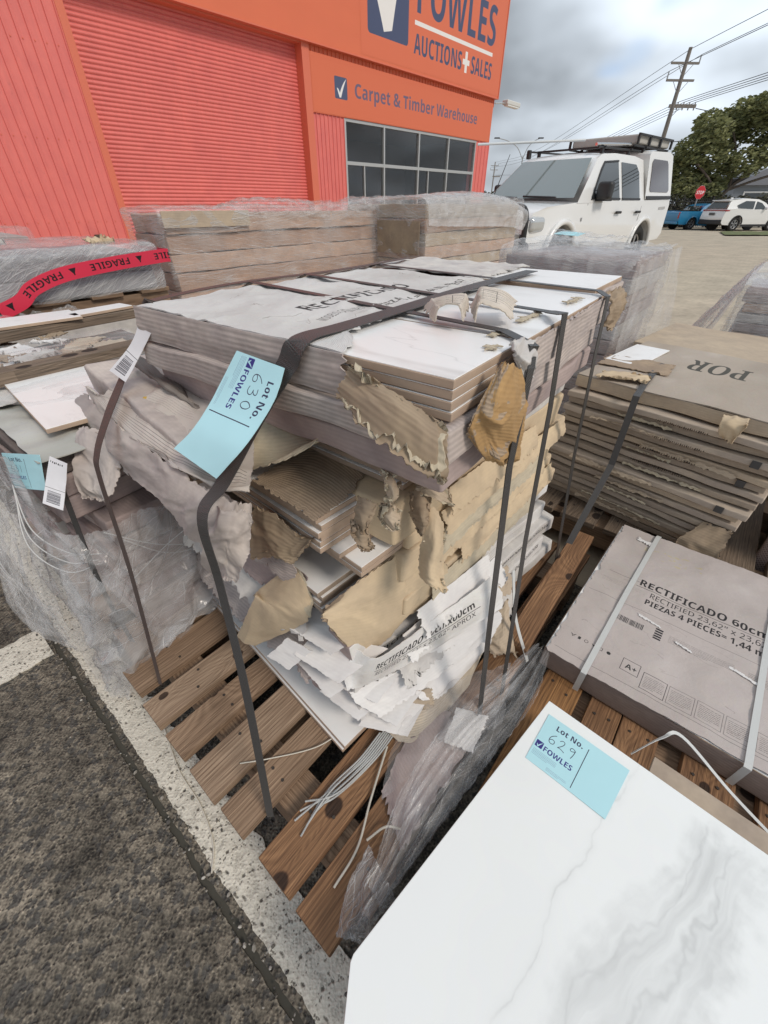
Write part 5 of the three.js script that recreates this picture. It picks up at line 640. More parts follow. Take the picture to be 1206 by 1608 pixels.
// brown carton stack with stencilled lid
{
  const por = ctex(1024, 512, (c, w, h) => { paperBase(c, w, h, '168,155,141', 111); c.save(); c.translate(w * 0.5, h * 0.36); c.rotate(Math.PI); c.fillStyle = '#4c4a44'; c.font = 'bold 150px serif'; c.fillText('POR', -150, 50, 300); c.restore(); });
  const r = rng(9), GP = 'brown cartons of the stack with the stencilled lid';
  const names = ['topmost brown carton with large stencilled letters on its lid'];
  for (let k = 0; k < 17; k++) {
    const y = 0.132 + k * 0.0252, psi = -8 + (r() - 0.5) * 3, na = 1.372 + (r() - 0.5) * 0.022 - (k < 8 ? 0.012 : 0) + (r() < 0.3 ? 0.012 : 0), nb = 0.235 + (r() - 0.5) * 0.016 - (16 - k) * 0.0036;
    const g = thing('carton', k === 16 ? names[0] : `flat brown carton, ${['sixteenth', 'fifteenth', 'fourteenth', 'thirteenth', 'twelfth', 'eleventh', 'tenth', 'ninth', 'eighth', 'seventh', 'sixth', 'fifth', 'fourth', 'third', 'second', 'first'][k]} one below the stencilled lid`, 'carton', [na + 0.3, y, nb - 0.3], k === 16 ? undefined : GP);
    part(g, 'carton_body', slab(na, nb, psi, y, k === 16 ? 0.04 : 0.0192, 0.6, 0.62, { r: 0.003, step: 0.025, amp: 0.0045, freq: 9, seed: k * 4 + 120, faces: k === 16 ? 'xXyzZ' : 'xXyYzZ' }), k % 5 === 1 ? M.boardBeige : std({ ...board0(k) }));
    // ends taped with grey tape
    if (k % 3 === 1) part(g, 'tape', slab(na - 0.002, nb - 0.03 - r() * 0.03, psi, y + 0.002, 0.021, 0.004, 0.022, { r: 0.001 }), M.strapGrey);
    if (k > 8 && k % 2) part(g, 'print_mark', slab(na - 0.0035, nb - 0.16 - r() * 0.05, psi, y + 0.007, 0.012, 0.002, 0.10 + r() * 0.1, { r: 0.0004, uvn: true }), M_stamp);
    if (k < 16 && k % 3 !== 0) { const p = rad(psi), e = t => [na - 0.004 - Math.sin(p) * t, nb - Math.cos(p) * t], q = [0.03 + r() * 0.3, 0], w = 0.1 + r() * 0.2; part(g, 'frayed_edge', sheet([[0, 0.5, 1].map(t => { const [a, b] = e(q[0] + w * t); return [a, y + 0.018, b]; }), [0, 0.5, 1].map(t => { const [a, b] = e(q[0] + w * t); return [a - 0.006 - r() * 0.006, y + 0.006 - r() * 0.01, b]; })], { t: 0.0011, rag: 0.01, fall: 0.6, wr: 0.003, wf: 16, n: 50, m: 12, seed: k + 90 }), k % 2 ? M.boardBeige : M.tan); }
    if (k === 16) {
      part(g, 'stencilled_lid', slab(na, nb, psi, y + 0.0375, 0.0045, 0.6, 0.62, { r: 0.001, step: 0.03, amp: 0.005, freq: 6, seed: 4, uvn: true }), std({ map: por, roughness: 0.85, bumpMap: M.boardBeige.bumpMap, bumpScale: 0.0015 }), 'brown lid with large upside down stencilled letters');
      part(g, 'torn_flap', sheet([[[1.52, 0.585, -0.33], [1.55, 0.59, -0.24], [1.56, 0.583, -0.17]], [[1.43, 0.588, -0.33], [1.46, 0.592, -0.24], [1.48, 0.586, -0.17]]], { rag: 0.02, wr: 0.006 }), M.kraft);
      part(g, 'fluted_patch', sheet([[[1.75, 0.581, -0.37], [1.76, 0.583, -0.25], [1.76, 0.581, -0.14]], [[1.6, 0.582, -0.37], [1.6, 0.584, -0.25], [1.61, 0.582, -0.14]]], { rag: 0.015, wr: 0.002 }), M.flute);
      part(g, 'exposed_tile', slab(1.66, -0.24, -8, 0.5795, 0.004, 0.28, 0.12, { r: 0.001, uvn: true }), M.glaze);
      part(g, 'torn_flap', sheet([[[1.39, 0.578, 0.03], [1.39, 0.58, 0.1]], [[1.36, 0.56, 0.03], [1.355, 0.565, 0.1]], [[1.362, 0.52, 0.05], [1.358, 0.5, 0.085]]], { rag: 0.014, wr: 0.008 }), M.kraft);
      part(g, 'exposed_tile', slab(1.4, 0.36, -8, 0.552, 0.02, 0.3, 0.2, { r: 0.001, uvn: true }), M.glaze);
    }
  }
  for (let k = 0; k < 5; k++) { const g = thing('carton', `beige carton behind the stencilled lid stack, ${['bottom', 'second', 'third', 'fourth', 'top'][k]} of its row`, 'carton', [2.3, 0.132 + k * 0.085, 0], 'back row beige cartons'); part(g, 'carton_body', slab(2.04, 0.25, -8, 0.132 + k * 0.085, 0.083, 0.5, 0.62, { r: 0.005, step: 0.05, amp: 0.005 }), M.boardBeige); }
}
// ---------------------------------------------------------------- film wrapped stacks
function wrapped(name, label, [a0, a1, y0, y1, b0, b1], rows, mats, filmMat, { cols = 1, amp = 0.012, psi = 0, gap = 0.03, group, pal = true, fy0 } = {}) {
  const g = thing(name, label, 'pallet stack', [(a0 + a1) / 2, 0, (b0 + b1) / 2], group); const r = rng(Math.round(a0 * 100) + 7), h = (y1 - y0) / rows, ca = (a0 + a1) / 2, cb = (b0 + b1) / 2;
  const turn = q => q.translate(-ca, 0, -cb).rotateY(rad(psi)).translate(ca, 0, cb);
  for (let k = 0; k < rows; k++) for (let c = 0; c < cols; c++) { const j = (r() - 0.5) * 0.03, A0 = mix(a0, a1, c / cols) + 0.004 + (cols > 1 ? j * 0.3 : 0), A1 = mix(a0, a1, (c + 1) / cols) - 0.004; part(g, 'carton', turn(bx(A0, A1, y0 + k * h, y0 + k * h + h - 0.004, b0 + j, b1 + j * 0.6, { r: 0.005, step: 0.08, amp: 0.006, freq: 5, seed: k * 3 + c })), mats[(k + c) % mats.length]); }
  if (filmMat) part(g, 'stretch_film', turn(bx(a0 - gap, a1 + gap, fy0 ?? y0 - 0.01, y1 + gap, b0 - gap, b1 + gap, { r: 0.02, step: 0.045, amp, freq: 9, seed: a0 * 10, faces: 'xXYzZ' })), filmMat);
  if (pal) { for (let k = 0; k < 3; k++) part(g, 'bearer', turn(bx(a0, a1, 0.0, y0 - 0.022, mix(b0, b1 - 0.08, k / 2), mix(b0, b1 - 0.08, k / 2) + 0.08)), M.woodGrey2); for (let k = 0; k < 5; k++) part(g, 'deck_board', turn(bx(mix(a0, a1 - 0.11, k / 4), mix(a0, a1 - 0.11, k / 4) + 0.11, y0 - 0.021, y0 - 0.001, b0, b1)), M.woodGrey); }
  return g;
}
const ruffle = (g, C, mat, o = {}) => part(g, 'film_ruffle', sheet(C, { t: 0, rag: 0.01, n: 60, m: 50, ...o, wr: (o.wr ?? 0.02) * 0.6, wf: (o.wf ?? 16) * 1.3, stretch: o.stretch ?? 0.22 }), mat);
// long flooring cartons
{
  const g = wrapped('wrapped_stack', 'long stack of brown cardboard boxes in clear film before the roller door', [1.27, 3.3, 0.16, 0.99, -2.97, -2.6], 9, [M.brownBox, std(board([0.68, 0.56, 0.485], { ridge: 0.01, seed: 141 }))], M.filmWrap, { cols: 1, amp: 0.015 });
  part(g, 'open_box_side', bx(1.26, 1.8, 0.925, 1.0, -2.572, -2.568, { r: 0.002 }), M.boardBeige);
  ruffle(g, [[[1.72, 1.0, -2.9], [2.0, 1.05, -2.9], [2.6, 1.03, -2.9], [3.3, 1.05, -2.9]], [[1.68, 1.03, -2.62], [2.0, 1.055, -2.6], [2.6, 1.04, -2.6], [3.3, 1.075, -2.6]], [[1.76, 0.98, -2.575], [2.0, 0.97, -2.57], [2.6, 0.95, -2.57], [3.3, 0.94, -2.57]]], M.filmCrumple, { wr: 0.03, wf: 22 });
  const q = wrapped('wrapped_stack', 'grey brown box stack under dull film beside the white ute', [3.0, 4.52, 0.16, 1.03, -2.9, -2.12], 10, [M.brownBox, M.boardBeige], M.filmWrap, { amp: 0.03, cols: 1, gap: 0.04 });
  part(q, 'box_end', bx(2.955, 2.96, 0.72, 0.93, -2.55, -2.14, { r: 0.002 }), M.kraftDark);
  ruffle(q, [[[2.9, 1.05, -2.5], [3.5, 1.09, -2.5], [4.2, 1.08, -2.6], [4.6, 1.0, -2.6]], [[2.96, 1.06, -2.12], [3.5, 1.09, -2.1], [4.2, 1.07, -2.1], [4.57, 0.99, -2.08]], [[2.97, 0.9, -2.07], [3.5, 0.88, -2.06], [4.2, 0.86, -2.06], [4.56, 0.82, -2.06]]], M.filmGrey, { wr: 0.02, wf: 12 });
}
// tile stack wrapped in front of the ute
{
  const g = wrapped('wrapped_stack', 'silver film wrapped tile stack in front of the white ute', [2.02, 2.6, 0.15, 0.855, -0.98, -0.43], 12, [M.boardGrey, M.boardPale, M.boardPink], M.filmSilver, { amp: 0.016, gap: 0.02 });
  ruffle(g, [[[2.62, 0.895, -1.0], [2.64, 0.885, -0.7], [2.66, 0.88, -0.40]], [[2.3, 0.90, -1.0], [2.3, 0.875, -0.7], [2.32, 0.865, -0.41]], [[2.0, 0.885, -1.0], [2.0, 0.865, -0.7], [2.0, 0.845, -0.42]], [[1.99, 0.75, -1.0], [1.985, 0.72, -0.7], [1.985, 0.70, -0.41]]], M.filmSilver, { wr: 0.02, wf: 10, rag: 0.02 });
  ruffle(g, [[[2.0, 0.85, -0.41], [2.3, 0.87, -0.40], [2.66, 0.882, -0.39]], [[1.99, 0.55, -0.4], [2.3, 0.55, -0.36], [2.7, 0.55, -0.33]], [[1.98, 0.2, -0.39], [2.3, 0.15, -0.32], [2.66, 0.1, -0.28]]], M.filmCorner, { wr: 0.012, wf: 8, rag: 0.02 });
  ruffle(g, [[[2.6, 0.90, -0.9], [2.62, 0.9, -0.6]], [[2.4, 0.93, -0.92], [2.4, 0.905, -0.6]], [[2.25, 0.9, -0.9], [2.25, 0.88, -0.62]]], M.filmCrumple, { wr: 0.02 });
  const c = thing('lot_card', 'small pale blue card on top of the silver wrapped stack', 'lot card', [2.4, 0.92, -0.85]); part(c, 'card', sheet([[[2.44, 0.922, -0.9], [2.44, 0.918, -0.78]], [[2.34, 0.915, -0.9], [2.34, 0.91, -0.78]]], { t: 0.0006, rag: 0, wr: 0.002, uvn: true, n: 8, m: 8 }), std({ color: 0xaadfe9, roughness: 0.7 }));
}
// stack at the right edge under a slack film tent
{
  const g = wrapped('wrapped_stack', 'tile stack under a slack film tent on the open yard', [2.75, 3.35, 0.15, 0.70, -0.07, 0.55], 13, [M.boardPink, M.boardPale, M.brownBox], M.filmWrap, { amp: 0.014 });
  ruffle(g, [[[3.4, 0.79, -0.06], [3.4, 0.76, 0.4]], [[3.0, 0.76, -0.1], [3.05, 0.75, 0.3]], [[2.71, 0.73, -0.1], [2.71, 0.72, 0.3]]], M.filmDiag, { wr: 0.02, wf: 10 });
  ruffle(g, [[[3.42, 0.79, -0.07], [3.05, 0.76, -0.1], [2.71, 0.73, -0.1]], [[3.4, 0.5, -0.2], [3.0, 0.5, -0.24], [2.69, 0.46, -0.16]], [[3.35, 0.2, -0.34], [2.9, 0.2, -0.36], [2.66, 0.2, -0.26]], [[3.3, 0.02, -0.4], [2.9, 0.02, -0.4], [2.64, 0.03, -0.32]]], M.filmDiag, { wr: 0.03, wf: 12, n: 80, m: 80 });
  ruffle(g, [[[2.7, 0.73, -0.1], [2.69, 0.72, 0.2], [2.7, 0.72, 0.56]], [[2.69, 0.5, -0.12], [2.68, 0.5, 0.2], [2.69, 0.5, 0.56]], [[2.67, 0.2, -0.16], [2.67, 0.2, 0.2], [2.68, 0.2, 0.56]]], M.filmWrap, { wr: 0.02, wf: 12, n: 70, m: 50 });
}
// stack with red printed tape
{
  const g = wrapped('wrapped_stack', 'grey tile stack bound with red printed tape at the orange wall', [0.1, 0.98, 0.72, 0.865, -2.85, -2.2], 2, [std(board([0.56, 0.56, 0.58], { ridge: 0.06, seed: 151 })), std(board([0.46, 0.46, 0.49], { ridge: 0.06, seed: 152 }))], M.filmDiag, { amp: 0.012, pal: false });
  for (let k = 0; k < 3; k++) part(g, 'bearer', bx(0.05, 1.02, 0.62, 0.70, -2.85 + k * 0.28, -2.77 + k * 0.28), M.woodGrey2);
  for (let k = 0; k < 5; k++) part(g, 'deck_board', bx(0.05 + k * 0.21, 0.18 + k * 0.21, 0.701, 0.7185, -2.87, -2.19), M.woodGrey2);
  for (let k = 0; k < 7; k++) part(g, 'carton', bx(0.08, 0.98, 0.02 + k * 0.085, 0.1 + k * 0.085, -2.83, -2.22, { r: 0.005, step: 0.08, amp: 0.006 }), k % 2 ? M.boardGrey : M.boardPale);
  const fr = ctex(2048, 96, (c, w, h) => { c.fillStyle = 'rgb(214,52,78)'; c.fillRect(0, 0, w, h); c.fillStyle = '#201a1e'; c.font = 'bold 62px sans-serif'; for (let k = 0; k < 5; k++) { c.save(); c.translate(390 + k * 410, 24); c.rotate(Math.PI); c.fillText('FRAGILE', 0, 0, 270); c.restore(); c.beginPath(); c.moveTo(20 + k * 410, 24); c.lineTo(62 + k * 410, 24); c.lineTo(46 + k * 410, 56); c.lineTo(44 + k * 410, 70); c.lineTo(38 + k * 410, 70); c.lineTo(36 + k * 410, 56); c.fill(); } });
  const t = thing('tape', 'red tape printed in black wound round the grey tile stack', 'tape', [0.6, 0.8, -2.18]); const tg = ribbon([[1.035, 0.845, -2.5], [1.035, 0.845, -2.16], [1.0, 0.845, -2.135], [0.8, 0.832, -2.135], [0.6, 0.81, -2.135], [0.48, 0.775, -2.135], [0.42, 0.735, -2.13], [0.3, 0.70, -2.125], [0.1, 0.66, -2.12]], 0.05, [0, 1, 0], { k: 8, uvn: true }); { const u = tg.attributes.uv; for (let i = 0; i < u.count; i++) { const x = u.getX(i), y = u.getY(i); u.setXY(i, 1 - y, x); } } part(t, 'band', tg, std({ map: fr, roughness: 0.35 }));
  ruffle(g, [[[0.1, 0.9, -2.6], [0.5, 0.895, -2.6], [0.98, 0.885, -2.6]], [[0.1, 0.89, -2.2], [0.5, 0.885, -2.18], [0.97, 0.875, -2.2]], [[0.1, 0.84, -2.17], [0.5, 0.83, -2.16], [0.97, 0.84, -2.17]]], M.filmCrumple, { wr: 0.016 });
  ruffle(g, [[[0.05, 0.70, -2.1], [0.35, 0.705, -2.09], [0.6, 0.70, -2.1]], [[0.05, 0.68, -2.08], [0.35, 0.69, -2.05], [0.6, 0.69, -2.08]], [[0.05, 0.63, -1.98], [0.35, 0.64, -1.96], [0.55, 0.65, -2.0]]], M.filmLoose, { wr: 0.03 });
  // scraps on top
  for (const [a, b, m] of [[0.3, -2.5, M.boardWhite], [0.8, -2.45, M.kraft], [0.45, -2.7, M.boardPale]]) part(g, 'paper_scrap', sheet([[[a, 0.905, b], [a + 0.12, 0.91, b]], [[a, 0.89, b + 0.1], [a + 0.12, 0.9, b + 0.1]]], { rag: 0.02, wr: 0.02 }), m);
}
// dark stack behind it at the left border
wrapped('wrapped_stack', 'flat grey stack with white film scraps behind the red taped stack', [0.0, 0.78, 0.15, 0.9, -3.9, -3.1], 10, [M.boardGrey, M.boardPink], M.filmLoose, { amp: 0.02 });
// timbers and loose tiles on the left pile
{
  const mk = (l, geo, mat) => { const g = thing('timber', l, 'timber', [0.35, 0.68, -1.5]); part(g, 'beam', geo, mat); };
  mk('brown edged timber batten lying across the film covered pile', plankA(-0.06, 0.62, 0.672, 0.032, -1.405, -1.345, 0.05), M.woodDark);
  mk('long timber batten beneath the red taped stack', plankA(-0.06, 0.78, 0.67, 0.03, -1.92, -1.84, 0.09), M.woodDark);
  const w = (l, na, nb, psi, y, wd, dp) => { const g = thing('tile', l, 'tile', [na, y, nb]); tiles(g, na, nb, psi, y, 1, { w: wd, d: dp, seed: 60 + na * 10 }); };
  w('narrow white tile offcut lying on the battens near the grey top cartons', 0.5, -1.86, 8, 0.702, 0.22, 0.09); w('broad white tile offcut on the battens', 0.2, -1.86, -4, 0.702, 0.32, 0.16); w('bare white tile laid beside the crumpled grey carton', 0.135, -0.98, -3, 0.668, 0.2, 0.42);
  const r = rng(31);
  for (let k = 0; k < 16; k++) { const a = 0.12 + r() * 0.5, b = -1.82 + r() * 0.42, y = 0.645 + r() * 0.01 + k * 0.0015, q = 0.08 + r() * 0.14, e = r() * 3; const c = Math.cos(e), s = Math.sin(e), P = (u, v) => [a + c * u - s * v, y + (r() - 0.5) * 0.012, b + s * u + c * v]; const kind = k % 4; const g = thing('paper_scrap', ['torn pale carton scrap lying between the two battens', 'torn dark brown carton scrap lying between the two battens', 'torn beige carton scrap lying between the two battens', 'torn white carton scrap lying between the two battens'][kind], 'scrap', [a, y, b], 'carton scraps between the battens'); part(g, 'sheet', sheet([[P(0, 0), P(q, 0)], [P(0, q * 0.6), P(q, q * 0.6)]], { rag: 0.02, wr: 0.008, n: 16, m: 12, seed: k }), [M.boardPale, M.kraftDark, M.boardBeige, M.boardWhite][kind]); }
}
// the film covered pile by the painted line
{
  const g = thing('wrapped_stack', 'film covered tile pile by the painted line with a blue lot card', 'pallet stack', [0.4, 0, -1.2]);
  for (let k = 0; k < 5; k++) part(g, 'deck_board', plankA(0.05, 0.75, 0.10, 0.02, -1.75 + k * 0.19, -1.62 + k * 0.19), M.woodGrey2);
  for (const b of [-1.74, -1.32, -0.95]) part(g, 'bearer', plankA(0.05, 0.75, 0.0, 0.1, b, b + 0.08), M.woodGrey2);
  const r = rng(3);
  for (let k = 0; k < 8; k++) { const y = 0.122 + k * 0.047; part(g, 'carton', slab(0.105 + r() * 0.02 + k * 0.004, -0.862 - r() * 0.02, 2 + (r() - 0.5) * 3, y, 0.0455, 0.55, 0.4, { r: 0.006, step: 0.04, amp: 0.008, seed: k + 5 }), k % 2 ? M.boardPink : M.boardGrey); part(g, 'carton', slab(0.075 + r() * 0.02, -1.26 - r() * 0.02, 2 + (r() - 0.5) * 3, y + 0.01, 0.0455, 0.6, 0.56, { r: 0.006, step: 0.04, amp: 0.008, seed: k + 25 }), k % 2 ? M.boardPale : M.boardPink); }
  for (let k = 0; k < 3; k++) part(g, 'carton', slab(0.075 + r() * 0.015, -0.93, 3, 0.50 + k * 0.048, 0.047, 0.6, 0.9, { r: 0.006, step: 0.04, amp: 0.007, seed: k + 45 }), k === 2 ? std(board([0.42, 0.385, 0.37], { seed: 161 })) : M.boardPink);
  const recT = ctex(768, 384, (c, w, h) => { paperBase(c, w, h, '172,172,166', 171); c.fillStyle = '#44433f'; c.font = 'bold 54px sans-serif'; c.fillText('RECTIFICADO 60', 380, 130, 380); c.fillRect(380, 146, 360, 4); c.font = '42px sans-serif'; c.fillText('RECTIFIED 23,62"', 400, 196, 340); });
  part(g, 'printed_lid', sheet([[[0.42, 0.656, -1.42], [0.42, 0.654, -1.15], [0.42, 0.652, -0.88]], [[0.25, 0.654, -1.42], [0.25, 0.657, -1.15], [0.25, 0.653, -0.88]], [[0.085, 0.65, -1.42], [0.085, 0.652, -1.15], [0.085, 0.65, -0.9]]], { uvn: true, wr: 0.006, wf: 10 }), std({ map: recT, roughness: 0.8 }));
  // film: over the top, down the kerb side, gathered at the corner, hanging tails
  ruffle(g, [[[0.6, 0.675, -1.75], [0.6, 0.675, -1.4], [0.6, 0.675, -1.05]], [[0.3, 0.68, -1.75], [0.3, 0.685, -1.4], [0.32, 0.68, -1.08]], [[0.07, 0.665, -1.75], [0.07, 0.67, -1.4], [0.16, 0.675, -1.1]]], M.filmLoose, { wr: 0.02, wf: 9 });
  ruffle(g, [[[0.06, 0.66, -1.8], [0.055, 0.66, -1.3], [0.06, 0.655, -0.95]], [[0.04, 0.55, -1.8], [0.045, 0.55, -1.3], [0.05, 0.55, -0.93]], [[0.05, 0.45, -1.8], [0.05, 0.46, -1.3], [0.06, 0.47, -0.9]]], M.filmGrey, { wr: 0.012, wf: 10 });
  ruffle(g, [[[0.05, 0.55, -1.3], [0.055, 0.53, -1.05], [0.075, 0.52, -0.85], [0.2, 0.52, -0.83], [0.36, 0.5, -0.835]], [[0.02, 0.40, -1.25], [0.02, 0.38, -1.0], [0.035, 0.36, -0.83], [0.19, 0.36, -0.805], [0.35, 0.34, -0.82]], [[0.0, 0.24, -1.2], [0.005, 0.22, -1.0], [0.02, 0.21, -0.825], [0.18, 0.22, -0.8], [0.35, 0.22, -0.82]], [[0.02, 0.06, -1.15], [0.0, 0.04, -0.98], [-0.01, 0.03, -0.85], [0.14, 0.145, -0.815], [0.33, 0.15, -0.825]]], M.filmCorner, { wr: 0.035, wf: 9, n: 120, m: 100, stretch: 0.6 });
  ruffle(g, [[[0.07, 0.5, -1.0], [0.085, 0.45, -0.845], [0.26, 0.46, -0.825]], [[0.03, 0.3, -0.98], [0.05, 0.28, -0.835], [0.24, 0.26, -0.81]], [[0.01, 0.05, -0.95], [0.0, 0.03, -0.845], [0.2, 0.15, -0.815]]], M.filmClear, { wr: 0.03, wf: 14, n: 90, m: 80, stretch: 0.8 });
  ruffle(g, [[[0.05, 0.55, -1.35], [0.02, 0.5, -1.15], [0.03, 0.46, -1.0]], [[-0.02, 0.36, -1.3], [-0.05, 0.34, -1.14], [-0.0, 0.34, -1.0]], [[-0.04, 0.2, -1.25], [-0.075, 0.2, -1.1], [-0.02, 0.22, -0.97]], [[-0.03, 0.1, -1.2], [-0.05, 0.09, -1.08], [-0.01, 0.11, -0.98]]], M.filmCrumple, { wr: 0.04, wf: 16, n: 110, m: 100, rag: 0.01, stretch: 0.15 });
  ruffle(g, [[[-0.01, 0.22, -1.0], [0.03, 0.22, -0.95]], [[-0.03, 0.12, -0.995], [0.015, 0.12, -0.945]], [[-0.04, 0.01, -0.98], [0.005, 0.006, -0.92]]], M.filmClear, { wr: 0.008, n: 20, m: 30 });
  // folded film cords stretched from the card to the corner
  const cords = [[[0.05, 0.57, -1.06], [0.02, 0.47, -0.98], [0.05, 0.43, -0.9], [0.09, 0.44, -0.85]], [[0.05, 0.56, -1.06], [0.01, 0.45, -0.99], [0.04, 0.41, -0.9], [0.09, 0.43, -0.85]], [[0.05, 0.58, -1.05], [0.03, 0.49, -0.97], [0.06, 0.45, -0.9], [0.1, 0.45, -0.85]], [[0.12, 0.5, -0.84], [0.2, 0.42, -0.83], [0.3, 0.36, -0.825]], [[0.14, 0.47, -0.84], [0.22, 0.38, -0.83], [0.34, 0.35, -0.825]], [[0.12, 0.36, -0.835], [0.24, 0.42, -0.825], [0.36, 0.44, -0.82]]];
  cords.forEach(c => part(g, 'film_cord', tube(c, 0.0013, 5, 30), std({ color: lin(0.62, 0.62, 0.62), roughness: 0.25 })));
  part(g, 'inner_strap', ribbon([[0.1, 0.62, -0.865], [0.07, 0.4, -0.835], [0.065, 0.2, -0.835]], 0.016, [0.4, 0, 1]), M.strapBlack);
}
// loose film between the stack and the slab, strings on the pallet and the ground
{
  const g = thing('plastic_film', 'torn clear plastic film bunched along the edge of the marble slab', 'film', [0.4, 0.15, -0.1]);
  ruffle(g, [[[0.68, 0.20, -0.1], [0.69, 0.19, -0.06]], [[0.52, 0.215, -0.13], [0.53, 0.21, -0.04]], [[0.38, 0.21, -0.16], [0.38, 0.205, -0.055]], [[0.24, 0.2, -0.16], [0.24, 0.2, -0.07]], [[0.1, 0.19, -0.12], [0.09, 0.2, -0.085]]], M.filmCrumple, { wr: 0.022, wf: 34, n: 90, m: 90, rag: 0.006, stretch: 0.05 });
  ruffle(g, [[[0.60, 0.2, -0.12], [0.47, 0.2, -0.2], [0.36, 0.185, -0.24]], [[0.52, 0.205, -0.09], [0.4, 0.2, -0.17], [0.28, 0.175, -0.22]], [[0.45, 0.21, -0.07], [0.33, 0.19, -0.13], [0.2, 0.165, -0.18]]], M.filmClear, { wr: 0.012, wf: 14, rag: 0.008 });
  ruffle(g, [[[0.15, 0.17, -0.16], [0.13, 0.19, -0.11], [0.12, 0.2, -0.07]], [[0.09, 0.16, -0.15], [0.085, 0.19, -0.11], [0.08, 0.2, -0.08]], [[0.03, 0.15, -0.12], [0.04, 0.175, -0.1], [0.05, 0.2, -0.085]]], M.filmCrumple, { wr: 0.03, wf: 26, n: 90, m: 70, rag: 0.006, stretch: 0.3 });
  const c = thing('paper_scrap', 'pinkish carton scrap under the clear film beside the marble slab', 'scrap', [0.3, 0.145, -0.15]); part(c, 'sheet', sheet([[[0.44, 0.155, -0.2], [0.42, 0.16, -0.09]], [[0.32, 0.15, -0.22], [0.28, 0.155, -0.1]], [[0.22, 0.146, -0.2], [0.16, 0.15, -0.1]]], { rag: 0.02, wr: 0.008 }), M.boardPink);
  const w = thing('paper_scrap', 'clean white paper corner showing through the clear film', 'scrap', [0.4, 0.17, -0.12]); part(w, 'sheet', sheet([[[0.44, 0.172, -0.17], [0.47, 0.172, -0.1]], [[0.36, 0.17, -0.15], [0.38, 0.17, -0.09]]], { rag: 0.006, wr: 0.002 }), M.boardWhite);
  const st = (l, pts, r2 = 0.0016, mat = M.string) => { const q = thing('string', l, 'string', pts[0], 'loose strings on the pallet'); part(q, 'strand', tube(pts, r2, 5, 40), mat); };
  for (let k = 0; k < 7; k++) st('loose pale plastic strand bunched on the front pallet boards', [[0.30 + k * 0.006, 0.155 + k * 0.001, -0.262 + k * 0.004], [0.24 + k * 0.003, 0.15, -0.262 + k * 0.004], [0.16, 0.146 + 0.002 * (k % 3), -0.272 + k * 0.003], [0.08 + k * 0.008, 0.144, -0.262 + (k % 2 ? -0.02 : 0.004) - k * 0.002]], 0.0018, M.strapWhite);
  st('curved pale strand hanging across the two front boards', [[0.29, 0.15, -0.235], [0.2, 0.147, -0.2], [0.13, 0.146, -0.17], [0.07, 0.144, -0.165]], 0.0022);
  st('short pale strand lying on the nearest board', [[0.2, 0.148, -0.13], [0.185, 0.155, -0.15], [0.15, 0.147, -0.165]], 0.0022);
  st('thin strand crossing the middle boards', [[0.26, 0.147, -0.325], [0.2, 0.146, -0.345], [0.12, 0.144, -0.405], [0.08, 0.144, -0.44]], 0.0014);
  const q = thing('string', 'long pale string lying on the painted line', 'string', [0, 0.006, -0.5]); part(q, 'strand', tube([[0.02, 0.008, -0.72], [-0.005, 0.006, -0.6], [-0.01, 0.006, -0.5], [-0.03, 0.006, -0.42], [-0.055, 0.006, -0.385]], 0.0018, 5, 40), M.string);
}

{ // grit and paper crumbs caught along the joint and the pallet edge
  const n = 900, geo = new THREE.IcosahedronGeometry(1, 0), m = new THREE.InstancedMesh(geo, std({ color: lin(0.16, 0.145, 0.125), roughness: 0.95 }), n), r = rng(71), M4 = new THREE.Matrix4(), q = new THREE.Quaternion(), e = new THREE.Euler();
  for (let k = 0; k < n; k++) { const z = r(), a = z < 0.4 ? -0.068 + (r() - 0.5) * 0.05 : z < 0.75 ? 0.035 + (r() - 0.4) * 0.1 : -0.7 + r() * 0.75, b = -2 + r() * 2.1, s = 0.0012 + r() * r() * 0.0035; e.set(r() * 6, r() * 6, r() * 6); M4.compose(new V3(a, 0.004 + s * 0.4, b), q.setFromEuler(e), new V3(s * (0.7 + r()), s * 0.7, s * (0.7 + r()))); m.setMatrixAt(k, M4); m.setColorAt(k, lin(...[[0.16, 0.145, 0.125], [0.09, 0.085, 0.08], [0.3, 0.28, 0.25], [0.5, 0.48, 0.44]][Math.floor(r() * 3.2)])); }
  m.material.color.set(0xffffff); m.name = 'grit'; m.rotation.y = YAW; m.castShadow = m.receiveShadow = true; m.userData = { kind: 'stuff', label: 'loose grit and crumbs along the painted line and joint', category: 'grit' }; scene.add(m);
}
// ---------------------------------------------------------------- vehicles
const paintWhite = phy({ color: lin(0.78, 0.785, 0.78), roughness: 0.35, clearcoat: 1, clearcoatRoughness: 0.06 });
const paintBlue = phy({ color: lin(0.015, 0.19, 0.38), roughness: 0.35, clearcoat: 1, clearcoatRoughness: 0.06 });
const plasticBlack = std({ color: lin(0.02, 0.02, 0.022), roughness: 0.5 }), rubber = std({ color: lin(0.018, 0.018, 0.018), roughness: 0.85 }), rimM = std({ color: lin(0.45, 0.45, 0.46), roughness: 0.3, metalness: 0.8 });
const carGlass = phy({ color: lin(0.03, 0.036, 0.038), roughness: 0.03, clearcoat: 1, clearcoatRoughness: 0.02 });
const screenGlass = phy({ color: lin(0.16, 0.2, 0.2), roughness: 0.04, clearcoat: 1, clearcoatRoughness: 0.02 });
const redLamp = phy({ color: lin(0.35, 0.01, 0.015), roughness: 0.15, clearcoat: 1 }), chrome = std({ color: lin(0.8, 0.8, 0.8), roughness: 0.12, metalness: 1 }), lampGlass = phy({ color: lin(0.55, 0.57, 0.58), roughness: 0.08, clearcoat: 1, metalness: 0.4 });
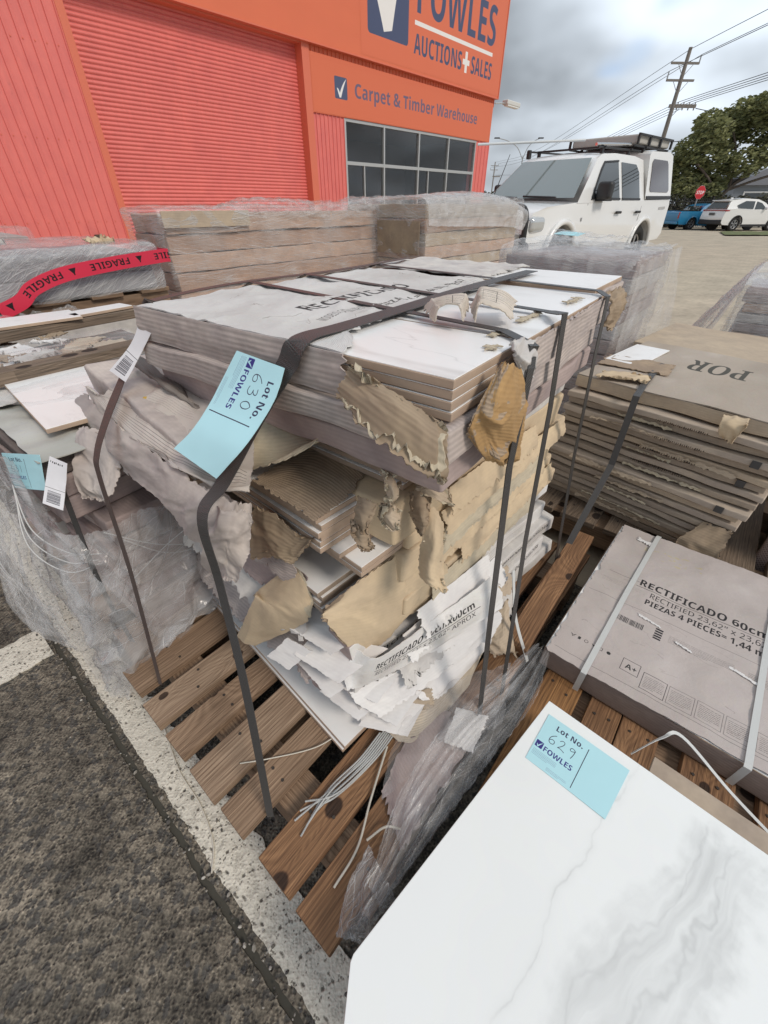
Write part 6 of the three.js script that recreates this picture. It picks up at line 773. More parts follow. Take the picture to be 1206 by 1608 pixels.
// solid from a side profile; zf(x, y) is the half width, crown lifts the middle of upward faces
function prism(profile, zf, { crown = 0.03, across = 8 } = {}) {
  const sh = profile.map(([x, y]) => new THREE.Vector2(x, y)); const area = THREE.ShapeUtils.area(sh); const P = area < 0 ? profile.slice().reverse() : profile;
  const pos = [], uv = [], idx = []; const n = P.length, cx = P.reduce((s, p) => s + p[0], 0) / n, cy = P.reduce((s, p) => s + p[1], 0) / n;
  for (let j = 0; j <= across; j++) { const t = j / across * 2 - 1, e = Math.sign(t) * (1 - Math.pow(1 - Math.abs(t), 1.6)); P.forEach(([x, y], i) => { const up = y > cy ? 1 : 0, c = (1 - e * e); const q = P[(i + 1) % n], r = P[(i + n - 1) % n], fx = Math.abs(q[1] - r[1]) > Math.abs(q[0] - r[0]) ? 1 : 0; pos.push(x + fx * Math.sign(x - cx) * crown * c * 1.5, y + up * (1 - fx) * crown * c, zf(x, y) * e); uv.push(x, y); }); }
  for (let j = 0; j < across; j++) for (let i = 0; i < n; i++) { const k = (i + 1) % n, a = j * n + i, b = j * n + k, c = a + n, d = b + n; idx.push(a, b, c, b, d, c); }
  const f = THREE.ShapeUtils.triangulateShape(P.map(([x, y]) => new THREE.Vector2(x, y)), []);
  for (const s of [0, across]) { const b0 = pos.length / 3; P.forEach(([x, y]) => { pos.push(x, y, zf(x, y) * (s ? 1 : -1)); uv.push(x, y); }); f.forEach(([a, b, c]) => s ? idx.push(b0 + a, b0 + b, b0 + c) : idx.push(b0 + a, b0 + c, b0 + b)); }
  const g = new THREE.BufferGeometry(); g.setAttribute('position', new THREE.Float32BufferAttribute(pos, 3)); g.setAttribute('uv', new THREE.Float32BufferAttribute(uv, 2)); g.setIndex(idx); g.computeVertexNormals(); return g;
}
// pane on the flank: outline in (x, y), standing slightly proud of zf
function flank(outline, zf, side, off = 0.006, th = 0.004) { const s = new THREE.Shape(outline.map(([x, y]) => new THREE.Vector2(x, y))); const g = new THREE.ExtrudeGeometry(s, { depth: th, bevelEnabled: false }); const p = g.attributes.position; for (let i = 0; i < p.count; i++) { const x = p.getX(i), y = p.getY(i); p.setZ(i, side * (zf(x, y) + off + p.getZ(i))); } g.computeVertexNormals(); return g; }
const arcPts = (cx, cy, r, n = 9) => Array.from({ length: n }, (_, i) => { const a = Math.PI * i / (n - 1); return [cx - Math.cos(Math.PI - a) * r * -1 * -1, cy + Math.sin(a) * r]; });
const quadGeo = (a, b, c, d) => { const g = new THREE.BufferGeometry(); g.setAttribute('position', new THREE.Float32BufferAttribute([...a, ...b, ...c, ...d], 3)); g.setAttribute('uv', new THREE.Float32BufferAttribute([0, 0, 1, 0, 1, 1, 0, 1], 2)); g.setIndex([0, 1, 2, 0, 2, 3]); g.computeVertexNormals(); return g; };
function wheel(g, x, z, r, w, side) {
  const t = part(g, 'wheel', new THREE.TorusGeometry(r - w * 0.32, w * 0.36, 12, 28).scale(1, 1, 1.25).translate(x, r, z), rubber);
  const rim = [new THREE.CylinderGeometry(r * 0.62, r * 0.62, w * 0.35, 28).rotateX(Math.PI / 2).translate(x, r, z - side * w * 0.12)]; part(t, 'wheel_barrel', merge(rim), plasticBlack);
  const sp = []; for (let k = 0; k < 5; k++) { const a = k / 5 * Math.PI * 2 + 0.3; for (const d of [-0.12, 0.12]) sp.push(new THREE.BoxGeometry(r * 0.62, r * 0.1, 0.03).translate(r * 0.3, 0, 0).rotateZ(a + d).translate(x, r, z + side * w * 0.16)); } sp.push(new THREE.TorusGeometry(r * 0.6, 0.018, 8, 28).translate(x, r, z + side * w * 0.18)); part(t, 'rim', merge(sp), rimM);
}
{ // white dual cab ute with canopy
  const phi = rad(41.5), g = wthing('white_ute', 'white dual cab ute with black bull bar, canopy and roof rack', 'ute', [2.2 + 0.95 * -Math.sin(phi), -0.085, -7.4 - 0.95 * Math.cos(phi)], phi);
  const zb = (x, y) => 0.955 * (1 - 0.10 * Math.pow(clamp((0.9 - x) / 0.9, 0, 1), 2)) - 0.05 * clamp((0.55 - y) / 0.2, 0, 1) - 0.03 * clamp((y - 0.95) / 0.2, 0, 1);
  const prof = [[0.04, 0.44], [0.0, 0.62], [0.02, 0.86], [0.1, 1.0], [0.4, 1.075], [0.9, 1.11], [1.3, 1.135], [3.76, 1.17], [5.1, 1.19], [5.15, 1.1], [5.15, 0.6], [5.05, 0.5], [4.56, 0.48], ...[0, 1, 2, 3, 4, 5, 6, 7, 8].map(k => { const a = Math.PI * k / 8; return [4.05 + Math.cos(a) * 0.44, 0.42 + Math.sin(a) * 0.44]; }), [3.55, 0.36], [1.42, 0.36], ...[0, 1, 2, 3, 4, 5, 6, 7, 8].map(k => { const a = Math.PI * k / 8; return [0.93 + Math.cos(a) * 0.44, 0.42 + Math.sin(a) * 0.44]; }), [0.42, 0.44]];
  const body = part(g, 'body', prism(prof, zb, { crown: 0.03 }), paintWhite);
  const zc = (x, y) => 0.93 - (y - 1.14) * 0.36;
  const cab = part(g, 'cab', prism([[1.22, 1.12], [1.95, 1.70], [2.12, 1.775], [2.6, 1.81], [3.4, 1.81], [3.79, 1.77], [3.82, 1.16]], zc, { crown: 0.035 }), paintWhite);
  const zk = (x, y) => 0.935 - (y - 1.16) * 0.22;
  const can = part(g, 'canopy', prism([[3.83, 1.18], [3.83, 1.84], [3.92, 1.9], [4.8, 1.925], [4.96, 1.88], [5.12, 1.2]], zk, { crown: 0.035 }), paintWhite);
  for (const s of [1, -1]) {
    part(cab, 'front_window', flank([[1.72, 1.2], [2.08, 1.56], [2.22, 1.67], [2.72, 1.70], [2.74, 1.2]], zc, s), carGlass); part(cab, 'rear_window', flank([[2.86, 1.2], [2.85, 1.70], [3.46, 1.69], [3.58, 1.58], [3.6, 1.2]], zc, s), carGlass);
    part(cab, 'window_seal', merge([flank([[1.68, 1.17], [1.72, 1.2], [2.76, 1.2], [2.76, 1.17]], zc, s, 0.004, 0.012), flank([[2.84, 1.17], [2.84, 1.2], [3.62, 1.2], [3.62, 1.17]], zc, s, 0.004, 0.012), flank([[1.7, 1.2], [2.06, 1.58], [2.2, 1.69], [2.73, 1.725], [2.73, 1.70], [2.21, 1.665], [2.08, 1.555], [1.73, 1.2]], zc, s, 0.004, 0.014)]), plasticBlack);
    part(can, 'canopy_window', flank([[3.98, 1.34], [3.97, 1.74], [4.03, 1.79], [4.68, 1.79], [4.74, 1.74], [4.93, 1.34], [4.88, 1.3], [4.02, 1.3]], zk, s), phy({ color: lin(0.05, 0.03, 0.03), roughness: 0.04, clearcoat: 1, clearcoatRoughness: 0.02 }), 'dark canopy side window with a reddish reflection painted into its colour');  // reddish glass colour paints in the reflection of the orange warehouse
    part(can, 'canopy_rail', flank([[3.86, 1.185], [3.86, 1.235], [5.08, 1.245], [5.09, 1.195]], zk, s, 0.004, 0.014), plasticBlack);
    for (const x of [2.78, 3.62]) part(body, 'door_handle', rbox(0.2, 0.04, 0.04, 0.015, x - 0.06, 0.99, s * (zb(x, 0.99) + 0.03)), plasticBlack);
    part(body, 'door_gap', merge([flank([[2.79, 0.45], [2.8, 0.45], [2.82, 1.15], [2.81, 1.15]], zb, s, 0.001, 0.002), flank([[3.68, 0.85], [3.69, 0.85], [3.79, 1.15], [3.78, 1.15]], zb, s, 0.001, 0.002), flank([[1.62, 0.5], [1.63, 0.5], [1.6, 1.12], [1.59, 1.12]], zb, s, 0.001, 0.002)]), plasticBlack);
    for (const x of [0.93, 4.05]) { const f = new THREE.TorusGeometry(0.465, 0.045, 8, 24, Math.PI).scale(1, 1, 0.9).translate(x, 0.42, s * (zb(x, 0.7) + 0.002)); part(body, 'wheel_flare', f, paintWhite); part(body, 'wheel_well', new THREE.CylinderGeometry(0.44, 0.44, 0.03, 24).rotateX(Math.PI / 2).translate(x, 0.42, s * 0.6), plasticBlack); wheel(g, x, s * 0.82, 0.385, 0.25, s); }
    part(body, 'headlight', (() => { const q = rbox(0.4, 0.22, 0.34, 0.08, 0.24, 0.86, s * 0.755); return q; })(), lampGlass);
    part(body, 'side_badge', flank([[1.42, 0.88], [1.46, 0.88], [1.46, 0.93], [1.42, 0.93]], zb, s, 0.002, 0.003), rimM);
    part(body, 'decal', flank([[4.62, 1.02], [4.95, 1.03], [4.95, 1.07], [4.62, 1.06]], zb, s, 0.001, 0.002), std({ color: lin(0.4, 0.4, 0.4) }));
  }
  const wsA = [1.27, 1.165], wsB = [1.93, 1.695]; const nz = [-0.62, 0.78]; const off = 0.045;
  const W = (t, z) => [mix(wsA[0], wsB[0], t) + nz[0] * off - 0.03 * (1 - z * z), mix(wsA[1], wsB[1], t) + nz[1] * off * 0.6 + 0.006, z * (zc(0, mix(wsA[1], wsB[1], t)) - 0.075)];
  { const pos = [], uv = [], idx = []; for (let j = 0; j <= 6; j++) for (let i = 0; i <= 12; i++) { pos.push(...W(j / 6, i / 6 - 1)); uv.push(i / 12, j / 6); } for (let j = 0; j < 6; j++) for (let i = 0; i < 12; i++) { const q = j * 13 + i; idx.push(q, q + 1, q + 13, q + 1, q + 14, q + 13); } part(cab, 'windscreen', geom(pos, uv, idx), screenGlass); }
  part(cab, 'wiper', merge([cyl([1.2, 1.2, 0.55], [1.24, 1.22, -0.1], 0.012), cyl([1.2, 1.2, -0.2], [1.24, 1.22, -0.7], 0.012)]), plasticBlack);
  part(body, 'mirror', rbox(0.16, 0.24, 0.24, 0.05, 1.86, 1.29, 1.04), plasticBlack); part(body, 'mirror', rbox(0.16, 0.24, 0.24, 0.05, 1.86, 1.29, -1.04), plasticBlack); part(body, 'mirror_arm', merge([box(1.82, 2.1, 1.15, 1.2, 0.86, 1.08), box(1.82, 2.1, 1.15, 1.2, -1.08, -0.86)]), plasticBlack);
  part(body, 'grille', rbox(0.08, 0.34, 1.1, 0.02, 0.02, 0.82, 0), plasticBlack); part(body, 'front_bumper', rbox(0.24, 0.3, 1.84, 0.08, 0.0, 0.5, 0), plasticBlack);
  part(body, 'number_plate', rbox(0.02, 0.12, 0.38, 0.005, -0.2, 0.55, 0), std({ color: lin(0.7, 0.7, 0.6) }));
  part(g, 'bull_bar', merge([tube([[-0.05, 0.4, 0.9], [-0.14, 0.6, 0.93], [-0.16, 0.95, 0.93], [-0.14, 1.06, 0.86], [-0.16, 1.08, 0.5], [-0.18, 1.09, 0], [-0.16, 1.08, -0.5], [-0.14, 1.06, -0.86], [-0.16, 0.95, -0.93], [-0.14, 0.6, -0.93], [-0.05, 0.4, -0.9]], 0.04, 10, 90), tube([[-0.16, 0.72, 0.93], [-0.2, 0.72, 0.4], [-0.2, 0.72, -0.4], [-0.16, 0.72, -0.93]], 0.03, 8, 40), cyl([-0.18, 0.45, 0.35], [-0.18, 1.08, 0.35], 0.035), cyl([-0.18, 0.45, -0.35], [-0.18, 1.08, -0.35], 0.035)]), plasticBlack);
  part(g, 'aerial', cyl([0.05, 1.08, 0.1], [0.4, 1.72, 0.1], 0.008, 0.004), plasticBlack);
  part(g, 'snorkel_mount', rbox(0.08, 0.13, 0.07, 0.02, 2.0, 1.83, -0.62), plasticBlack);
  // roof rack, tray and conduit
  const rack = []; for (const s of [0.62, -0.62]) { rack.push(cyl([2.1, 1.87, s], [3.75, 1.9, s], 0.014)); rack.push(box(3.4, 5.0, 1.95, 1.975, s - 0.015, s + 0.015)); } for (const [x, y] of [[2.3, 1.88], [3.3, 1.9], [3.9, 1.96], [4.9, 1.96]]) { rack.push(box(x - 0.02, x + 0.02, y - 0.015, y + 0.012, -0.66, 0.66)); for (const s of [0.6, -0.6]) rack.push(box(x - 0.03, x + 0.03, 1.78, y, s - 0.02, s + 0.02)); } part(g, 'roof_rack', merge(rack), plasticBlack);
  const bars = []; for (const x of [3.45, 3.95, 4.45, 4.98]) for (const s of [0.66, -0.66]) bars.push(box(x - 0.025, x + 0.025, 1.98, 2.12, s - 0.015, s + 0.015)); for (const s of [0.66, -0.66]) bars.push(box(3.42, 5.02, 2.1, 2.13, s - 0.015, s + 0.015)); part(g, 'rack_basket', merge(bars), plasticBlack);
  part(g, 'cargo_box', rbox(1.5, 0.13, 1.26, 0.03, 4.22, 2.055, 0), std({ color: lin(0.42, 0.41, 0.38), roughness: 0.6 }));
  part(g, 'light_bar', cyl([2.05, 1.9, 0.6], [3.3, 1.97, 0.6], 0.022), chrome);
  const cd = wthing('conduit_pipe', 'long pale plastic pipe lying across the roof of the white ute', 'pipe', g.position.toArray(), phi); part(cd, 'pipe', cyl([0.9, 1.93, -0.95], [2.4, 2.0, 0.2], 0.018), std({ color: lin(0.62, 0.66, 0.68), roughness: 0.3 }));
}
function parkedCar(name, label, cat, P, phi, { L, lower, upper, zl, zu, paint, rearA, wheels, r = 0.36, side, pickup }) {
  const g = wthing(name, label, cat, [P[0], gy(P[1]) - 0.03, P[1]], rad(phi)); const body = part(g, 'body', prism(lower, zl), paint), top = part(g, 'cabin', prism(upper, zu), paint);
  for (const s of [1, -1]) { side.forEach(o => part(top, 'side_window', flank(o, zu, s), carGlass)); for (const x of wheels) { wheel(g, x, s * (zl(x, 0.7) - 0.13), r, 0.23, s); part(body, 'wheel_well', new THREE.CylinderGeometry(r * 1.12, r * 1.12, 0.02, 24).rotateX(Math.PI / 2).translate(x, r, s * (zl(x, 0.7) - 0.25)), plasticBlack); part(body, 'arch_trim', new THREE.TorusGeometry(r * 1.16, 0.035, 6, 22, Math.PI).translate(x, r, s * (zl(x, 0.6) - 0.005)), pickup ? paint : plasticBlack); } }
  return { g, body, top };
}
{
  const arch = (x, r) => [0, 1, 2, 3, 4, 5, 6, 7, 8].map(k => { const a = Math.PI * k / 8; return [x + Math.cos(a) * r, 0.36 + Math.sin(a) * r]; });
  const zl = (x, y) => 0.925 - 0.06 * Math.pow(clamp((x - 3.9) / 0.8, 0, 1), 2) - 0.05 * Math.pow(clamp((0.7 - x) / 0.7, 0, 1), 2) - 0.04 * clamp((0.5 - y) / 0.3, 0, 1), zu = (x, y) => 0.89 - (y - 1.05) * 0.42 - 0.05 * clamp((x - 3.9) / 0.6, 0, 1);
  const c = parkedCar('white_suv', 'white hatch backed suv parked before the dark picket fence', 'car', [25.19, -32.47], 190, { lower: [[0.05, 0.4], [0, 0.6], [0.08, 0.8], [0.5, 0.95], [1.2, 1.04], [4.1, 1.14], [4.5, 1.12], [4.6, 1.0], [4.66, 0.72], [4.64, 0.45], [4.5, 0.34], [4.08, 0.32], ...arch(3.64, 0.42), [3.2, 0.26], [1.4, 0.26], ...arch(0.95, 0.42), [0.5, 0.34]], upper: [[1.15, 1.03], [1.95, 1.46], [2.4, 1.6], [3.3, 1.64], [4.1, 1.56], [4.3, 1.5], [4.52, 1.13]], zl, zu, paint: paintWhite, wheels: [0.95, 3.64], r: 0.37, side: [[[1.75, 1.12], [2.15, 1.42], [2.5, 1.5], [2.62, 1.12]], [[2.72, 1.13], [2.64, 1.51], [3.3, 1.52], [3.85, 1.32], [3.75, 1.18]]] });
  part(c.top, 'rear_window', quadGeo([4.545, 1.17, -0.68], [4.545, 1.17, 0.68], [4.36, 1.47, 0.6], [4.36, 1.47, -0.6]), carGlass); part(c.top, 'spoiler', rbox(0.34, 0.05, 1.3, 0.02, 4.28, 1.545, 0), paintWhite);
  part(c.body, 'tail_light_bar', rbox(0.06, 0.05, 1.55, 0.02, 4.62, 1.065, 0), redLamp); for (const s of [1, -1]) part(c.body, 'tail_light', rbox(0.4, 0.09, 0.14, 0.03, 4.42, 1.05, s * 0.83), redLamp);
  part(c.body, 'rear_bumper', rbox(0.22, 0.26, 1.72, 0.06, 4.6, 0.47, 0), plasticBlack); part(c.body, 'sill', merge([box(1.4, 3.2, 0.24, 0.36, 0.86, 0.915), box(1.4, 3.2, 0.24, 0.36, -0.915, -0.86)]), plasticBlack);
  part(c.body, 'number_plate', rbox(0.03, 0.13, 0.42, 0.01, 4.715, 0.88, 0), std({ color: lin(0.12, 0.12, 0.12) })); part(c.g, 'mirror', merge([rbox(0.12, 0.14, 0.2, 0.04, 1.95, 1.15, 1.0), rbox(0.12, 0.14, 0.2, 0.04, 1.95, 1.15, -1.0)]), paintWhite); part(c.top, 'roof_fin', rbox(0.18, 0.06, 0.04, 0.015, 3.7, 1.66, 0), paintWhite);
  const zl2 = (x, y) => 0.9 - 0.05 * clamp((0.5 - y) / 0.3, 0, 1), zu2 = (x, y) => 0.85 - (y - 1.0) * 0.4;
  const b = parkedCar('blue_ute', 'bright blue low ute with red tail lights beside the white suv', 'ute', [24.04, -34.6], 190, { lower: [[0.05, 0.35], [0, 0.55], [0.1, 0.75], [0.6, 0.88], [1.4, 0.95], [3.0, 1.0], [4.9, 1.02], [4.98, 0.9], [4.96, 0.5], [4.85, 0.32], [4.35, 0.3], ...arch(3.9, 0.4), [3.4, 0.24], [1.4, 0.24], ...arch(0.95, 0.4), [0.5, 0.3]], upper: [[1.3, 0.94], [1.95, 1.32], [2.3, 1.4], [2.9, 1.4], [3.2, 1.3], [3.55, 1.0]], zl: zl2, zu: zu2, paint: paintBlue, wheels: [0.95, 3.9], r: 0.34, pickup: true, side: [[[1.65, 1.0], [2.1, 1.3], [2.9, 1.32], [3.0, 1.0]]] });
  for (const s of [1, -1]) part(b.body, 'tail_light', rbox(0.06, 0.34, 0.13, 0.02, 4.96, 0.8, s * 0.8), redLamp); part(b.top, 'rear_window', quadGeo([3.58, 1.03, -0.68], [3.58, 1.03, 0.68], [3.28, 1.3, 0.6], [3.28, 1.3, -0.6]), carGlass); part(b.body, 'rear_bumper', rbox(0.14, 0.16, 1.7, 0.05, 4.97, 0.4, 0), paintBlue); part(b.body, 'tonneau', box(3.5, 4.9, 1.055, 1.07, -0.8, 0.8), plasticBlack);
  const w = parkedCar('white_car', 'white sedan mostly hidden behind the blue ute', 'car', [23.6, -39.5], 200, { lower: [[0.05, 0.35], [0, 0.6], [0.6, 0.85], [1.3, 0.95], [3.6, 1.0], [4.4, 0.98], [4.5, 0.6], [4.3, 0.3], [0.3, 0.3]], upper: [[1.2, 0.94], [1.9, 1.35], [2.4, 1.45], [3.2, 1.42], [4.0, 1.0]], zl: zl2, zu: zu2, paint: paintWhite, wheels: [0.9, 3.5], r: 0.32, side: [[[1.65, 1.0], [2.05, 1.3], [2.55, 1.36], [2.6, 1.0]], [[2.68, 1.0], [2.64, 1.36], [3.15, 1.34], [3.6, 1.05]]] });
}
// ---------------------------------------------------------------- street
const poleM = std({ color: lin(0.22, 0.2, 0.18), roughness: 0.85 }), steel = std({ color: lin(0.35, 0.36, 0.37), roughness: 0.5, metalness: 0.4 }), wireM = std({ color: lin(0.05, 0.05, 0.055), roughness: 0.6 });
const poleTops = [];
function powerPole(label, x, z, h) {
  const y0 = gy(z) - 0.1, g = wthing('power_pole', label, 'power pole', [x, y0, z], rad(3)); part(g, 'shaft', cyl([0, 0, 0], [0, h - y0, 0], 0.2, 0.12, 12), poleM);
  const arm = (y, a, b, t = 0.06) => part(g, 'cross_arm', box(a, b, y - t - y0, y + t - y0, -0.06, 0.06), poleM);
  arm(9.22, -1.1, 1.0); arm(8.34, -1.1, 1.0); arm(6.98, -0.3, 1.8, 0.1);
  const br = []; for (const [y, s] of [[9.2, 0.6], [8.3, 0.6]]) for (const q of [-1, 1]) br.push(cyl([0, y - 0.7 - y0, 0.06], [q * s, y - y0, 0.06], 0.02)); br.push(cyl([0, 6.3 - y0, 0.06], [0.6, 6.95 - y0, 0.06], 0.025)); part(g, 'brace', merge(br), steel);
  const pins = [[0, 9.9], [0.98, 9.65], [-1.08, 8.8], [0.35, 7.2], [0.8, 7.2], [1.25, 7.2], [1.7, 7.2]]; pins.forEach(([px, py]) => part(g, 'insulator', cyl([px, py - 0.45 - y0, 0], [px, py - y0, 0], 0.05, 0.04, 8), steel));
  return pins.map(([px, py]) => { const c = Math.cos(rad(3)), s = Math.sin(rad(3)); return [x + px * c, py, z - px * s]; });
}
const pA = powerPole('tall timber power pole with three cross arms beside the dark green tree', 22.05, -43.5, 10), pB = powerPole('distant power pole far down the road past the orange warehouse', 29.9, -144, 10);
const pC = pA.map(([x, y, z]) => [x - 3.6, y, z + 46]);
pA.forEach((p, i) => { for (const [q, end] of [[pB[i], 'far'], [pC[i], 'near']]) { const m = [(p[0] + q[0]) / 2, (p[1] + q[1]) / 2 - (end === 'far' ? 1.6 : 0.5), (p[2] + q[2]) / 2], g = wthing('power_line', `overhead wire from the ${['pole top', 'highest arm', 'middle arm', 'lowest arm inner pin', 'lowest arm second pin', 'lowest arm third pin', 'lowest arm tip'][i]} ${end === 'far' ? 'to the distant pole' : 'over the yard'}`, 'wire', p, 0, 'overhead power wires'); const L = [[0, 0, 0], m.map((v, k) => v - p[k]), q.map((v, k) => v - p[k])]; part(g, 'cable', tube(L, 0.018, 5, 60), wireM); } });
{ const g = wthing('power_line', 'service wire sagging from the near power pole into the dark green tree', 'wire', [23.85, 6.85, -43.5]); part(g, 'cable', tube([[0, 0, 0], [1.2, -0.8, 3], [2.2, -1.4, 6]], 0.025, 5, 20), wireM); const h = wthing('power_line', 'low communication cable sagging from the power pole to the tree', 'wire', [22.2, 4.9, -43.5]); part(h, 'cable', tube([[0, 0, 0], [0.8, -0.05, 1.5], [1.0, -0.3, 3], [1.1, 0.1, 5], [0.6, 0.4, 7]], 0.025, 5, 24), wireM); }
{ const z = -94, x = 24.2, y0 = gy(z) - 0.1, g = wthing('street_lamp', 'tall street lamp with two curved arms beyond the warehouse', 'street lamp', [x, y0, z]); part(g, 'post', cyl([0, 0, 0], [0, 7.6 - y0, 0], 0.14, 0.09), steel); for (const s of [-1, 1]) { const e = s < 0 ? -4.9 : 2.6; part(g, 'arm', tube([[0, 7.2 - y0, 0], [e * 0.25, 8.8 - y0, 0], [e * 0.6, 9.6 - y0, 0], [e, 10 - y0, 0]], 0.06, 6, 24), steel); part(g, 'lantern', rbox(0.9, 0.16, 0.4, 0.06, e, 9.98 - y0, 0), plasticBlack); } }
{ // stop sign
  const z = -34, y0 = gy(z), g = wthing('stop_sign', 'red octagonal stop sign on a post behind the blue ute', 'sign', [20.75, y0, z], rad(12)); const t = ctex(256, 256, (c, w) => { c.fillStyle = '#eee'; c.fillRect(0, 0, w, w); const oct = k => { c.beginPath(); for (let i = 0; i < 8; i++) { const a = Math.PI / 8 + i * Math.PI / 4; c.lineTo(128 + Math.cos(a) * k, 128 + Math.sin(a) * k); } c.fill(); }; c.fillStyle = '#c3202c'; oct(126); c.fillStyle = '#f2eeee'; c.font = 'bold 84px sans-serif'; c.textAlign = 'center'; c.fillText('STOP', 128, 158, 200); });
  part(g, 'post', cyl([0, 0, -0.03], [0, 2.05 - y0 - 0.05, -0.03], 0.035), steel); const o = new THREE.CylinderGeometry(0.37, 0.37, 0.012, 8).rotateY(Math.PI / 8).rotateX(Math.PI / 2).translate(0, 1.62 - y0, 0.02); part(g, 'plate', o, std({ color: lin(0.5, 0.02, 0.03) })); const f = new THREE.CircleGeometry(0.37, 8, Math.PI / 8).translate(0, 1.62 - y0, 0.029); part(g, 'sign_face', f, std({ map: t, roughness: 0.5 })); }
// picket fence
{ const z = -37.2, y0 = gy(z), g = wthing('picket_fence', 'dark steel picket fence under the trees behind the parked cars', 'fence', [0, y0, z]); const pg = box(-0.022, 0.022, 0.05, 1.72, -0.022, 0.022); for (let k = 0; k < 110; k++) { const q = new THREE.BufferGeometry().copy(pg); q.translate(19.5 + k * 0.14, (k % 2) * 0.0, 0); part(g, 'picket', q, plasticBlack); } part(g, 'rail', box(19.3, 35, 1.5, 1.56, -0.04, 0.03), plasticBlack); part(g, 'rail', box(19.3, 35, 0.25, 0.31, -0.04, 0.03), plasticBlack); for (let k = 0; k < 8; k++) part(g, 'post', box(19.6 + k * 2.1, 19.7 + k * 2.1, 0, 1.8, -0.06, 0.04), plasticBlack); }
// house
{ const z = -47, y0 = gy(z), g = wthing('house', 'grey weatherboard house with white framed window behind the fence', 'house', [36, y0, z], rad(-8)); const bd = std({ color: lin(0.25, 0.28, 0.32), roughness: 0.7 }); part(g, 'wall', box(-4, 8, 0, 2.9, -6, 0), bd); for (let k = 0; k < 14; k++) part(g, 'weatherboard', box(-4.02, 8.02, 0.1 + k * 0.2, 0.29 + k * 0.2, 0, 0.03), bd); part(g, 'roof', prism([[-4.4, 2.85], [8.4, 2.85], [6.2, 4.0], [-2.2, 4.0]], () => 3.5, { crown: 0 }).translate(0, 0, -3), std({ color: lin(0.2, 0.21, 0.24), roughness: 0.7 })); const w = part(g, 'window', box(-3, -1, 1.1, 2.3, 0.03, 0.05), carGlass); part(w, 'frame', merge([box(-3.12, -0.88, 2.3, 2.42, 0.02, 0.1), box(-3.12, -0.88, 0.98, 1.1, 0.02, 0.1), box(-3.12, -3, 1.1, 2.3, 0.02, 0.1), box(-1, -0.88, 1.1, 2.3, 0.02, 0.1)]), paintWhite); }
// grass verge
{ const g = new THREE.PlaneGeometry(14, 4.5, 60, 16).rotateX(-Math.PI / 2), p = g.attributes.position; for (let i = 0; i < p.count; i++) { const x = p.getX(i) + 25.5 + p.getZ(i) * -0.6, z = p.getZ(i) - 27; p.setXYZ(i, x, gy(z) - 0.03 + 0.05 + 0.03 * ns(x * 3, z * 3, 1), z); } g.computeVertexNormals(); const m = structure('grass_verge', g, M.grass, false); }
// trees: trunk and limbs, crown of many small leaf sprays
function tree(label, base, limbs, blobs, leaf, count, cols, seed, group, size = 0.34) {
  const g = wthing('tree', label, 'tree', base, 0, group), r = rng(seed); part(g, 'trunk', merge(limbs.map(([pts, r0]) => tube(pts, r0, 7, 16))), std({ color: lin(0.13, 0.105, 0.085), roughness: 0.95 }));
  const pos = [[], [], []], vol = blobs.reduce((s, b) => s + b[3] * b[4] * b[5], 0);
  for (const [bx_, by, bz, rx, ry, rz] of blobs) { const n = Math.round(count * rx * ry * rz / vol); for (let k = 0; k < n; k++) { let x, y, z, d; do { x = r() * 2 - 1; y = r() * 2 - 1; z = r() * 2 - 1; d = x * x + y * y + z * z; } while (d > 1 || d < 0.12); const f = ns(x * 2.2 + bx_, y * 2.2 + by, z * 2.2 + bz); if (f < -0.16) continue; const P = new V3(bx_ + x * rx, by + y * ry, bz + z * rz), a = new V3(0.75 + r() * 0.5, 0.25 + (r() - 0.5) * 1.0, (r() - 0.5) * 1.2).normalize(), b = new V3(r() - 0.5, r() - 0.5, r() - 0.5).cross(a).normalize(), L = size * (0.6 + r() * 0.8), w = L * 0.3; const q = pos[Math.floor(r() * 3)]; const A = P.clone().addScaledVector(a, -L / 2), B = P.clone().addScaledVector(b, w), C = P.clone().addScaledVector(a, L / 2), E = P.clone().addScaledVector(b, -w * 0.6); q.push(A.x, A.y, A.z, B.x, B.y, B.z, C.x, C.y, C.z, A.x, A.y, A.z, C.x, C.y, C.z, E.x, E.y, E.z); } }
  pos.forEach((p, i) => { const q = new THREE.BufferGeometry(); q.setAttribute('position', new THREE.Float32BufferAttribute(p, 3)); q.setAttribute('uv', new THREE.Float32BufferAttribute(new Array(p.length / 3 * 2).fill(0), 2)); q.computeVertexNormals(); part(g, 'crown', q, phy({ color: lin(...cols[i]), roughness: 0.9, transmission: 0.3, thickness: 0 })); });
}
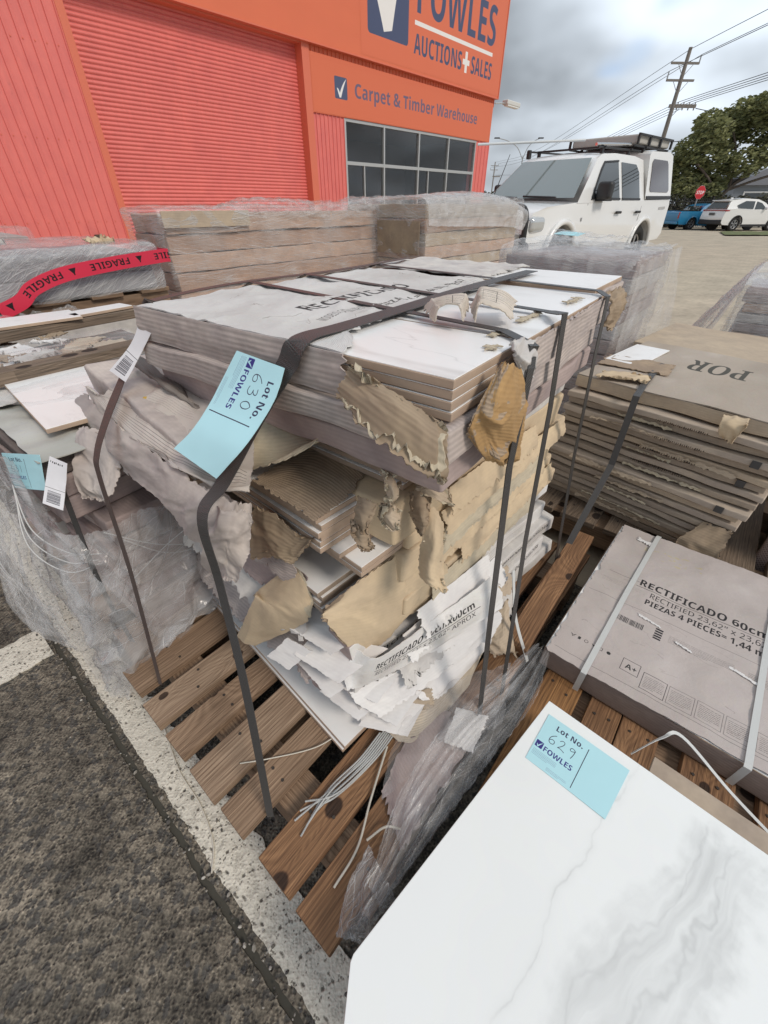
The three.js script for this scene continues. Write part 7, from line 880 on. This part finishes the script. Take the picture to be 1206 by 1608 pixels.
{
  const C = [[19.73, 3.02], [20.33, 3.89], [20.9, 4.7], [21.8, 5.3], [22.98, 5.7], [24.03, 6.0], [21.13, 2.59], [21.96, 3.57], [22.95, 4.51], [24.36, 4.97], [22.87, 2.59], [24.04, 3.25], [25.39, 3.89], [20.65, 1.91], [22.38, 1.8], [23.63, 5.3], [25.86, 5.4], [26.46, 4.2], [27.6, 5.2], [28.5, 4.4]];
  const bz = 36, by = gy(-36), r = rng(8);
  tree('large windswept dark green tree leaning over the picket fence', [24.5, by, -38], [[[[0, 0, 0], [0.1, 1.4, 0], [0.7, 2.3, 0], [1.6, 3.1, 0], [2.6, 3.9, 0.3]], 0.13], [[[0.7, 2.2, 0], [1.9, 2.65, 0.2], [3, 3.0, 0.4]], 0.08], [[[0.1, 1.4, 0], [-1, 2.6, 0.3], [-2.4, 3.6, 0.3], [-3.4, 4.2, 0.2]], 0.08], [[[0.7, 2.3, 0], [0.3, 4, 0], [-0.6, 5.4, 0]], 0.07], [[[1.6, 3.1, 0], [2, 5, 0], [1.4, 6.2, 0]], 0.06]],
    C.map(([x, y]) => [x - 24.5 + (x) * (2 / 36), y - by + (y - 1) * 0.055, (r() - 0.5) * 2.2, 1.15 + r() * 0.35, 0.75 + r() * 0.25, 1.3]), 0, 30000, [[0.19, 0.205, 0.075], [0.14, 0.16, 0.06], [0.24, 0.25, 0.095]], 5, undefined, 0.27);
  const H = []; for (let k = 0; k < 14; k++) H.push([k * 1.0, 1.1 + 0.4 * ns(k, 1, 2), (k % 3) * 0.4, 0.8, 0.9 + 0.3 * ns(k, 4, 2), 0.7]);
  tree('dark hedge growing along the back of the picket fence', [19.4, by, -38.2], [[[[0, 0, 0], [0.05, 0.8, 0]], 0.05], [[[6, 0, 0], [6.05, 0.8, 0]], 0.05]], H, 0, 5000, [[0.04, 0.05, 0.022], [0.06, 0.06, 0.03], [0.05, 0.045, 0.025]], 9, undefined, 0.26);
  const Bk = []; for (let k = 0; k < 8; k++) Bk.push([(k - 4) * 1.6, 2.2 + ns(k, 2, 1), 0, 1.6, 1.4, 1]); 
  tree('low bush far down the road beside the warehouse corner', [19.5, gy(-80), -84], [[[[0, 0, 0], [0, 1.5, 0]], 0.1]], Bk, 0, 2500, [[0.05, 0.06, 0.03], [0.06, 0.07, 0.035], [0.045, 0.055, 0.03]], 15, undefined, 0.6);
}
renderer.render(scene, camera);
